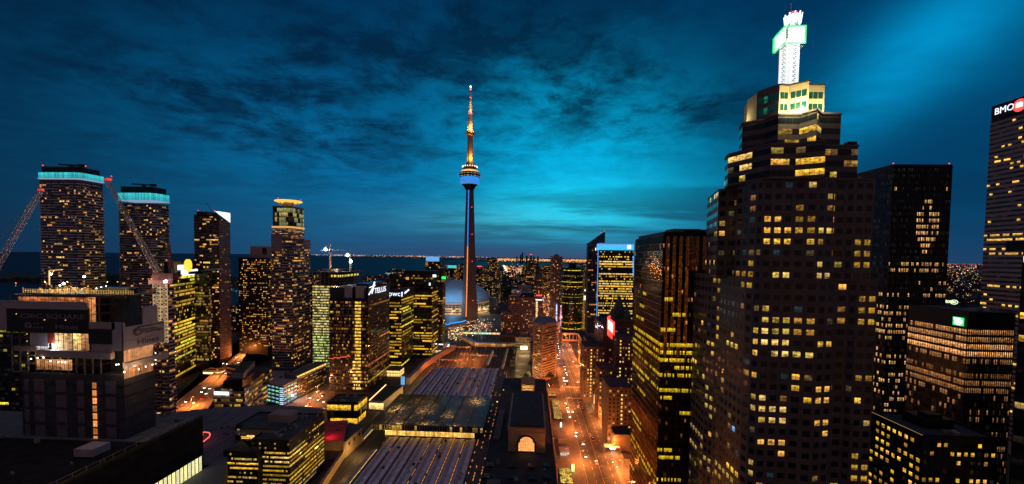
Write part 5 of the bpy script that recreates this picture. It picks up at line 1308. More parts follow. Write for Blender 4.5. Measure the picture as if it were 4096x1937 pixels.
# lettered yellow-floored tower
P, z = boxplan(1558, 1606, 1192, 534, side=1655)
r = tower('lettered_tower', 'black office tower with glowing white pwc letters above yellow lit floors', P, z, BLACK, 4.0, 2.2, .95, .55, [office(.72, .08, .9, (YEL,), 121, .5, 1.1), office(.6, .05, .9, (YEL, LIME_Y), 122, .5, 1.1), office(.3, seed=123), office(.3, seed=124)], seed=16, base=3, mech=False)
zc_ = W(1600, 1160, Y=534).z
g = G(); g.box(P[0][0], P[1][0]+3, P[0][1]+.5, P[2][1], z+1.2, zc_); g.make('crown_wall', BLACK, r)
q = W(1555, 1184, Y=533); text('pwc', 9.5, 'sign_lettering', MATS['white_sign'], r, q, (1, 0, 0), extrude=.1, bold=.0, xs=1.02)
q = W(1605, 1187, Y=533); text('P', 9, 'sign_lettering', MATS['white_sign'], r, q, (.75, 1, 0), extrude=.2, bold=.25)
g = G(); g.bar(q+Vector((3, 4, 4)), q+Vector((8, 8, 9)), 1.6); g.make('sign_mark', MATS['white_sign'], r); beacon(q.x-4, q.y+3, zc_, 'roof_beacon', r, .6)
P, z = boxplan(1655, 1728, 1165, 600, side=1752)
r = tower('stepped_tower', 'dark stepped glass tower with yellow floor bands right of the lettered one', P, z, BLACK, 4.1, 2.4, .96, .52, [office(.5, .03, .93, (YEL,), 131, .5, 1.1), office(.45, .03, .9, (YEL,), 132, .5, 1.1), office(.2, seed=133), office(.2, seed=134)], seed=17, base=3, mech=False)
x0, x1, y0, y1 = P[0][0], P[1][0], P[0][1], P[2][1]
zz1 = W(1650, 1096, Y=615).z; q0 = W(1562, 1100, Y=615); g = G(); g.box(q0.x, x1-2, 612, 640, 60, zz1); g.box(q0.x+20, x1+4, 618, 650, zz1+.1, zz1+5); g.make('upper_block', BLACK, r)
windows(r, [((q0.x, 611.9), (x1-2, 611.9), z+2, zz1-1, 6, 26, .9, .5, office(.25, .12, .7, (YEL, ORG), 135, .4, 1))], 'band')
for px, py, w_, n_ in ((1630, 1114, 11, 0), (1738, 1104, 14, 1), (1719, 1137, 6, 2)): 
    q = W(px, py, Y=600-.6 if n_ else 611); g = G(); g.box(q.x-w_*.19, q.x+w_*.19, q.y-.4, q.y, q.z-2, q.z+2); g.make('lit_sign', MATS['white_sign'] if n_ else MATS['amber_strip'], r)
P, z = boxplan(1750, 1771, 1078, 640, side=1782)
r = tower('slab_tower', 'narrow black slab with few amber lights left of the stadium dome', P, z, BLACK, 4, 2.4, .9, .5, office(.25, .08, .8, (YEL, AMB), 141, .4, 1), seed=18, vents=1, mech=False)
q = W(1774, 1112, Y=638); g = G(); g.box(q.x-3, q.x+3, 639, 639.8, q.z-2, q.z+2); g.make('green_sign', MATS['green_light'], r)
P, z = boxplan(1702, 1760, 1048, 900, side=1776)
r = tower('far_condo_tower', 'distant dark block with bright cyan-lit rooftop box near the lake', P, z, BLACK, 3.5, 3, .8, .5, resid(.2, seed=151), seed=19, vents=0, mech=False)
q = W(1728, 1034, Y=905); g = G(); g.box(q.x-14, q.x+12, 905, 925, z, q.z+4); g.make('lit_roof_box', glow('roof_cyan', (.1, .4, .8), 1.0), r)
# ================================================================== CENTRE AND RIGHT
# tan elongated octagon
def octagon():
    z = 71.0; pts = [(2133, 1291), (2169, 1302), (2228, 1290), (2222, 1279), (2190, 1268), (2146, 1273)]
    P = [gp(a, b, z) for a, b in pts]
    r = thing('tan_tower', 'tan many-sided office tower with dark ribbon windows beside the orange street', 'building', (sum(p[0] for p in P)/6, sum(p[1] for p in P)/6, 0))
    g = G(); g.prism(P, 0, z, cap=False); g.make('wall', TAN, r)
    lf = resid(.13, (YEL, PALE, AMB), 201, .2, .9, .5); nf = 20
    fs = []
    for k in range(6):
        A, B = P[k], P[(k+1) % 6]; ln = math.dist(A, B)
        if k in (3, 4): continue
        m = .08; fs.append((ext(A, B, m), ext(A, B, 1-m), 4, z-3, nf, max(2, round(ln/2.2)), .99, .36, lf))
    windows(r, fs, 'band')
    roofing(r, P, z, mat('slate_roof', (.15, .16, .21), .85, 0, .2, .1), TAN, 1.0, 5, False, 5)
    light('POINT', (P[2][0]+4, P[2][1]-14, 10), 1500, (1, .45, .15), 'facade_lamp', r, 1); light('POINT', (P[0][0]-3, P[0][1]-12, 10), 5000, (1, .6, .25), 'facade_lamp', r, 1)
    return r
octagon()
# hotel block, brown
P, z = boxplan(2033, 2140, 1192, 735, depth=28)
PK = mat('plum_brick', (.12, .072, .065), .85, 0, .25, .2)
r = tower('hotel_tower', 'broad plum-brown hotel block with a dark peaked top and scattered amber windows', P, z, PK, 3.3, 3.1, .5, .5, resid(.17, (AMB, ORG), 211, .35, 1.0, .15), 'all', seed=21, mech=False, vents=2, base=8)
x0, x1, y0, y1 = P[0][0], P[1][0], P[0][1], P[2][1]; q = W(2083, 1171, Y=740)
g = G(); g.prism([(q.x-4, y0+1), (x1, y0+1), (x1, y1), (q.x-4, y1)], z, q.z, top=[(q.x+2, y0+4), (x1-3, y0+4), (x1-3, y1-3), (q.x+2, y1-3)]); g.make('peaked_roof', BLACK, r)
P2, z2 = boxplan(2005, 2051, 1250, 725, depth=30)
g = G(); g.prism(P2, 0, z2); g.make('lower_wing', PK, r)
windows(r, [(P2[0], P2[1], 6, z2-1, 14, 7, .5, .5, resid(.3, (AMB, ORG), 212, .4, 1.1, .15)), (P2[3], P2[0], 6, z2-1, 14, 7, .5, .5, resid(.3, (AMB,), 213, .4, 1.1, .15))], 'single', pname='wing_window')
for px in (2040, 2095, 2138): q = W(px, 1187, Y=734); beacon(q.x, q.y, q.z, 'roof_beacon', r, .7)
P, z = boxplan(2142, 2170, 1187, 732, depth=28)
r = tower('hotel_wing', 'slim plum-brown tower with a bright vertical strip of windows and red rooftop sign', P, z, PK, 3.3, 3, .5, .5, resid(.15, (AMB, ORG), 214, .4, 1), 'all', seed=22, mech=False, vents=1)
q = W(2147, 1205, Y=731.5); 
for k in range(22): 
    g = G(); zz = q.z-1-k*3.6; g.quad((q.x-1.4, 731.7, zz-2.2), (q.x+1.8, 731.7, zz-2.2), (q.x+1.8, 731.7, zz), (q.x-1.4, 731.7, zz), lit=(1.3, .95, .4)); g.make('stair_window', GLASS, r)
q = W(2156, 1200, Y=731.4); g = G(); g.box(q.x-6, q.x+6, 731, 731.6, q.z-1, q.z+1); g.make('white_sign', MATS['white_sign'], r)
q = W(2156, 1184, Y=731.4); g = G()
for k in range(6): g.box(q.x-5+k*1.8, q.x-3.9+k*1.8, 731, 731.6, q.z, q.z+1.8)
g.make('red_sign', MATS['red_neon'], r)
# low blocks under the hotel
P, z = boxplan(1998, 2062, 1345, 690, depth=40)
tower('service_block', 'brown low block under the plum hotel beside the coloured bridge', P, z, BRICK, 4.5, 6, .5, .4, resid(.1, seed=215), 'single', seed=23, vents=6)
P, z = boxplan(2062, 2122, 1352, 640, depth=36)
r = tower('ticket_hall', 'low block with blue-black roof and one bright white doorway behind the tan tower', P, z, CONC, 4.5, 3, .7, .5, resid(.2, (AMB,), 216, .2, .6), 'single', seed=24, vents=3)
q = W(2097, 1392, Y=639.5); g = G(); g.box(q.x-6, q.x+5, 639.3, 639.8, q.z-3, q.z+3); g.make('bright_doorway', glow('doorway_white', (1, .8, .4), 2.2), r)
light('POINT', (q.x, 628, 7), 9000, (1, .72, .28), 'door_lamp', r, 1)
P, z = boxplan(2040, 2062, 1392, 560, depth=90)
r = tower('platform_block', 'long narrow dark platform building with glowing yellow side beside the station tracks', P, 9, CONCD, 4, 3, .8, .6, [resid(.1, seed=217), resid(.8, (YEL, PALE), 218, .3, .9), resid(.1, seed=1), resid(.3, seed=2)], 'single', seed=25, vents=8)
for y in (500, 520, 545, 575, 600): light('POINT', (P[1][0]+6, y, 8), 2600, (1, .68, .2), 'yard_lamp', r, 1)
# slab tower with fine windows, round dark tower, podium
P, z = boxplan(2206, 2250, 1028, 860, depth=45)
r = tower('slab_tower', 'tall pale slab tower with a fine window grid left of the round dark tower', P, z, mat('mauve_concrete', (.20, .15, .15), .85, 0, .2, .1), 3.6, 3, .6, .5, resid(.13, (AMB, ORG, PALE), 221, .3, 1.1, .1), 'all', seed=26, vents=1, back=True)
g = G(); g.bar(((P[0][0]+P[1][0])/2, P[0][1]+10, z), ((P[0][0]+P[1][0])/2, P[0][1]+10, z+8), .4); g.make('roof_mast', STEEL, r)
Yc = 790; c0 = W(2294, 1075, Y=Yc); Rr = W(2338, 1075, Y=Yc).x-c0.x
z1, z2, z3 = W(2294, 1094, Y=Yc).z, W(2294, 1072, Y=Yc).z, W(2294, 1053, Y=Yc).z
r = thing('round_tower', 'dark rounded glass tower with stepped top and a few yellow floors', 'building', (c0.x, Yc+Rr, 0))
def rnd(R_, n=20): return [(c0.x+R_*math.cos(2*math.pi*k/n), Yc+Rr+R_*math.sin(2*math.pi*k/n)) for k in range(n)]
for R_, a, b in ((Rr, 0, z1), (Rr*.8, z1, z2), (Rr*.35, z2, z3)): g = G(); g.prism(rnd(R_), a, b); g.make('wall', BLACK, r)
PP = rnd(Rr); of = office(.25, .05, .85, (YEL, LIME_Y), 223, .25, 1.0)
windows(r, [(PP[k], PP[(k+1) % 20], 10, z1-1, 38, 4, .93, .45, of) for k in range(9, 20)], 'band', m=GLASSR)
PP = rnd(Rr*.8); windows(r, [(PP[k], PP[(k+1) % 20], z1+1, z2-1, 3, 3, .9, .5, of) for k in range(9, 20)], 'single')
P, z = boxplan(2250, 2364, 1335, 746, depth=32)
tower('podium_block', 'low pink-framed block with black roof at the foot of the round dark tower', P, z, mat('pink_frame', (.42, .25, .2), .8, 0, .15, .2), 8, 6.5, .86, .8, resid(.15, (ORG, AMB), 225, .2, .8), 'all', seed=27, roofm=mat('black_roof', (.015, .015, .018), .9, 0, .4, .2), vents=3, mech=False, base=2)
P, z = boxplan(2341, 2368, 1180, 770, depth=36)
r = tower('slim_tower', 'slim tan tower with lit left side and small white sign beside the blue-edged tower', P, z, TAN, 3.6, 3, .6, .5, [resid(.05, seed=1), resid(.1, seed=2), resid(.1, seed=3), resid(.7, (YEL, PALE), 226, .5, 1.2)], 'all', seed=28, vents=1)
q = W(2346, 1192, Y=769); g = G(); g.box(q.x-5, q.x+4, 768.6, 769.4, q.z-4, q.z+4); g.make('white_sign', glow('sign_warm', (1, .75, .5), 2), r)
q = W(2350, 1162, Y=775); g = G(); g.box(q.x-6, q.x+4, 774, 775, q.z-1.5, q.z+1.5); g.bar((q.x, 775.4, z), (q.x, 775.4, q.z), .6); g.make('roof_sign', MATS['white_sign'], r)
# white and violet lit billboards in the street canyon
for i, (px, py0, py1, c, lab) in enumerate(((2226, 1215, 1290, (.55, .65, 1), 'tall blue-white lit screen tower beside the street behind the tan tower'), (2243, 1222, 1305, (1, .35, .5), 'tall pink-lit screen panel in the street canyon left of the round tower'))):
    a = W(px-4, py1, Y=690+i*20); b = W(px+4, py0, Y=690+i*20); g = G(); g.box(a.x, b.x, a.y, a.y+2, 0.1, b.z); o = g.make('lit_column', mat('column_dark', (.05, .04, .05), .6)); seal(o); tag(o, lab, 'screen')
    g = G(); rg = random.Random(i+3)
    for k in range(16):
        zz = a.z+(b.z-a.z)*k/16; kk = rg.uniform(.15, 1.3); g.quad((a.x+.3, a.y-.1, zz), (b.x-.3, a.y-.1, zz), (b.x-.3, a.y-.1, zz+(b.z-a.z)/17), (a.x+.3, a.y-.1, zz+(b.z-a.z)/17), lit=(c[0]*kk, c[1]*kk, c[2]*kk))
    g.make('screen', MATS['panel_glass'], o)
light('POINT', (W(2235, 1240, Y=680).x, 680, 40), 30000, (.6, .6, 1), 'screen_glow', o, 2)
# blue-edged bank tower
def bluetower():
    Y = 700.0; P, z = boxplan(2398, 2536, 973, Y, side=2366)
    (x0, y0), (x1, _), (_, y1), _ = P
    r = thing('blue_edged_tower', 'office tower with yellow lit floors, cyan lit top band and blue vertical edge line', 'building', ((x0+x1)/2, (y0+y1)/2, 0))
    g = G(); g.prism(P, 0, z-12, cap=False); g.make('wall', BLACK, r)
    rr = random.Random(231); st = {}
    def lf(f, c, nf, nc):
        if f not in st: st[f] = (rr.choice((.95, .9, .8, .97, .6, .2)), rr.uniform(.55, 1.1), rr.choice(((1, .62, .12), (1, .56, .06), PALE)))
        p, k, col = st[f]
        if f in (nf-2, nf-8, nf-9, nf-21): p = .05
        if rr.random() < p: kk = k*rr.uniform(.55, 1.25); return (col[0]*kk, col[1]*kk, col[2]*kk)
        return None
    windows(r, [(P[0], P[1], 3, z-13, 39, 30, .9, .55, lf)], 'band', m=GLASSR)
    windows(r, [(P[3], P[0], 3, z-13, 39, 14, .85, .5, resid(.12, (ORG, AMB), 232, .2, .6))], 'all', m=GLASSR)
    zb1, zb0 = z-12, z
    g = G(); g.box(x0, x1, y0, y1-2, zb1, zb1+6.5); g.make('cyan_band', glow('band_cyan', (.01, .50, .92), 1.15), r)
    g = G(); g.box(x0, x1, y0, y1-2, zb1+6.55, zb0-2); g.make('pale_blue_band', glow('band_pale', (.16, .50, .95), .95), r)
    g = G(); g.box(x0, x1, y0, y1-2, zb0-1.95, zb0); g.make('top_edge', glow('edge_blue', (.02, .2, .75), .8), r)
    g = G()
    for k in range(31): x = x0+(x1-x0)*k/30; g.box(x-.1, x+.1, y0-.2, y0-.02, zb1+6.5, zb0-2)
    g.make('band_mullion', STEEL, r)
    g = G(); g.box(x1-11, x1-5, y0-.5, y0-.1, zb1+2.5, zb1+9); g.make('lion_badge', glow('badge_white', (.8, .9, 1), 1.8), r)
    a = W(2393, 985, Y=Y-1); b = W(2388, 1338, Y=Y-1); g = G(); g.bar((a.x, Y-1, b.z), (a.x, Y-1, a.z), .9); g.make('blue_edge_line', glow('line_blue', (.02, .28, 1), 1.5), r)
    for k, py in enumerate(range(1030, 1110, 8)):
        q = W(2533, py, Y=Y-.4); g = G(); g.box(q.x-.9, q.x+.9, Y-.5, Y-.2, q.z-1.1, q.z+1.1); g.make('blue_lamp', MATS['blue_light'], r)
    # wedge wing behind
    Y2 = 728; q0 = W(2354, 973, Y=Y2); q1 = W(2390, 947, Y=Y2); q2 = W(2421, 928, Y=Y2); q3 = W(2396, 972, Y=Y2)
    g = G(); g.box(q0.x, q2.x, Y2, Y2+24, 0, q0.z); g.make('rear_wing', BLACK, r)
    sec = [(q0.x, q0.z+.1), (q2.x, q0.z+.1), (q2.x, q2.z), (q2.x-3, q2.z-1), (q1.x, q1.z)]
    g = G(); i = 0; g.v = [(x, Y2, zz) for x, zz in sec]+[(x, Y2+20, zz) for x, zz in sec]; n = len(sec)
    for k in range(n): j = (k+1) % n; g.f.append((k, j, n+j, n+k)); g.m.append(0); g.l.append((0, 0, 0))
    g.f += [tuple(range(n)), tuple(range(n, 2*n))[::-1]]; g.m += [0, 0]; g.l += [(0, 0, 0)]*2; g.make('wedge_crown', mat('crown_glass_navy', (0, 0, 0)), r)
    beacon(q2.x-1, Y2+1, q2.z, 'roof_beacon', r, .7); beacon(q2.x-8, Y2+1, q2.z-3, 'roof_beacon', r, .7)
    windows(r, [((q0.x, Y2-.05), (q3.x, Y2-.05), 20, q0.z-2, 36, 6, .8, .5, resid(.12, (ORG, AMB), 233, .3, .8))], 'all')
    g = G(); q = W(2383, 997, Y=Y2-1); g.box(q.x-.8, q.x+.8, Y2-.5, Y2-.1, q.z-2.4, q.z+2.4); g.make('white_sign', MATS['white_sign'], r)
bluetower()

# grand old hotel with red roof sign -------------------------------------
HOT = mat('hotel_stone', (.12, .08, .068), .85, 0, .25, .3)
HROOF = mat('hotel_roof', (.02, .03, .045), .9, 0, .5, .2)
def hotel():
    r = thing('grand_hotel', 'large old stone hotel with domed top, stepped wings and red roof sign', 'hotel', (95, 400, 0))
    hw = resid(.30, (PALE, AMB, (1, .62, .2)), 241, .5, 1.25, .12)
    allf = []
    def wing(L_, R_, top, Y, depth, name, side=None, zlow=0, lp=None, topz=None):
        P, z = boxplan(L_, R_, top, Y, depth=depth, topz=topz)
        g = G(); g.prism(P, zlow, z, cap=False); 
        for zz in (z-1.2, z-8, 18): g.prism(inset(P, -.35), zz, zz+.5)
        g.make('wall', HOT, r)
        g = G(); g.prism(inset(P, .6), z-.6, z+.05); g.make('roof', HROOF, r)
        nf = round((z-6)/3.55); W_ = math.dist(P[0], P[1]); D_ = depth
        lf = lp or hw
        allf.append((P[0], P[1], 6, z-2, nf, max(2, round(W_/3.1)), .42, .5, lf)); allf.append((P[3], P[0], 6, z-2, nf, max(2, round(D_/3.1)), .42, .5, resid(.05, (ORG,), 243, .2, .5)))
        return P, z
    rgs = random.Random(77)
    def col_lit(cols, p=.13):
        def f(fl, c, nf, nc):
            if c in cols and rgs.random() < .85: return tuple(v*rgs.uniform(.8, 1.2) for v in PALE)
            return rngc(rgs, (PALE, AMB), .5, 1.1) if rgs.random() < p else None
        return f
    P3, z3 = wing(2434, 2528, 1549, 335, 28, 'c', lp=col_lit((3,), .22))
    P2, z2 = wing(2397, 2478, 1477, 384, 24, 'b', lp=col_lit((), .25))
    P1, z1 = wing(2336, 2420, 1388, 428, 30, 'a', lp=col_lit((2, ), .35))
    Pm, zm = wing(2466, 2535, 1351, 410, 32, 'm', lp=col_lit((1,), .28))
    Pb, zb = wing(2414, 2470, 1300, 440, 60, 'n', lp=col_lit((), .08))
    Pt, zt = wing(2455, 2530, 1278, 445, 40, 't', lp=col_lit((), .06))
    windows(r, allf, 'all')
    c = W(2478, 1270, Y=455); k = 455/F
    g = G(); g.lathe(c.x, 460, [(25*k, zt-1), (25*k, W(2478, 1252, Y=455).z), (22*k, W(2478, 1235, Y=455).z), (15*k, W(2478, 1216, Y=455).z), (7*k, W(2478, 1204, Y=455).z), (5.5*k, W(2478, 1192, Y=455).z), (1.5*k, W(2478, 1180, Y=455).z), (.3, W(2478, 1170, Y=455).z)], 8, ph=R(22.5)); g.make('dome_roof', COPPER, r)
    for dx in (-17, 17): 
        q = W(2478+dx*1.7, 1262, Y=450); g = G(); g.lathe(q.x, 449, [(4.5, zt-1), (4.5, q.z), (2.5, q.z+5), (.2, q.z+8)], 6); g.make('corner_turret', COPPER, r)
    # red sign facing the street side
    xq = Pb[0][0]-.8; a = W(2438, 1292, X=xq); b = W(2456, 1240, X=xq)
    ys = sorted((a.y, b.y)); yA = W(2434, 1280, X=xq).y; yB = W(2458, 1280, X=xq).y
    zt_, zb_ = zb+15, zb+1
    g = G(); g.prism([(xq-.3, yB), (xq, yB), (xq, yA), (xq-.3, yA)], zb_, zt_-3); g.make('sign_face', glow('sign_hot', (1, .78, .6), 1.8), r)
    g = G(); e = .9
    for (y0_, z0_, y1_, z1_) in ((yB, zb_, yA, zb_), (yB, zt_-3, yA, zt_-3), (yA, zb_, yA, zt_-3), (yB, zb_, yB, zt_-3)): g.bar((xq-.4, y0_, z0_), (xq-.4, y1_, z1_), 1.4)
    g.bar((xq-.5, yA, zt_-3), (xq-.5, (yA*.7+yB*.3), zt_), 1.6)
    for k_ in range(4): yy = yA+(yB-yA)*(k_*.22+.05); g.bar((xq-.5, yy, zb_-6), (xq-.5, yy, zb_-1.4), 1.1)
    g.make('red_sign', glow('sign_red', (1, .04, .03), 1.8), r)
    light('POINT', (xq-6, (yA+yB)/2, zb_+4), 9000, (1, .08, .05), 'red_sign_light', r, 1)
    # street podium with lit arcade
    x = 68.5
    g = G(); g.box(x, 120, 322, 452, 0.16, 13.5); g.make('street_podium', HOT, r)
    g = G(); g.box(x+.5, 119, 322.5, 451.5, 13.5, 13.9); g.make('podium_roof', HROOF, r)
    rg = random.Random(5); AL = litmat('arcade_light', (.3, .2, .1), .6, pat=.3)
    g = G(); q0 = W(2347, 1545, X=x-.1); 
    for k in range(26):
        y = 324+k*4.9; lit = (1.9, 1.25, .6) if 14 <= k <= 22 else ((1.0, .5, .15) if k in (2, 5, 9, 12) else (.16, .06, .02))
        g.quad((x-.08, y+3.4, 1), (x-.08, y, 1), (x-.08, y, 10.5), (x-.08, y+3.4, 10.5), lit=lit)
    g.make('arcade_window', AL, r)
    for k in range(27): y = 323+k*4.9; g = G(); g.box(x-.45, x-.05, y-.4, y+.4, .2, 12.5); g.make('pilaster', HOT, r)
    for y in (335, 352, 372, 395, 420, 440): light('POINT', (x-1.6, y, 4), 800, (1, .62, .3), 'wall_lamp', r, .6)
    return r
hotel()
P, z = boxplan(2267, 2334, 1372, 488, depth=36, topz=50)
P = [(70, 488), (96, 488), (96, 530), (70, 530)]
tower('brick_block', 'square dark brick office block across the junction from the grand hotel', P, W(2300, 1372, Y=488).z, BRICK, 3.8, 2.8, .5, .5, resid(.08, (ORG, AMB, PALE), 245, .3, 1.0), 'all', seed=29, roofm=HROOF, base=5)
P = [(71, 540), (104, 540), (104, 600), (71, 600)]
tower('brick_block', 'lower brown block behind the square dark brick one', P, 42, BRICK, 3.8, 2.8, .5, .5, resid(.2, (ORG, AMB, PALE), 246, .3, 1.0), 'single', seed=30, roofm=HROOF)

# gold glass tower ------------------------------------------------------
def goldtower():
    Y = 212.0; c = W(2653, 943, Y=Y); z = c.z; X = c.x
    yb = X*ray(2542, 955).y/ray(2542, 955).x
    r = thing('gold_glass_tower', 'tall bronze-gold mirror glass tower with pleated sides reflecting city lights', 'building', (X+15, Y+20, 0))
    x1 = 135
    P = [(X, Y), (x1, Y), (x1, yb), (X, yb)]
    g = G(); g.prism(inset(P, 1.4), 0, z-1); g.make('core_wall', BLACK, r)
    g = G(); rg = random.Random(251); lamps = G(); mull = G()
    rowsl = {}
    nf = 42; z0 = 0; fh = z/nf
    # pleats: sawtooth in plan
    def pleat(A, B, n, inx, iny, lit_fn, name):
        gg = G(); A = Vector(A); B = Vector(B)
        for k in range(n):
            p = A+(B-A)*k/n; q = A+(B-A)*(k+1)/n; m = (p+q)/2+Vector((inx, iny))
            for s, (u, v) in enumerate(((p, m), (m, q))):
                for sub in range(2):
                    ua = u+(v-u)*sub/2; ub = u+(v-u)*(sub+1)/2
                    for f in range(nf):
                        za = fh*f+.12; zb = fh*(f+1)-.12
                        tilt = Vector((rg.uniform(-.05, .05), rg.uniform(-.05, .05)))
                        lit = lit_fn(f, k*4+s*2+sub); zm_ = za+(zb-za)*.45
                        gg.quad((ua.x, ua.y, za), (ub.x, ub.y, za), (ub.x+tilt.x*.5, ub.y+tilt.y*.5, zm_), (ua.x+tilt.x*.5, ua.y+tilt.y*.5, zm_), lit=(0, 0, 0))
                        gg.quad((ua.x+tilt.x*.5, ua.y+tilt.y*.5, zm_+.08), (ub.x+tilt.x*.5, ub.y+tilt.y*.5, zm_+.08), (ub.x+tilt.x, ub.y+tilt.y, zb), (ua.x+tilt.x, ua.y+tilt.y, zb), lit=lit)
                    mull.bar((ua.x, ua.y-.03, 0), (ua.x, ua.y-.03, z), .1)
        gg.haslit = True; gg.make(name, GOLD, r)
    st = {}
    ref = (1.0, .32, .10)
    def lf(side):
        def f(fl, c):
            fy = fl
            key = (side, fl)
            if key not in st:
                on = {27: .9, 26: .55, 25: .7, 24: .5, 21: .85, 23: .55, 29: .35, 31: .2, 18: .3, 13: .45, 12: .35, 9: .6, 8: .8, 4: .35, 20: .25, 33: .15}.get(fl, .03)
                st[key] = (on, rg.random()*.5, rg.uniform(.45, 1.0))
            on, a, w = st[key]
            t = (c/80.0*2 if side == 'f' else c/64.0)
            if (on > .5 and rg.random() < on) or (.1 < on <= .5 and abs(t-a) < on*.5 and rg.random() < .9):
                k = rg.uniform(.45, 1.0)*(.6+w*.4)
                return (.85*k, .55*k, .015*k)
            if rg.random() < (.07 if fl > 30 else .03): kq = rg.random()**2; return (.55*kq, .19*kq, .04*kq)
            return (0, 0, 0)
        return f
    pleat((X, Y), (x1, Y), 20, 0, .45, lf('f'), 'gold_front')
    pleat((X, yb), (X, Y), 16, .45, 0, lf('s'), 'gold_side')
    mull.make('mullion', BLACK, r)
    g = G(); 
    for f in range(0, nf, 1): zz = fh*f; g.box(X-.05, x1, Y-.1, Y+.1, zz-.1, zz+.1); g.box(X-.1, X+.1, Y, yb, zz-.1, zz+.1)
    g.make('floor_line', mat('bronze_line', (.12, .06, .03), .4, .6, .1, 1), r)
    g = G(); g.box(X+.3, x1, Y+.3, yb, z-.5, z+.6); g.make('roof', BLACK, r)
    a = W(2694, 915, Y=Y+22); b = W(2802, 915, Y=Y+22); g = G(); g.box(a.x, b.x, Y+22, Y+36, z, a.z); g.box(b.x, b.x+8, Y+24, Y+36, z, a.z-1.5); g.make('plant_room', mat('olive_plant', (.16, .15, .12), .8, 0, .2, .2), r)
    g = G(); g.box(X+1, X+12, Y+2, yb-4, z+.6, z+2.2); g.box(X+12, x1, Y+4, yb, z+.6, z+3.6); g.make('stepped_roof', BLACK, r)
goldtower()

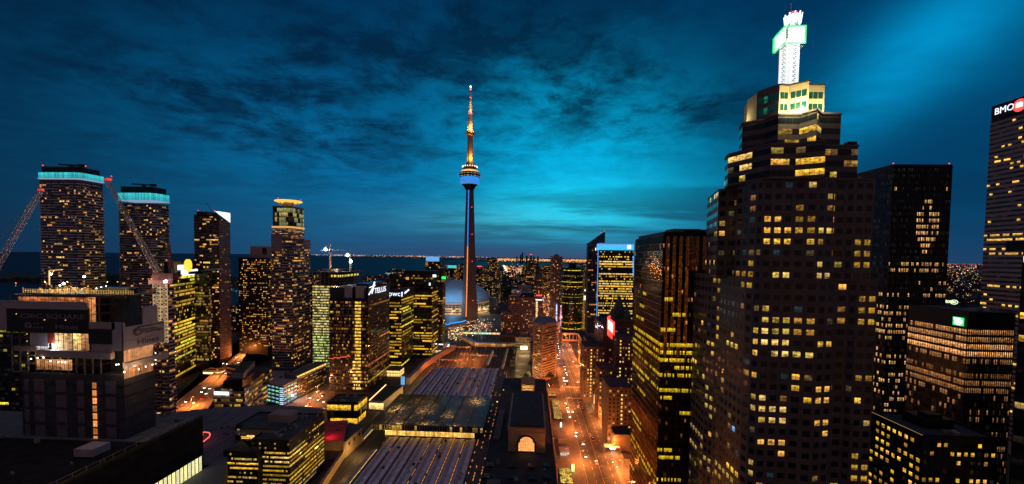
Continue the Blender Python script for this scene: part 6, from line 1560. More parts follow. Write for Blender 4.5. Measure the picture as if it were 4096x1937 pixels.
# great stepped tower ----------------------------------------------------
def brook():
    r = thing('stepped_granite_tower', 'huge brown granite stepped skyscraper with pale floodlit top and white lattice mast', 'skyscraper', (104, 175, 0))
    D = 150.0; FH = 4.15
    allf = []; tv = []
    rg = random.Random(300); rows = {}
    def lf(prob_scale=1.0, ribbon=False):
        stt = {'n': 0, 'c': None}
        def f(fl, c, nf, nc, zrow=None):
            return None
        return f
    YW = [(1.0, .54, .05), (1.0, .56, .07), (1.0, .48, .08), (1, .62, .16), (.95, .66, .12)]
    rowp = {}
    ROWS = ((520, .2), (565, .3), (610, .04), (660, .45), (703, .45), (747, .18), (800, .12), (845, .12), (890, .16), (935, .8), (980, .32), (1024, .03), (1069, .34), (1113, .2), (1158, .34), (1203, .10), (1247, .05),
            (1292, .12), (1345, .25), (1390, .72), (1435, .5), (1480, .07), (1527, .5), (1571, .05), (1617, .3), (1661, .03), (1705, .38), (1750, .12), (1795, .06), (1840, .1), (1885, .35), (1925, .2))
    def litz(zc, k, side=1.0):
        key = round(zc/FH)
        if key not in rowp: py_ = PX((108, 150, zc))[1]; rowp[key] = min(ROWS, key=lambda t: abs(t[0]-py_))[1]
        if stt['n'] > 0: stt['n'] -= 1; return stt['c']
        if rg.random() < min(.9, rowp[key]*.5+.01)*side:
            kk = .18+.62*rg.random()**1.1; c = rg.choice(YW); stt['c'] = (c[0]*kk, c[1]*kk, c[2]*kk); stt['n'] = rg.choice((0, 0, 1, 1, 2, 3, 5)); return stt['c']
        if rg.random() < .08: return rg.choice(((.10, .06, .02), (.05, .035, .015), (.16, .07, .02), (.008, .02, .025)))
        if rg.random() < .003: return (.15, .4, .7)
        return None
    stt = {'n': 0, 'c': None}
    quads = []
    def tier(P, z0, z1, mode, m=GRAN, skip=(), nfl=None, wf=None, hf=None, name='wall', lit=True, glass=None):
        g = G(); g.prism(P, z0, z1, cap=True); g.make(name, m, r)
        nf = nfl or max(1, round((z1-z0)/FH))
        for k in range(len(P)):
            if k in skip: continue
            A, B = P[k], P[(k+1) % len(P)]; ln = math.dist(A, B)
            if ln < 1.2: continue
            if mode == 'punch': nc = max(1, round(ln/3.3)); w_, h_ = .60, .48
            else: nc = max(1, round(ln/2.4)); w_, h_ = .97, .52
            w_ = wf or w_; h_ = hf or h_
            for fl, c, q in cells(A, B, z0, z1, nf, nc, w_, h_, off=.05):
                if mode != 'punch' and (c == 0 or c == nc-1) and ln > 6 and mode == 'ribbon': pass
                stx = litz((q[0][2]+q[2][2])/2, c, .45 if abs(B[0]-A[0]) < abs(B[1]-A[1]) else 1.0) if lit else None
                quads.append((pxsize(q), q, stx, glass or GLASS))
    # floor plans (counter-clockwise), front faces -Y, left side faces -X
    z2, z3, z4, z5 = (W(px, py, Y=y).z for px, py, y in ((3365, 460, 153), (3433, 587, 151.5), (3502, 720, 150.4), (3512, 1129, 150.2)))
    xr2, xr3, xr4, xr5 = (W(px, py, Y=y).x for px, py, y in ((3365, 460, 153), (3433, 587, 151.5), (3502, 720, 150.4), (3512, 1129, 150.2)))
    def plan(xl, xr, yn, yf, bay=1.6, ch=3.0):
        """rounded, bay-windowed plan"""
        w = xr-xl
        return [(xl+.3, yn+ch+3), (xl+1.2, yn+ch*.7), (xl+ch, yn+.4), (xl+w*.32, yn), (xl+w*.50, yn-bay), (xl+w*.66, yn), (xl+w*.70, yn+2.0), (xl+w*.80, yn+2.0), (xl+w*.84, yn+.2), (xr, yn+.2),
                (xr, yf), (xl+3, yf), (xl, yf-3), (xl, yn+(yf-yn)*.62), (xl+1.8, yn+(yf-yn)*.58), (xl+1.8, yn+(yf-yn)*.5), (xl, yn+(yf-yn)*.46)]
    P5 = plan(80.5, xr5, 150, 206); P4 = plan(80.8, xr4, 150.4, 180, ch=2.5)
    P5[12] = (W(2766, 1500, Y=206).x, 206); P5[11] = (P5[12][0]+6, 207); P5[13] = (ext(P5[12], (80.5, 170), .5)[0]-.4, 188)
    tier(P5, 0, z5, 'punch', skip=(9, 10, 11))
    tier(P4, z5, z4, 'punch', skip=(9, 10, 11))
    def lf_(px, py, z): v = W(px, py, Z=z); return (v.x, v.y)
    P3 = [lf_(2914, 623, z3), lf_(3010, 598, z3), lf_(3085, 580, z3), lf_(3185, 580, z3), lf_(3303, 567, z3), (lf_(3303, 567, z3)[0]+1.5, 151.5), (xr3, 151.5), (xr3, 172), lf_(2900, 660, z3-2)]
    P2 = [lf_(2970, 498, z2), lf_(3060, 482, z2), lf_(3114, 462, z2), lf_(3200, 462, z2), lf_(3269, 441, z2), lf_(3286, 458, z2), (xr2, 153), (xr2, 168), (W(2958, 530, Y=170).x, 170)]
    tier(P3, z4, z3, 'ribbon', skip=(6, 7)); tier(P2, z3, z2, 'ribbon', skip=(6, 7))
    a_ = W(2846, 778, Z=z4); b_ = W(2893, 752, Z=z4)
    tier([(a_.x, a_.y), (W(2875, 752, Z=z4).x, W(2893, 752, Z=z4).y), (86, 168), (92, 200), (W(2826, 900, Y=196).x, 196)], z5, z4-.4, 'punch', skip=(2, 3))
    # cream floodlit top tier
    yk = 155.3; zt0 = W(3302, 339, Y=155.6).z
    def cw(px, py): v = W(px, py, Y=yk); return v
    zt = zt0; zc0 = z2+.05
    xa = cw(3119, 337).x; xb = cw(3302, 339).x; xm = cw(3237, 322).x; tl = W(3029, 372, Z=zt0)
    CRM = mat('cream_stone', (.62, .50, .30), .8, 0, .06, .1)
    xl = tl.x; yl = tl.y; t3 = W(3237, 323, Z=zt0); xm = t3.x
    PT = [(xl, yl), (xa, yk), (xa+(xm-xa)*.45, yk+.6), (xm, t3.y), (xm+1.4, yk+.2), (xb, yk+.3), (xb, 168), (xl, 170)]
    g = G(); g.prism(PT[:], zc0, zt, cap=True); 
    g.make('cream_top_wall', CRM, r)
    g = G(); dark = [(xl-.02, yl-.02), (xa-.02, yk-.04)]; A, B = Vector(dark[0]), Vector(dark[1]); n_ = Vector((B.y-A.y, -(B.x-A.x))).normalized()*.06
    g.quad((*(A+n_), zc0), (*(B+n_), zc0), (*(B+n_), zt+.4), (*(A+n_), zt+.4)); g.make('unlit_top_face', GRAN, r)  # dark granite sheet where the cream wall is only unlit
    TG = litmat('top_window_glass', (.01, .05, .045), .15, pat=.95, pscale=1.0)
    for k in (1, 2, 3, 4):
        A, B = PT[k], PT[k+1]; ln = math.dist(A, B)
        if ln < 1: continue
        for fl, c, q in cells(ext(A, B, .08), ext(A, B, .92), zt-10.2, zt-1.8, 2, max(1, round(ln/2.3)), .9, .58): quads.append((pxsize(q)*30, q, (.0, .03, .02), TG))
    for fl, c, q in cells(PT[0], PT[1], zt-10.2, zt-1.8, 2, 6, .92, .58, off=.12): quads.append((pxsize(q)*30, q, (.01, .10, .05) if c == 2 else (0, .012, .012), TG))
    g = G()
    for k in (1, 2, 3, 4):
        A, B = Vector(PT[k]), Vector(PT[k+1]); n_ = Vector((B.y-A.y, -(B.x-A.x))).normalized()*.15
        g.bar((*(A+n_), zt), (*(B+n_), zt), .5)
    g.make('coping', GRAN, r)
    q9 = W(3013, 402, Y=172); g = G(); g.box(q9.x, xl+3, 172, 178, zc0-1, q9.z); g.make('cream_top_wall', CRM, r)
    # floodlights on the setback
    for x, y in ((xa+1.5, yk-1.4), (xa+5, yk-1.2), (xm-2, yk-4), (xb-1.5, yk-1.6)):
        g = G(); g.box(x-.4, x+.4, y-.3, y+.3, z2+.05, z2+.5); o = g.make('floodlight', STEEL, r); light('POINT', (x, y-2.6, z2+3.2), 3000, (1, .86, .40), 'flood_light', o, .8)
    light('POINT', (xl-2.5, 169.5, z2+4), 500, (1, .88, .42), 'flood_light', r, .8)
    # parapet lips on tiers
    for PP, zz in ((P5, z5), (P4, z4), (P3, z3), (P2, z2)):
        g = G()
        for k in range(len(PP)): A, B = PP[k], PP[(k+1) % len(PP)]; g.bar((*A, zz+.35), (*B, zz+.35), .7)
        g.make('parapet', GRAN, r)
    # windows: the hundred largest single, the rest together
    quads.sort(key=lambda t: -t[0]); rest = G(); rt = G()
    for i, (s_, q, lt, gm) in enumerate(quads):
        if i < 100: g = G(); g.quad(*q, lit=lt); g.haslit = True; g.make('window', gm, r)
        elif gm is TG: rt.quad(*q, lit=lt)
        else: rest.quad(*q, lit=lt)
    rest.haslit = True; rest.make('window', GLASS, r, kind='stuff')
    if rt.f: rt.haslit = True; rt.make('top_window', TG, r, kind='stuff')
    # sill-level mullions of windows as a fine dark cross
    # window-washing cradle
    q = W(3398, 578, Y=158); g = G(); g.box(q.x-1.6, q.x+1.6, 157, 159, z3-2, z3); g.box(q.x-1.2, q.x+2, 157, 159, q.z-1, q.z+.8); g.bar((q.x-1, 158, z3), (q.x-1, 158, q.z), .5); g.make('cleaning_crane', BLACK, r)
    # mast
    Ym = 162.0; def_ = lambda px, py: W(px, py, Y=Ym)
    c = def_(3154, 334); x0 = def_(3121, 334).x; x1 = def_(3184, 334).x; zb = c.z-2; ztop = def_(3158, 165).z
    cxm = (x0+x1)/2; h = 2.05
    g = G()
    for xx in (cxm-h+.55, cxm-.25, cxm+h-.55):
        pass
    for sx_ in (-1, 1):
        for sy_ in (-1, 1):
            g.box(cxm+sx_*h-.3, cxm+sx_*h+.3, Ym+sy_*h-.3, Ym+sy_*h+.3, zb, ztop)
    nn_ = 11
    for k in range(nn_):
        za, zb_ = zb+(ztop-zb)*k/nn_, zb+(ztop-zb)*(k+1)/nn_
        for s in (-1, 1):
            for (p, q) in (((cxm-h, Ym+s*h, za), (cxm, Ym+s*h, zb_)), ((cxm, Ym+s*h, zb_), (cxm+h, Ym+s*h, za)), ((cxm-h, Ym+s*h, zb_), (cxm, Ym+s*h, za)), ((cxm, Ym+s*h, za), (cxm+h, Ym+s*h, zb_)),
                           ((cxm+s*h, Ym-h, za), (cxm+s*h, Ym+h, zb_)), ((cxm+s*h, Ym+h, za), (cxm+s*h, Ym-h, zb_))): g.bar(p, q, .17)
            g.bar((cxm-h, Ym+s*h, za), (cxm+h, Ym+s*h, za), .3); g.bar((cxm, Ym+s*h, za), (cxm, Ym+s*h, zb_), .2)
    g.make('mast_lattice', MATS['mast_white'], r)
    GE = glow('panel_green', (0, .9, .16), 1.2); PW = glow('panel_white', (.95, 1, .97), 1.6)  # green of the sign and its bloom drawn as glowing edges
    # right panel faces front, left panel faces left
    a = W(3157, 168, Y=Ym-h-1.2); b = W(3219, 107, Y=Ym-h-1.2); yy = Ym-h-1.2
    g = G(); g.box(a.x, b.x, yy, yy+.7, a.z, b.z); g.make('white_panel', PW, r)
    g = G(); g.box(a.x-.35, b.x+.8, yy+.15, yy+.6, a.z-.4, a.z-.02); g.box(b.x+.02, b.x+.8, yy+.15, yy+.6, a.z, b.z+.7); g.box(a.x-.2, b.x+.02, yy+.15, yy+.6, b.z+.02, b.z+.7); g.make('green_panel_edge', GE, r)
    xx = cxm-h-3.2; p0 = W(3138, 115, X=xx+2); 
    A0 = W(3098, 200, Y=Ym+7); A1 = W(3098, 146, Y=Ym+7); B0 = W(3138, 182, Y=Ym-1); B1 = W(3138, 118, Y=Ym-1)
    zl0 = (A0.z+B0.z)/2; zl1 = (A1.z+B1.z)/2
    g = G(); pl = [(A0.x, A0.y), (B0.x, B0.y), (B0.x+.5, B0.y+.4), (A0.x+.5, A0.y+.4)]; g.prism(pl, zl0, zl1); g.make('white_panel', PW, r)
    g = G(); g.bar((A0.x-.2, A0.y, zl0), (A0.x-.2, A0.y, zl1), .8); g.bar((A0.x, A0.y, zl1+.2), (B0.x, B0.y, zl1+.2), .7); g.bar((A0.x, A0.y, zl0-.1), (B0.x, B0.y, zl0-.1), .4); g.make('green_panel_edge', GE, r)
    g = G(); g.box(A0.x, B0.x, Ym-1, Ym+5, zl0-1.4, zl0-1.2); g.box(cxm+h, b.x, Ym-h-1, Ym+1, a.z-1.6, a.z-1.3); g.make('platform', STEEL, r)
    # upper narrow lattice, drum and beacons
    z6 = ztop; z7 = def_(3160, 92).z; g = G(); lattice(g, (cxm+.2, Ym, z6-1), (cxm+.3, Ym, z7), 3.0, 6, .22); g.make('upper_lattice', mat('mast_green_steel', (.2, .4, .25), .5, .2, .1, 1, emis=(.3, .6, .35), es=.35), r)
    z8 = def_(3166, 64).z; g = G(); g.lathe(cxm+.9, Ym, [(2.4, z7), (2.6, z8-.4), (1.9, z8)], 14)
    for k in range(10): a_ = 2*math.pi*k/10; g.bar((cxm+.9+2.4*math.cos(a_), Ym+2.6*math.sin(a_), z7-1), (cxm+.9+2.9*math.cos(a_), Ym+2.9*math.sin(a_), z8+.3), .35)
    g.make('antenna_drum', glow('drum_white', (.85, .95, 1), 1.7), r)
    g = G(); g.lathe(cxm+1, Ym, [(1.6, z8+.02), (1.3, def_(3165, 52).z), (.6, def_(3165, 49).z)], 10); g.make('red_top_lamp', glow('top_red', (1, .05, .04), 2.5), r)
    tip = def_(3165, 17); g = G(); g.bar((tip.x, Ym, z8), (tip.x, Ym, tip.z), .12); g.ball((tip.x, Ym, tip.z), .22); g.make('spike', WHITE, r)
    light('POINT', (cxm+2, Ym-h-6, ztop-6), 2500, (.8, 1, .85), 'panel_light', r, 1)
brook()

# black slab tower far right ----------------------------------------------
def blacktower():
    Y = 282.0; c = W(3572, 661, Y=Y); X = c.x; z = c.z; x1 = W(3809, 663, Y=Y).x; d = ray(3425, 700); yb = X*d.y/d.x
    P = [(X, Y), (x1, Y), (x1, yb), (X, yb)]
    rg = random.Random(400)
    nf = 52; ncf = 34
    def blob(fl, c, nf_, nc):
        u = c/nc; top = nf_-fl
        v = 0
        if 5 < top < 15: 
            cen = .60; w = (.22, .3, .62, .62, .62, .62, .5, .3, .12)[min(8, top-6)]*.5; v = .95 if abs(u-cen) < w*.62 and not (top in (7, 8, 9) and .53 < u < .61) else .0
        elif top == 5: v = 0
        elif top in (16, 17): v = .55
        elif top in (21, 23): v = .5
        elif top in (26, 27): v = .92
        elif top in (24, 28): v = .45
        elif 18 < top < 31: v = .05
        elif top >= 31: v = .5 if top % 3 else .12
        else: v = .02
        if rg.random() < v: k = rg.uniform(.35, 1.0)*(1.1 if top < 16 else .8); return (1.0*k, .52*k, .17*k)
        return None
    r = tower('black_slab_tower', 'tall black steel tower with a patch of warm lit windows and two red roof lamps', P, z, BLACK, 4.2, 1.6, .72, .55, [blob, resid(.02, seed=1), resid(.02, seed=2), lambda f, c, a, b: (blob(f, c, a, b) if (a-f) > 20 and rg.random() < .7 else None)], 'all', seed=31, mech=False, vents=2, base=6, parapet=.6)
    for x, y in ((X+1, Y+1), (x1-1, Y+1)): beacon(x, y, z, 'red_roof_lamp', r, .5)
    g = G()
    for k in range(ncf+1): x = X+(x1-X)*k/ncf; g.box(x-.1, x+.1, Y-.3, Y-.05, 6, z)
    g.make('mullion', BLACK, r)
blacktower()
def bmo():
    c = W(3966, 427, Y=368); X = c.x; z = c.z
    P = [(X, 290), (X+50, 290), (X+50, 368), (X, 368)]
    rg = random.Random(410)
    ws = {}
    def lf(f, c, nf, nc):
        if f not in ws: ws[f] = (rg.choice((0, 0, .03, .06, .12, .45, .7)), rg.uniform(.5, 1.2))
        p, k = ws[f]
        return (1.0*k, .55*k, .08*k) if rg.random() < p else None
    r = thing('white_striped_tower', 'grey striped bank tower at right edge with BMO letters and red roundel', 'building', (X+25, 330, 0))
    g = G(); g.prism(P, 0, z, cap=True); g.make('wall', mat('marble_grey', (.26, .24, .27), .7, 0, .12, .1), r)
    windows(r, [(P[3], P[0], 10, z-15, 68, 34, .97, .42, lf), (P[0], P[1], 10, z-15, 68, 20, .97, .42, resid(.05, seed=411))], 'band', m=GLASSR)
    g = G(); g.box(X-.3, X+2, 290, 367, z-14, z-.3); g.make('sign_band', BLACK, r)
    q = W(3977, 461, X=X-.5); text('BMO', 7.6, 'sign_lettering', MATS['white_sign'], r, q, (0, -1, 0), extrude=.1, bold=.0, xs=.86)
    q = W(4078, 421, X=X-.6); g = G()
    for k in range(20):
        a, b = 2*math.pi*k/20, 2*math.pi*(k+1)/20
        g.poly([(q.x, q.y, q.z), (q.x, q.y-4.6*math.cos(a), q.z+5*math.sin(a)), (q.x, q.y-4.6*math.cos(b), q.z+5*math.sin(b))])
    g.make('red_roundel', glow('roundel_red', (1, .05, .04), 1.7), r)
    g = G(); g.prism([(q.x-.4, q.y-2.2), (q.x-.1, q.y-2.2), (q.x-.1, q.y+2.2), (q.x-.4, q.y+2.2)], q.z-1.6, q.z+.9); g.bar((q.x-.3, q.y-2, q.z+.8), (q.x-.3, q.y-1.1, q.z+2.2), .7); g.bar((q.x-.3, q.y+2, q.z+.8), (q.x-.3, q.y+1.1, q.z+2.2), .7); g.bar((q.x-.3, q.y-1.1, q.z+2.2), (q.x-.3, q.y, q.z+.8), .7); g.bar((q.x-.3, q.y+1.1, q.z+2.2), (q.x-.3, q.y, q.z+.8), .7); g.make('roundel_mark', MATS['white_sign'], r)
bmo()
def tdsign():
    Y = 215.0; c = W(3873, 1250, Y=Y); X = c.x; z = c.z; d = ray(3636, 1240); yb = X*d.y/d.x; x1 = W(4060, 1250, Y=Y).x
    P = [(X, Y), (x1, Y), (x1, yb), (X, yb)]
    rg = random.Random(420)
    bright = {0: .93, 1: .93, 2: 1, 3: 1, 4: .6, 5: .0, 6: .7, 7: .95, 8: .9, 9: .4, 10: .1, 11: .12, 12: .15, 13: .05, 14: .2, 15: .05, 16: .4, 17: .3, 18: .1}
    def lf(f, c, nf, nc):
        t = nf-1-f; p = bright.get(t, .06)
        if rg.random() < p:
            k = {0: .42, 1: .36, 2: .75, 3: .85, 4: .25, 6: .14, 7: .26, 8: .24}.get(t, .25)*rg.uniform(.7, 1.15); return (1.0*k, .42*k, .13*k)
        return None
    ztw = W(3873, 1322, Y=Y).z; 
    r = thing('black_bank_tower', 'black tower with peach lit upper floors and a square green sign', 'building', (X+15, Y+15, 0))
    g = G(); g.prism(P, 0, z, cap=True); g.make('wall', BLACK, r)
    fh = 3.75; nf = int((ztw+1-4)/fh)
    windows(r, [(P[0], P[1], ztw+1-nf*fh, ztw+1, nf, 22, .72, .66, lf), (P[3], P[0], ztw+1-nf*fh, ztw+1, nf, 24, .74, .66, lf)], 'all')
    g = G()
    for k in range(23): x = X+(x1-X)*k/22; g.box(x-.12, x+.12, Y-.3, Y-.07, 4, z)
    g.make('mullion', BLACK, r)
    roofing(r, P, z, ROOF, BLACK, .4, 3, False, 3)
    a = W(3813, 1262, X=X-.4); b = W(3853, 1304, X=X-.4); g = G(); g.prism([(X-.5, b.y), (X-.1, b.y), (X-.1, a.y), (X-.5, a.y)], min(a.z, b.z)-.2, max(a.z, b.z)-.6); g.make('green_sign', glow('sign_green', (0, .75, .10), 1.5), r)
    yc = (a.y+b.y)/2; zc = (a.z+b.z)/2-.4; s = (a.z-b.z)*.30
    g = G(); xx = X-.6; g.bar((xx, yc+1.9, zc+s), (xx, yc-1.2, zc+s), .7); g.bar((xx, yc+.8, zc-s), (xx, yc+.8, zc+s), .8); g.bar((xx, yc-.2, zc-s), (xx, yc-.2, zc+s), .7); g.bar((xx, yc+.3, zc-s), (xx, yc-1.3, zc-s), .7); g.bar((xx, yc-1.7, zc-s*.7), (xx, yc-1.7, zc+s*.7), .8); g.make('sign_letters', MATS['white_sign'], r)
tdsign()
def lowblack():
    Y = 164.0; c = W(3690, 1750, Y=Y); X = c.x; z = c.z; d = ray(3482, 1660); yb = X*d.y/d.x; x1 = W(3990, 1750, Y=Y).x
    P = [(X, Y), (x1, Y), (x1, yb), (X, yb)]
    r = tower('low_black_block', 'lower black block with square yellow windows under the green-signed tower', P, z, BLACK, 3.5, 2.6, .5, .44, [resid(.4, (YEL, AMB), 430, .5, .95, .2), resid(.1, seed=1), resid(.1, seed=2), resid(.7, (YEL, AMB, YEL), 431, .5, 1.0, .2)], 'all', seed=33, base=4, vents=4)
    g = G(); g.bar((X-.1, Y-.1, z+.9), (X-.1, yb, z+.9), .14); g.make('roof_edge_line', glow('edge_dim', (.9, .5, .2), .4), r)
lowblack()
P = [(178, 140)]+[(178+16*(1-math.cos(R(90)*k/5)), 150-10*math.sin(R(90)*k/5)-0) for k in range(0, 6)]
X0 = W(4068, 1400, Y=150).x
X9 = W(4070, 1400, Y=186).x; X8 = W(4068, 1400, Y=158).x
P = [(X8, 158), (X8+1.5, 155), (X8+5, 152), (X8+12, 150), (X8+34, 150), (X9+30, 186), (X9+1, 186)]
tower('round_cornered_tower', 'dark round-cornered tower with yellow lit windows cut by the right picture edge', P, W(4080, 1000, Y=150).z, BLACK, 4.2, 2.6, .85, .55, office(.3, .12, .7, (YEL, PALE), 440, .5, 1.2), seed=34, base=4)
P, z = boxplan(3700, 3860, 1216, 520, depth=50)
r = tower('hotel_block', 'dark far hotel block with small pale lettering and oval emblem on its roof edge', P, z, BLACK, 3.5, 3.2, .5, .5, resid(.06, (AMB, ORG), 441, .3, .8), 'single', seed=35, vents=2, mech=False)
q = W(3772, 1211, Y=519); text('ilton', 6.2, 'sign_lettering', glow('sign_pale_green', (.75, .9, .55), 1.3), r, q, (1, 0, 0), extrude=.2, bold=.15)
q = W(3816, 1209, Y=519); g = G()
for k in range(20):
    a, b = 2*math.pi*k/20, 2*math.pi*(k+1)/20; g.bar((q.x+4*math.cos(a), 518.8, q.z+2.6*math.sin(a)), (q.x+4*math.cos(b), 518.8, q.z+2.6*math.sin(b)), .7)
g.bar((q.x-1, 518.8, q.z-1.3), (q.x-1, 518.8, q.z+1.3), .7); g.bar((q.x+1, 518.8, q.z-1.3), (q.x+1, 518.8, q.z+1.3), .7); g.bar((q.x-1, 518.8, q.z), (q.x+1, 518.8, q.z), .7); g.make('oval_emblem', MATS['sign_pale_green'], r)
# ================================================================== MIDDLE DISTANCE AND HORIZON
def far(name, label, L_, R_, top, Y, depth, p, cols=(AMB, PALE, ORG), extra=None, wallm=None, seed=0, fh=4.2, bay=5):
    P, z = boxplan(L_, R_, top, Y, depth=depth)
    root = thing(name, label, 'building', ((P[0][0]+P[1][0])/2, Y+depth/2, 0), None)
    g = G(); g.prism(P, 0, z); g.make('wall', wallm or BLACK, root)
    w = P[1][0]-P[0][0]; lf = resid(p, cols, seed+500, .25, 1.0, .1)
    windows(root, [(P[0], P[1], 4, z-1, max(2, int(z/fh)), max(2, int(w/bay)), .5, .45, lf), (P[1], P[2], 4, z-1, max(2, int(z/fh)), max(2, int(depth/bay)), .5, .45, lf), (P[3], P[0], 4, z-1, max(2, int(z/fh)), max(2, int(depth/bay)), .5, .45, lf)], 'single')
    g = G(); cx = (P[0][0]+P[1][0])/2; g.box(cx-w*.2, cx+w*.25, Y+depth*.3, Y+depth*.7, z, z+4); g.make('roof_box', CONCD, root)
    if extra:
        k, px, py, ww, hh = extra; q = W(px, py, Y=Y-.6); s = Y/F
        g = G(); g.box(q.x-ww*s/2, q.x+ww*s/2, Y-.8, Y-.2, q.z-hh*s/2, q.z+hh*s/2); g.make('lit_sign', MATS[k], root)
    return root
DUSK = mat('dusky_concrete', (.12, .09, .09), .85, 0, .2, .1)
far('condo_tower', 'far condo tower with a teal lit top panel left of the observation tower', 1782, 1829, 1059, 1350, 30, .45, extra=('teal_light', 1808, 1067, 36, 11), seed=1)
far('condo_tower', 'far condo tower with orange lights close against the left of the observation tower', 1829, 1862, 1058, 1500, 30, .4, seed=2, cols=(ORG, AMB))
far('condo_tower', 'slim dark condo tower with dense small lights just right of the stadium dome', 1951, 1987, 1034, 1400, 35, .5, seed=3)
far('condo_tower', 'far condo tower with cyan rooftop light right of the slim dark one', 1974, 1995, 1046, 1500, 30, .45, extra=('cyan_light', 1982, 1046, 20, 6), seed=4)
far('condo_tower', 'lower condo block with many amber lights behind the stadium dome', 1902, 1950, 1096, 1450, 40, .5, seed=5)
far('condo_tower', 'small tower with a red lit roof line right of the observation tower', 1908, 1929, 1067, 1800, 30, .25, extra=('red_neon', 1918, 1066, 18, 2.5), seed=6)
far('condo_tower', 'stubby lit block between stadium and hotel, nearest of the far condo towers', 1940, 2000, 1130, 1300, 40, .5, seed=7)
far('apartment_tower', 'dark apartment tower standing against the far bay, left of its taller neighbour', 2091, 2114, 1062, 1900, 35, .4, seed=8)
far('apartment_tower', 'tallest dark tower standing against the far bay', 2114, 2133, 1040, 1850, 35, .12, seed=9)
far('apartment_tower', 'dark windowless-looking slab against the bay behind the plum hotel', 2141, 2156, 1057, 1700, 35, .08, seed=10)
far('apartment_tower', 'wide apartment block with dense lights left of the tall pale slab tower', 2171, 2206, 1063, 1600, 40, .5, seed=11)
far('apartment_tower', 'lit tower between the dark bay towers', 2133, 2142, 1050, 2000, 30, .5, seed=12)
far('office_block', 'mid-rise block with an orange lit roof line behind the pale low building', 2103, 2145, 1108, 1250, 40, .3, extra=('amber_strip', 2124, 1108, 40, 2.2), seed=13)
far('office_block', 'dark block right of the round dark tower with scattered lights', 2340, 2356, 1090, 1000, 30, .35, seed=14, wallm=DUSK)
far('office_block', 'dusky block seen in the gap behind the round dark tower', 2315, 2352, 1130, 1050, 40, .3, seed=15, wallm=DUSK)
far('office_block', 'dusky mid-rise along the left side of the orange street canyon', 2138, 2166, 1110, 1000, 60, .35, seed=16, wallm=DUSK)
far('office_block', 'brown block in the street canyon behind the slim hotel wing', 2150, 2172, 1145, 900, 50, .4, seed=17, wallm=BRICK)
far('office_block', 'dark low block beside the railway lands behind the tower base', 1958, 1992, 1186, 1080, 30, .1, seed=18)
far('office_block', 'lit dock-side block between the half-built tower and the lettered tower', 1452, 1478, 1105, 1500, 40, .35, seed=19)
far('office_block', 'dark lakeside block behind the logo tower roof', 1480, 1556, 1122, 900, 60, .15, seed=20)
far('apartment_tower', 'striped apartment tower seen between the ring-topped and half-built towers', 1232, 1262, 1092, 650, 40, .5, seed=21, fh=3, bay=3)
far('office_block', 'dark block with green-white lights right of the broad dark condo tower', 912, 960, 1220, 760, 40, .35, seed=22, fh=3.5, bay=3)
P, z = boxplan(2046, 2088, 1160, 1130, depth=40)
r = tower('pale_low_block', 'pale pinkish low office block with horizontal bands beyond the plum hotel', P, z, mat('pink_precast', (.48, .36, .36), .8, 0, .1, .1), 7, 8, .95, .4, resid(.25, (AMB, PALE), 520, .2, .9), 'single', seed=36, mech=False, vents=2)
P2, z2 = boxplan(2072, 2126, 1146, 1150, depth=60); g = G(); g.prism(P2, 0, z2); g.make('rear_wing', ROOFL, r)

# woodland, stadium lands and the far city: nobody could count these
rng = random.Random(77)
def onlake(x, y):
    if y > 11300: return x < -3000*((y-11000)/4500)-900
    if y > 6450: return x < 700
    if y > 3850: return x < -640
    return x < -620-(max(0, y-900))*.25
g = G()
n = 0
while n < 2600:
    y = 800*math.exp(rng.random()*2.0); x = rng.uniform(-.42, 1.35)*y
    if onlake(x, y) or (XL-14 < x < XR+14) or abs(x-CNX) < 130 and y < 1400: continue
    if y < 1300 and x > -300 and x < 180: continue
    if x < -100 and y < 1150: continue
    if 60 < x < 330 and y < 850: continue
    # keep a dark park and the highway clear
    if 1350 < y < 2000 and -190 < x < -20: continue
    w = rng.uniform(10, 28)*(1+y/5000); d = rng.uniform(10, 24); h = rng.choice((8, 10, 12, 16, 20, 30))*rng.uniform(.7, 1.3)
    if rng.random() < .05: h *= 2.2
    g.box(x, x+w, y, y+d, 0, h)
    k = max(2, int(w*h/90)); s = 1.0+y/1500
    for q in range(k):
        if rng.random() < .62: continue
        wx = x+rng.random()*(w-s); wz = rng.uniform(2, max(3, h-1)); c = rng.choice(((1, .55, .2), (1, .5, .15), (1, .7, .35), (1, .38, .12), (.9, .85, .6))); b = rng.uniform(.2, 1.2)
        g.quad((wx, y-.3, wz), (wx+s, y-.3, wz), (wx+s, y-.3, wz+s*.8), (wx, y-.3, wz+s*.8), lit=(c[0]*b, c[1]*b, c[2]*b))
    n += 1
o = g.make('distant_city', litmat('distant_city_surface', (.045, .035, .035), .8, pat=.1)); tag(o, kind='stuff')
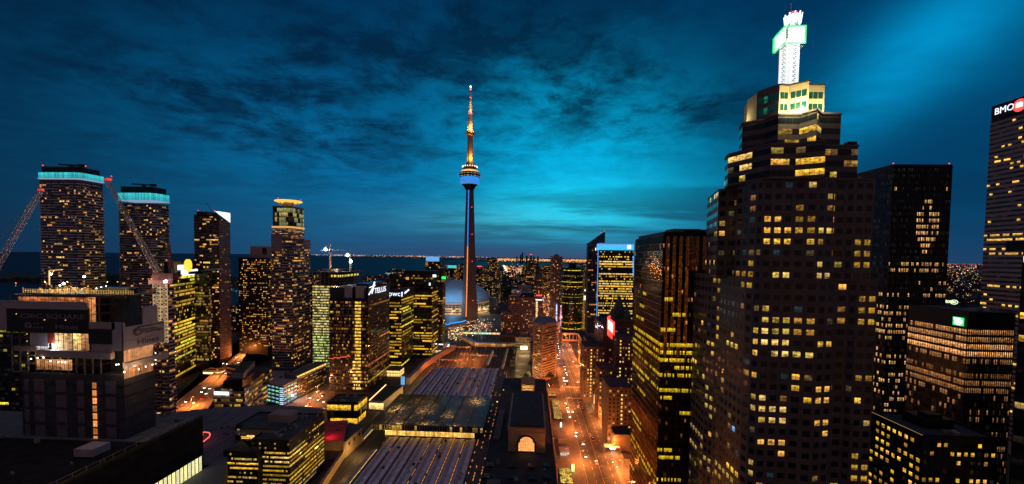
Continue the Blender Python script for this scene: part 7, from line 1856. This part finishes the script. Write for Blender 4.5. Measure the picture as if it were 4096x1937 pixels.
# lamps strewn over the far city to the horizon
g = G(); rng = random.Random(78)
def blip(x, y, z, s, c, b):
    g.quad((x-s, y, z-s*.8), (x+s, y, z-s*.8), (x+s, y, z+s*.8), (x-s, y, z+s*.8), lit=(c[0]*b, c[1]*b, c[2]*b))
    g.quad((x-s, y, z+s*.8), (x+s, y, z+s*.8), (x+s, y+s, z+s*.8), (x-s, y+s, z+s*.8), lit=(c[0]*b*.5, c[1]*b*.5, c[2]*b*.5))
WC = ((1, .45, .13), (1, .40, .10), (1, .55, .22), (1, .35, .08), (1, .75, .45), (1, .15, .05), (.8, .9, 1))
for k in range(6500):
    py = 1.6+rng.random()**1.6*46            # rows below the horizon, in photo pixels
    y = CAMZ*F/py
    if y > 46000 or y < 2600: continue
    u = rng.uniform(-.56, 1.32); x = u*y
    if onlake(x, y): continue
    if y > 9000 and (math.sin(x*.0021)+math.sin(x*.0057+y*.0011)+math.sin(y*.0029)) < rng.uniform(-.6, .9): continue
    s = y/F*rng.uniform(.35, 1.0); z = rng.uniform(4, 14)+s
    blip(x, y, z, s*.8, rng.choice(WC), rng.uniform(.12, .8)*(2.6 if rng.random() < .08 else 1))
for k in range(900):                         # shoreline glow rows across the bay
    y = rng.uniform(11500, 21000); x = rng.uniform(-.10, .16)*y
    if onlake(x, y): continue
    blip(x, y, rng.uniform(5, 60), y/F*rng.uniform(.5, 1.2), rng.choice(WC[:4]), rng.uniform(.6, 1.6))
for k in range(420):                           # shore across the lake
    y = rng.uniform(27000, 36000); u = rng.uniform(-.56, -.1); 
    if rng.random() < .35: u = rng.choice((-.49, -.44, -.30, -.27, -.2))+rng.uniform(-.02, .02)
    blip(u*y, y, rng.uniform(30, 120), y/F*rng.uniform(.4, .9), rng.choice(WC), rng.uniform(.5, 1.5))
for k in range(520):                           # bright highway cluster
    t = rng.random(); a = W(2020+t*22, 1062+t*46, Z=2); s = a.y/F*rng.uniform(.4, 1.0); off = rng.choice((-1, -1, 1))
    blip(a.x+off*rng.uniform(0, 9)*a.y/F, a.y, 4, s*.8, (1, .8, .55) if off < 0 else (1, .25, .1), rng.uniform(.8, 2.6))
for k in range(260):
    a = W(rng.gauss(2065, 22), rng.gauss(1082, 10), Z=6); blip(a.x, a.y, 6, a.y/F*rng.uniform(.4, 1.2), rng.choice(((1, .75, .45), (1, .5, .2), (1, .25, .08))), rng.uniform(.4, 2.0))
for k in range(160):                           # curving lit road before the park
    t = rng.random(); a = W(1990+22*math.sin(t*2.2)+rng.uniform(-5, 5), 1140+t*60, Z=3); blip(a.x, a.y, 4, a.y/F*rng.uniform(.5, 1.1), (1, .8, .5), rng.uniform(.5, 1.8))
for k in range(260):                           # right-hand gap
    a = W(rng.uniform(3770, 3905), 1053+rng.random()**1.7*150, Z=8)
    if 0 < a.y < 40000: blip(a.x, a.y, 8, a.y/F*rng.uniform(.5, 1.6), rng.choice(WC), rng.uniform(.3, 1.5))
for k in range(120): a = W(rng.uniform(3775, 3905), 1055.5+rng.random()*1.5, Z=8); blip(a.x, min(a.y, 44000), 8, 12+a.y/F*.6, (1, .15, .05), rng.uniform(.4, 1))
for k in range(120):                           # lakefront, island
    a = W(rng.uniform(905, 955), rng.uniform(1112, 1170), Z=4); blip(a.x, a.y, 5, a.y/F*rng.uniform(.3, .9), rng.choice(((.2, .6, 1), (.2, .7, .6), (1, .6, .3), (1, .2, .1))), rng.uniform(.3, 1.2)) if rng.random() < .35 else None
for k in range(130):
    a = W(rng.uniform(1540, 1700), 1088+rng.random()*14, Z=4); blip(a.x, a.y, 5, a.y/F*rng.uniform(.4, 1.2), rng.choice(((1, .6, .3), (1, .35, .15), (.3, .7, 1), (1, .8, .6))), rng.uniform(.4, 1.5))
for k in range(300):                           # around the tower base
    a = W(rng.gauss(1880, 45), rng.uniform(1278, 1345), Z=3)
    if abs(a.x-CNX) > 22 or a.y < 920: blip(a.x, a.y, rng.uniform(3, 7), a.y/F*rng.uniform(.5, 1.6), rng.choice(((1, .6, .25), (1, .5, .15), (1, .8, .5), (1, .4, .2))), rng.uniform(.4, 2.0))
for k in range(120):
    a = W(rng.uniform(1790, 1850), rng.uniform(1318, 1362), Z=3); blip(a.x, a.y, rng.uniform(3, 9), a.y/F*rng.uniform(.6, 1.8), (1, .72, .3), rng.uniform(.4, 1.8))
for k in range(420):                           # street canyon
    y = rng.uniform(640, 2400); x = rng.choice((XL-2, XL+3, XR-4, XR+2, 53))+rng.uniform(-1.5, 1.5); blip(x, y, rng.uniform(1, 7), y/F*rng.uniform(.4, 1.1), rng.choice(((1, .42, .12), (1, .65, .35), (1, .2, .06), (1, .5, .2))), rng.uniform(.6, 2.8))
for k in range(700):                           # lamps of the railway lands and low blocks round the tower
    a = W(rng.uniform(1800, 2230), 1120+rng.random()*190, Z=5)
    if abs(a.x-CNX) < 26 or (a.y < 1260 and abs(a.x-CNX) < 110) or (a.y < 790 and a.x > -100): continue
    blip(a.x, a.y, rng.uniform(3, 12), a.y/F*rng.uniform(.3, .9), rng.choice(WC), rng.uniform(.25, 1.4))
g.haslit = True
o = g.make('distant_lights', litmat('far_lamp_surface', (.02, .02, .02), .9, pat=.1)); tag(o, kind='stuff')
# distant high-rise cluster on the horizon
rng = random.Random(79)
for i, (px, w, top, Y, lab) in enumerate(((2090, 6, 1010, 9500, 'tallest tower of the far high-rise cluster on the horizon'), (2083, 6, 1019, 9500, 'lower tower touching the tallest of the far cluster'), (2124, 7, 1020, 9000, 'far tower with red top light right of the horizon cluster'),
                                          (2107, 8, 1024, 9800, 'squat far tower in the middle of the horizon cluster'), (2068, 5, 1026, 9000, 'left outlying tower of the far horizon cluster'), (2152, 6, 1026, 9000, 'right outlying tower of the far horizon cluster'), (2136, 6, 1025, 9900, 'thin far tower between the red-topped and right outlying ones'))):
    a = W(px-w/2, top, Y=Y); b = W(px+w/2, top, Y=Y); root = thing('horizon_tower', lab, 'building', ((a.x+b.x)/2, Y, 0), 'towers of the far cluster')
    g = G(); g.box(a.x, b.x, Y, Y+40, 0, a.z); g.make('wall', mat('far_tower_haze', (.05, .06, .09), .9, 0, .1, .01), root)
    if i == 2: g = G(); g.box(a.x, b.x, Y-1, Y+20, a.z, a.z+12); g.make('red_light', MATS['red_neon'], root)
g = G(); rng = random.Random(80)
def treeclump(gg, x, y, r_, h, n=40):
    for k in range(n):
        a = rng.random()*2*math.pi; b = rng.random(); rr = r_*math.sqrt(rng.random()); z = h*(.35+.65*rng.random()*(1-(rr/r_)**2*.6)); s = rng.uniform(.25, .6)*r_*.35
        u = Vector((rng.uniform(-1, 1), rng.uniform(-1, 1), rng.uniform(-1, 1))).normalized()*s; v = u.cross(Vector((rng.uniform(-1, 1), rng.uniform(-1, 1), rng.uniform(-1, 1)))).normalized()*s
        c = Vector((x+rr*math.cos(a), y+rr*math.sin(a), z)); gg.quad(c-u-v, c+u-v, c+u+v, c-u+v)
for k in range(260): treeclump(g, rng.uniform(-200, -40), rng.uniform(1380, 1900), rng.uniform(8, 14), rng.uniform(10, 16), 22)
for k in range(300): treeclump(g, rng.uniform(-2600, -1250), rng.uniform(1720, 2300), rng.uniform(14, 30), rng.uniform(12, 20), 14)
for k in range(60): treeclump(g, rng.uniform(-1250, -900), rng.uniform(3300, 3800), rng.uniform(14, 30), rng.uniform(12, 20), 14)
o = g.make('woodland', LEAF); tag(o, kind='stuff')

# ================================================================== TREES
def tree(x, y, h, label, group=None, name='street_tree', seed=1, z=0):
    global rng; rng = random.Random(seed)
    t = thing(name, label, 'tree', (x, y, z), group)
    g = G(); g.bar((x, y, z), (x+.2, y, z+h*.55), .5, w2=.25)
    for k in range(5): a = k*1.3; g.bar((x+.1, y, z+h*(.35+.05*k)), (x+h*.25*math.cos(a), y+h*.25*math.sin(a), z+h*(.6+.05*k)), .2, w2=.06)
    g.make('trunk', BARK, t)
    g = G()
    for q in range(9):
        a = rng.random()*6.28; rr = h*.25*rng.random(); treeclump(g, x+rr*math.cos(a), y+rr*math.sin(a), h*.24, h, 40)
    for i in range(len(g.v)): g.v[i] = (g.v[i][0], g.v[i][1], z+max(h*.3, g.v[i][2]))
    g.make('crown', LEAF, t); return t
for i, (px, py, lab) in enumerate(((2192, 1520, 'leafy dark tree nearest the street at the foot of the tan tower'), (2180, 1514, 'second dark tree from the street at the foot of the tan tower'), (2205, 1524, 'low dark tree by the parked cars below the tan tower'), (2108, 1520, 'dark tree left of the tan tower beside the yellow lit yard'), (2122, 1470, 'slim dark tree against the left side of the tan tower'),
                                   (1668, 1430, 'dark tree in the garden left of the pink-grey rail wall'), (1690, 1405, 'rounded dark tree farther along the pink-grey rail wall'), (1650, 1462, 'dark tree nearest the small lit station entrance'), (1722, 1392, 'dark tree by the low blue-lit pavilion'), (1240, 1475, 'tree with green light beneath it on the low block roof side'))):
    q = W(px, py, Z=0); tree(q.x, q.y, 11 if i < 5 else 13, lab, None, seed=90+i)
# low pavilion near the wall
P = [gp(1740, 1398, 7), gp(1790, 1396, 7), gp(1800, 1372, 7), gp(1755, 1372, 7)]
r = thing('visitor_pavilion', 'low pavilion with white and blue lit signs left of the covered footbridge', 'building', (P[0][0], P[0][1], 0)); g = G(); g.prism(P, 0, 7); g.make('wall', CONC, r); g = G(); g.prism(inset(P, -1), 7.05, 7.6); g.make('roof', STEEL, r)
g = G(); 
for px, py, w_ in ((1744, 1376, 4), (1764, 1378, 9), (1795, 1380, 3)): q = W(px, py, Y=P[0][1]-.5); g.box(q.x-w_*.4, q.x+w_*.4, q.y-.3, q.y, q.z-.9, q.z+.9)
g.make('white_sign', MATS['white_sign'], r)
windows(r, [(P[0], P[1], .5, 6, 1, 8, .9, .8, lambda *q: (.8, .55, .3))], 'curtain')

# ================================================================== STREET FURNITURE AND VEHICLES
def put(proto, loc, rz, label, group):
    r_ = proto.copy(); COL.objects.link(r_); r_.location = loc; r_.rotation_euler = (0, 0, rz); r_['label'] = label; r_['group'] = group
    for ch in proto.children:
        c = ch.copy(); COL.objects.link(c); c.parent = r_
        for gg in ch.children:
            d = gg.copy(); COL.objects.link(d); d.parent = c
    return r_
def lamp_proto():
    t = thing('street_lamp', 'x', 'street lamp', (0, 0, 0)); g = G(); g.lathe(0, 0, [(.16, 0), (.12, 4), (.09, 9)], 8); g.make('pole', STEEL, t)
    g = G(); g.bar((0, 0, 9), (-1.6, 0, 9.4), .1); g.make('arm', STEEL, t)
    g = G(); g.box(-2.5, -1.5, -.3, .3, 9.2, 9.45); h = g.make('lamp_head', STEEL, t)
    g = G(); g.box(-2.4, -1.6, -.28, .28, 9.05, 9.19); g.make('lamp_glass', MATS['sodium_lamp'], h)
    light('POINT', (-2.0, 0, 8.7), 30000, (1, .25, .04), 'lamp_light', t, .35); return t
LP = lamp_proto()
lamps = []
first = [True]
def lamp(x, y, rz, label, group, z=0):
    if first[0]:
        first[0] = False; LP.location = (x, y, z); LP.rotation_euler = (0, 0, rz); LP['label'] = label; LP['group'] = group; return LP
    return put(LP, (x, y, z), rz, label, group)
ys = [236, 262, 290, 318, 346, 376, 406, 436, 470, 505, 540, 580, 625, 675, 730, 790, 850, 910, 980, 1060, 1140, 1230, 1330, 1450, 1600]
for i, y in enumerate(ys):
    w = 'near' if y < 320 else ('middle' if y < 480 else 'far')
    lamp(XR+1.2, y, 0, 'orange street lamp on the right pavement, %s stretch of the main street' % w, 'street lamps on the right pavement, %s stretch' % w)
    if i % 2 == 0: lamp(XL-1.2, y+12, math.pi, 'orange street lamp on the left pavement, %s stretch of the main street' % w, 'street lamps on the left pavement, %s stretch' % w)
for k, t in enumerate((.02, .10, .18, .27, .37, .48, .60, .73, .88)):
    a = ext(ext(hw[0], hw[3], t), ext(hw[1], hw[2], t), .5); yl_ = lamp(a[0], a[1], math.pi/2*(k % 2)*2, 'orange lamp along the middle of the elevated highway', 'lamps along the elevated highway', HZ); [(setattr(c_, 'data', c_.data.copy()), setattr(c_.data, 'energy', 62000)) for c_ in yl_.children if c_.type == 'LIGHT']
for x, y in ((-30, 466), (-5, 466), (20, 462), (85, 462), (110, 466)): lamp(x, y, 0, 'orange lamp along the cross street behind the station', 'lamps along the cross street')
for px, py in ((1240, 1630), (1270, 1580), (1300, 1540), (1225, 1600)): q = W(px, py, Z=0); lamp(q.x, q.y, 0, 'orange lamp on the harbour road beside the teal-windowed block', 'lamps on the harbour road')
for px, py in ((1830, 1470), (1850, 1440), (1870, 1415), (1885, 1395), (1900, 1465), (1750, 1475), (1800, 1400), (1915, 1440)): q = W(px, py, Z=0); yl_ = lamp(q.x, q.y, 0, 'orange yard lamp between the railway tracks beyond the shed', 'yard lamps between the tracks'); [ (setattr(c_, 'data', c_.data.copy()), setattr(c_.data, 'energy', 17000)) for c_ in yl_.children if c_.type == 'LIGHT' ]

def car_proto(col):
    t = thing('car', 'x', 'car', (0, 0, 0)); m = mat('car_paint_'+col[0], col[1], .25, .3, .05, 1)
    g = G(); sec = [(-2.2, .35), (2.2, .35), (2.25, .75), (1.9, .95), (.9, 1.0), (.45, 1.42), (-1.1, 1.45), (-1.75, 1.0), (-2.2, .92)]
    n = len(sec); g.v = [(-.88 if b > .95 and abs(b-1.42) > .05 else -.72 if b > 1.2 else -.88, a, b) for a, b in sec]+[(.88 if b > .95 and abs(b-1.42) > .05 else .72 if b > 1.2 else .88, a, b) for a, b in sec]
    for k in range(n): j = (k+1) % n; g.f.append((k, n+k, n+j, j)); g.m.append(0); g.l.append((0, 0, 0))
    g.f += [tuple(range(n)), tuple(range(n, 2*n))[::-1]]; g.m += [0, 0]; g.l += [(0, 0, 0)]*2; g.make('body', m, t)
    g = G(); g.box(-.7, .7, -1.55, .75, 1.0, 1.38); g.make('window', mat('car_glass', (.01, .01, .012), .1, 0, .1, 1), t)
    for x in (-.85, .85):
        for y in (-1.35, 1.35):
            g = G(); i = 0
            for k in range(10):
                a, b = 2*math.pi*k/10, 2*math.pi*(k+1)/10; g.bar((x, y+.28*math.cos(a), .33+.28*math.sin(a)), (x, y+.28*math.cos(b), .33+.28*math.sin(b)), .2)
            g.make('wheel', BLACK, t)
    for x in (-.6, .6):
        g = G(); g.box(x-.2, x+.2, 2.2, 2.32, .6, .82); g.make('headlight', MATS['headlight'], t); g = G(); g.box(x-.2, x+.2, -2.32, -2.2, .65, .85); g.make('taillight', MATS['taillight'], t)
    return t
protos = [car_proto(c) for c in (('dark', (.03, .03, .035)), ('white', (.7, .7, .68)), ('silver', (.35, .35, .36)), ('red', (.3, .03, .02)))]
usedp = set()
def car(x, y, rz, k, label, group, z=0):
    p = protos[k]
    if k not in usedp:
        usedp.add(k); p.location = (x, y, z); p.rotation_euler = (0, 0, rz); p['label'] = label; p['group'] = group; return
    put(p, (x, y, z), rz, label, group)
cn = ('dark', 'white', 'silver', 'red')
def c25(px, py): return W(2200+px/2.5, 1450+py/2.5, Z=0)
rngc_ = random.Random(5)
near = [(155, 410, 1), (170, 450, 0), (182, 495, 2), (197, 545, 0), (225, 495, 1), (258, 700, 2), (257, 735, 0), (327, 815, 1), (354, 940, 2)]
for px, py, k in near: q = c25(px, py); car(q.x, q.y, math.pi, k, '%s car with lit headlights coming down the left side of the main street' % cn[k], '%s cars coming down the left side of the main street' % cn[k])
for px, py, k in ((300, 395, 0), (278, 447, 1), (315, 440, 2), (322, 480, 0), (408, 735, 1), (427, 775, 0), (467, 1010, 1)): q = c25(px, py); car(q.x, q.y, 0, k, '%s car heading away on the right side of the main street' % cn[k], '%s cars heading away on the right side of the main street' % cn[k])
for px, py, k in ((140, 185, 1), (150, 187, 2), (160, 185, 0), (170, 186, 1)): q = c25(px, py); car(q.x, q.y, math.pi, k, '%s car waiting abreast at the zebra crossing of the junction' % cn[k], '%s cars waiting at the junction' % cn[k])
for px, py, k in ((140, 240, 2), (170, 222, 0), (290, 207, 1), (15, 243, 3), (5, 228, 0)): q = c25(px, py); car(q.x, q.y, math.pi/2, k, '%s car turning across the junction behind the station' % cn[k], '%s cars crossing the junction' % cn[k])
for i in range(44):
    y = 500+i*14+rngc_.uniform(-3, 3); lane = rngc_.choice((43.5, 49, 57.5, 63.5)); k = rngc_.randrange(3); d = math.pi if lane < 52 else 0
    car(lane, y, d, k, '%s car far up the main street, %s' % (cn[k], 'headlights towards us' if d else 'driving away'), '%s cars far up the main street %s' % (cn[k], 'coming' if d else 'going'))
hd = math.atan2(hw[3][1]-hw[0][1], hw[3][0]-hw[0][0])-math.pi/2
for i, (px, py) in enumerate(((505, 885), (755, 695), (830, 705), (720, 750), (1045, 497), (1135, 427), (1220, 347), (610, 905), (320, 1002), (425, 1045), (780, 775), (1010, 362), (1065, 368), (1195, 280))):
    q = W(600+px/3.4347, 1350+py/3.4347, Z=HZ); k = i % 3; car(q.x, q.y, hd+math.pi, k, '%s car with bright headlights on the elevated highway' % cn[k], '%s oncoming cars on the elevated highway' % cn[k], HZ)
for i, (px, py) in enumerate(((720, 843), (1190, 662), (475, 1072), (900, 960))):
    q = W(600+px/3.4347, 1350+py/3.4347, Z=HZ)
    if i != 1: car(q.x, q.y, hd, 3, 'red car driving away on the elevated highway', 'cars driving away on the elevated highway', HZ)
for i in range(16):
    q = W(1225+rngc_.uniform(0, 75), 1640-i*8, Z=0); k = rngc_.randrange(3); car(q.x, q.y, rngc_.choice((0, math.pi)), k, '%s car queueing on the harbour road beside the teal-windowed block' % cn[k], '%s cars on the harbour road' % cn[k])
# planters with round shrubs down the median
def planter_proto():
    t = thing('planter', 'x', 'planter', (0, 0, 0)); g = G(); g.lathe(0, 0, [(.8, .2), (1.0, 1.1), (.85, 1.1)], 12); g.make('pot', CONCD, t)
    g = G(); global rng; rng = random.Random(3); treeclump(g, 0, 0, 1.2, 3.2, 46); g.make('shrub', LEAF, t); return t
PPR = planter_proto(); PPR['label'] = 'dark round shrub in a pot along the street median'; PPR['group'] = 'potted shrubs along the median'; PPR.location = (53.6, 264, 0)
for k in range(1, 31): put(PPR, (53.6, 264+k*5.6, 0), k*.7, 'dark round shrub in a pot along the street median', 'potted shrubs along the median')
for k in range(4): put(PPR, (53.6, 206-k*9, 0), k*.7, 'dark round shrub in a pot on the near median island', 'potted shrubs on the near median island')
# pavilions and glass roofs by the station
pav('kiosk', 'small kiosk with pale lilac roof beside the station, farther of two', 'kiosk', *(lambda a, b: (a.x, b.x, a.y, a.y+9))(W(2234, 1760, Z=3), W(2268, 1760, Z=3)), .16, 4, CONC, PANELG)
pav('kiosk', 'small kiosk with pale lilac roof and bright white sign, nearer of two', 'kiosk', *(lambda a, b: (a.x, b.x, a.y, a.y+8))(W(2241, 1812, Z=3), W(2276, 1812, Z=3)), .16, 4, CONC, PANELG, (.5, .45, .4))
for px, py, lab in ((2244, 1700, 'white lit totem sign standing on the station forecourt'), (2266, 1806, 'white lit totem sign in front of the nearer lilac-roofed kiosk')):
    q = W(px, py, Z=2); g = G(); g.box(q.x-.6, q.x+.6, q.y-.3, q.y+.3, .2, 4); o = g.make('totem_sign', glow('totem_white', (1, .95, .9), 3)); seal(o); tag(o, lab, 'sign')
q = W(2292, 1868, Z=3); g = G(); g.box(q.x-.9, q.x+.9, q.y-.9, q.y+.9, .2, 4.6); o = g.make('lit_kiosk', glow('kiosk_gold', (1, .62, .15), 2.4)); seal(o); tag(o, 'tall glowing yellow kiosk box beside the main street at lower centre', 'kiosk')
light('POINT', (q.x, q.y-2, 4), 900, (1, .6, .15), 'kiosk_light', o, .5)
def moat(label, px0, py0, px1, py1, litc, seed):
    a = W(px0, py1, Z=1.6); b = W(px1, py0, Z=1.6); root = thing('glass_canopy', label, 'glass canopy', ((a.x+b.x)/2, (a.y+b.y)/2, 0)); x0, x1 = min(a.x, b.x), max(a.x, b.x); y0, y1 = min(a.y, b.y), max(a.y, b.y)
    g = G(); g.box(x0-.3, x1+.3, y0-.3, y1+.3, .16, 1.4); g.make('frame', BLACK, root); g = G(); rg = random.Random(seed); nx_, ny_ = max(2, int((x1-x0)/1.2)), max(3, int((y1-y0)/1.6))
    for i in range(nx_):
        for j in range(ny_):
            k = rg.uniform(.1, 1.0); xa = x0+(x1-x0)*i/nx_; ya = y0+(y1-y0)*j/ny_; g.quad((xa, ya, 1.5), (xa+(x1-x0)/nx_*.85, ya, 1.5), (xa+(x1-x0)/nx_*.85, ya+(y1-y0)/ny_*.85, 1.5), (xa, ya+(y1-y0)/ny_*.85, 1.5), lit=(litc[0]*k, litc[1]*k, litc[2]*k))
    g.haslit = True; g.make('roof_glass', ROOFG, root)
moat('long yellow-lit glass canopy between the station and the main street', 2218, 1600, 2236, 1675, (.75, .42, .06), 1)
moat('small yellow-lit glass canopy just behind the long one by the station', 2192, 1572, 2222, 1583, (.8, .45, .08), 2)
moat('bright yellow-lit glass canopy at the picture bottom beside the station', 2244, 1872, 2282, 1932, (1.1, .7, .1), 3)
# people on the forecourt
SKIN = mat('skin', (.35, .2, .14), .6, 0, .1, 4)
def person(x, y, label, shirt, pants, rz=0.0, h=1.72):
    body = bpy.data.meshes.new('person'); s = h/1.72
    J = [(0, 0, .94), (0, 0, 1.18), (0, 0, 1.42), (0, 0, 1.50), (0, .01, 1.62), (.20, 0, 1.40), (.27, .02, 1.12), (.25, .12, .88), (-.20, 0, 1.40), (-.27, -.02, 1.12), (-.25, .06, .88), (.10, 0, .90), (.11, .10, .48), (.11, .02, .06), (-.10, 0, .90), (-.11, -.06, .48), (-.11, -.16, .06), (.11, .18, .04), (-.11, -.02, .04)]
    E = [(0, 1), (1, 2), (2, 3), (3, 4), (2, 5), (5, 6), (6, 7), (2, 8), (8, 9), (9, 10), (0, 11), (11, 12), (12, 13), (0, 14), (14, 15), (15, 16), (13, 17), (16, 18)]
    RR = [.15, .14, .16, .055, .105, .06, .045, .035, .06, .045, .035, .09, .06, .045, .09, .06, .045, .04, .04]
    body.from_pydata([(a*s, b*s, c*s) for a, b, c in J], E, []); o = bpy.data.objects.new('person', body); COL.objects.link(o)
    md = o.modifiers.new('skin', 'SKIN'); sv = body.skin_vertices[0].data
    for i, rr in enumerate(RR): sv[i].radius = (rr*s, rr*s*.8)
    sv[0].use_root = True
    o.modifiers.new('sub', 'SUBSURF').levels = 1; bpy.context.view_layer.update()
    me = bpy.data.meshes.new_from_object(o.evaluated_get(bpy.context.evaluated_depsgraph_get())); o.modifiers.clear(); o.data = me
    for m in (shirt, pants, SKIN): me.materials.append(m)
    for p in me.polygons: z = p.center.z/s; p.material_index = 2 if z > 1.48 else (0 if z > .93 else 1)
    o.location = (x, y, .16); o.rotation_euler = (0, 0, rz); tag(o, label, 'person'); return o
SH1 = mat('dark_coat', (.03, .03, .04), .8, 0, .1, 3); SH2 = mat('white_shirt', (.6, .6, .6), .8, 0, .1, 3); TR = mat('dark_trousers', (.02, .02, .03), .8, 0, .1, 3)
for i, (px, py, sh, lab) in enumerate(((600, 945, SH1, 'person in a dark coat walking on the pale forecourt beside the stone hotel'), (618, 935, SH2, 'person in a white shirt walking beside the dark-coated one on the forecourt'))):
    q = c25(px, py); person(q.x, q.y, lab, sh, TR, i*.8)
# forecourt canopy lights and traffic signals
q = c25(600, 905); P = [(q.x-4, q.y), (q.x+8, q.y), (q.x+8, q.y+6), (q.x-4, q.y+6)]
r = thing('entrance_canopy', 'lit entrance canopy at the near corner of the stone hotel', 'canopy', (q.x, q.y, 0)); g = G(); g.prism(P, 4, 4.6); g.make('roof', CONCL, r); g = G()
for p in P: g.bar((*p, 0), (*p, 4), .3)
g.make('post', STEEL, r); light('POINT', (q.x+2, q.y-1, 3.5), 600, (1, .7, .35), 'canopy_lamp', r, .5); g = G(); g.box(q.x, q.x+4, q.y-.1, q.y+.1, 3.3, 3.9); g.make('canopy_lamp_glass', MATS['white_lamp'], r)
sigs = ((c25(335, 1085), 'green', 'traffic signal showing green at the lower junction, left kerb'), (c25(625, 1055), 'white', 'traffic signal beside the forecourt crossing'), (c25(670, 1105), 'white', 'tall signal post with bright white lamp at the lower right kerb'))
for q, c, lab in sigs:
    t = thing('traffic_signal', lab, 'traffic signal', (q.x, q.y, 0)); g = G(); g.bar((q.x, q.y, 0), (q.x, q.y, 5.2), .15); g.make('pole', STEEL, t); g = G(); g.box(q.x-.2, q.x+.2, q.y-.15, q.y+.15, 4.2, 5.3); hh = g.make('signal_head', BLACK, t)
    g = G(); g.ball((q.x, q.y-.2, 4.5), .28); g.make('lens', MATS['green_light'] if c == 'green' else MATS['white_lamp'], hh)

# the city behind the viewer, seen only as reflections in the glass towers
g = G(); rng = random.Random(99)
for k in range(150):
    x = rng.uniform(-420, 700); y = -rng.uniform(90, 620); w = rng.uniform(18, 45); h = rng.choice((20, 35, 60, 90, 130, 170))*rng.uniform(.7, 1.2)
    if abs(x) < 60 and y > -160: continue
    g.box(x, x+w, y-w, y, 0, h)
    for q in range(int(w*h/26)):
        if rng.random() < .55: continue
        wx = x+rng.random()*(w-3); wz = rng.uniform(3, h-2); c = rng.choice((YEL, AMB, ORG, PALE, (1, .25, .1))); b = rng.uniform(.6, 4)
        g.quad((wx+2.4, y+.2, wz), (wx, y+.2, wz), (wx, y+.2, wz+1.8), (wx+2.4, y+.2, wz+1.8), lit=(c[0]*b, c[1]*b, c[2]*b))
g.haslit = True; o = g.make('city_behind', MATS['distant_city_surface']); tag(o, kind='stuff')
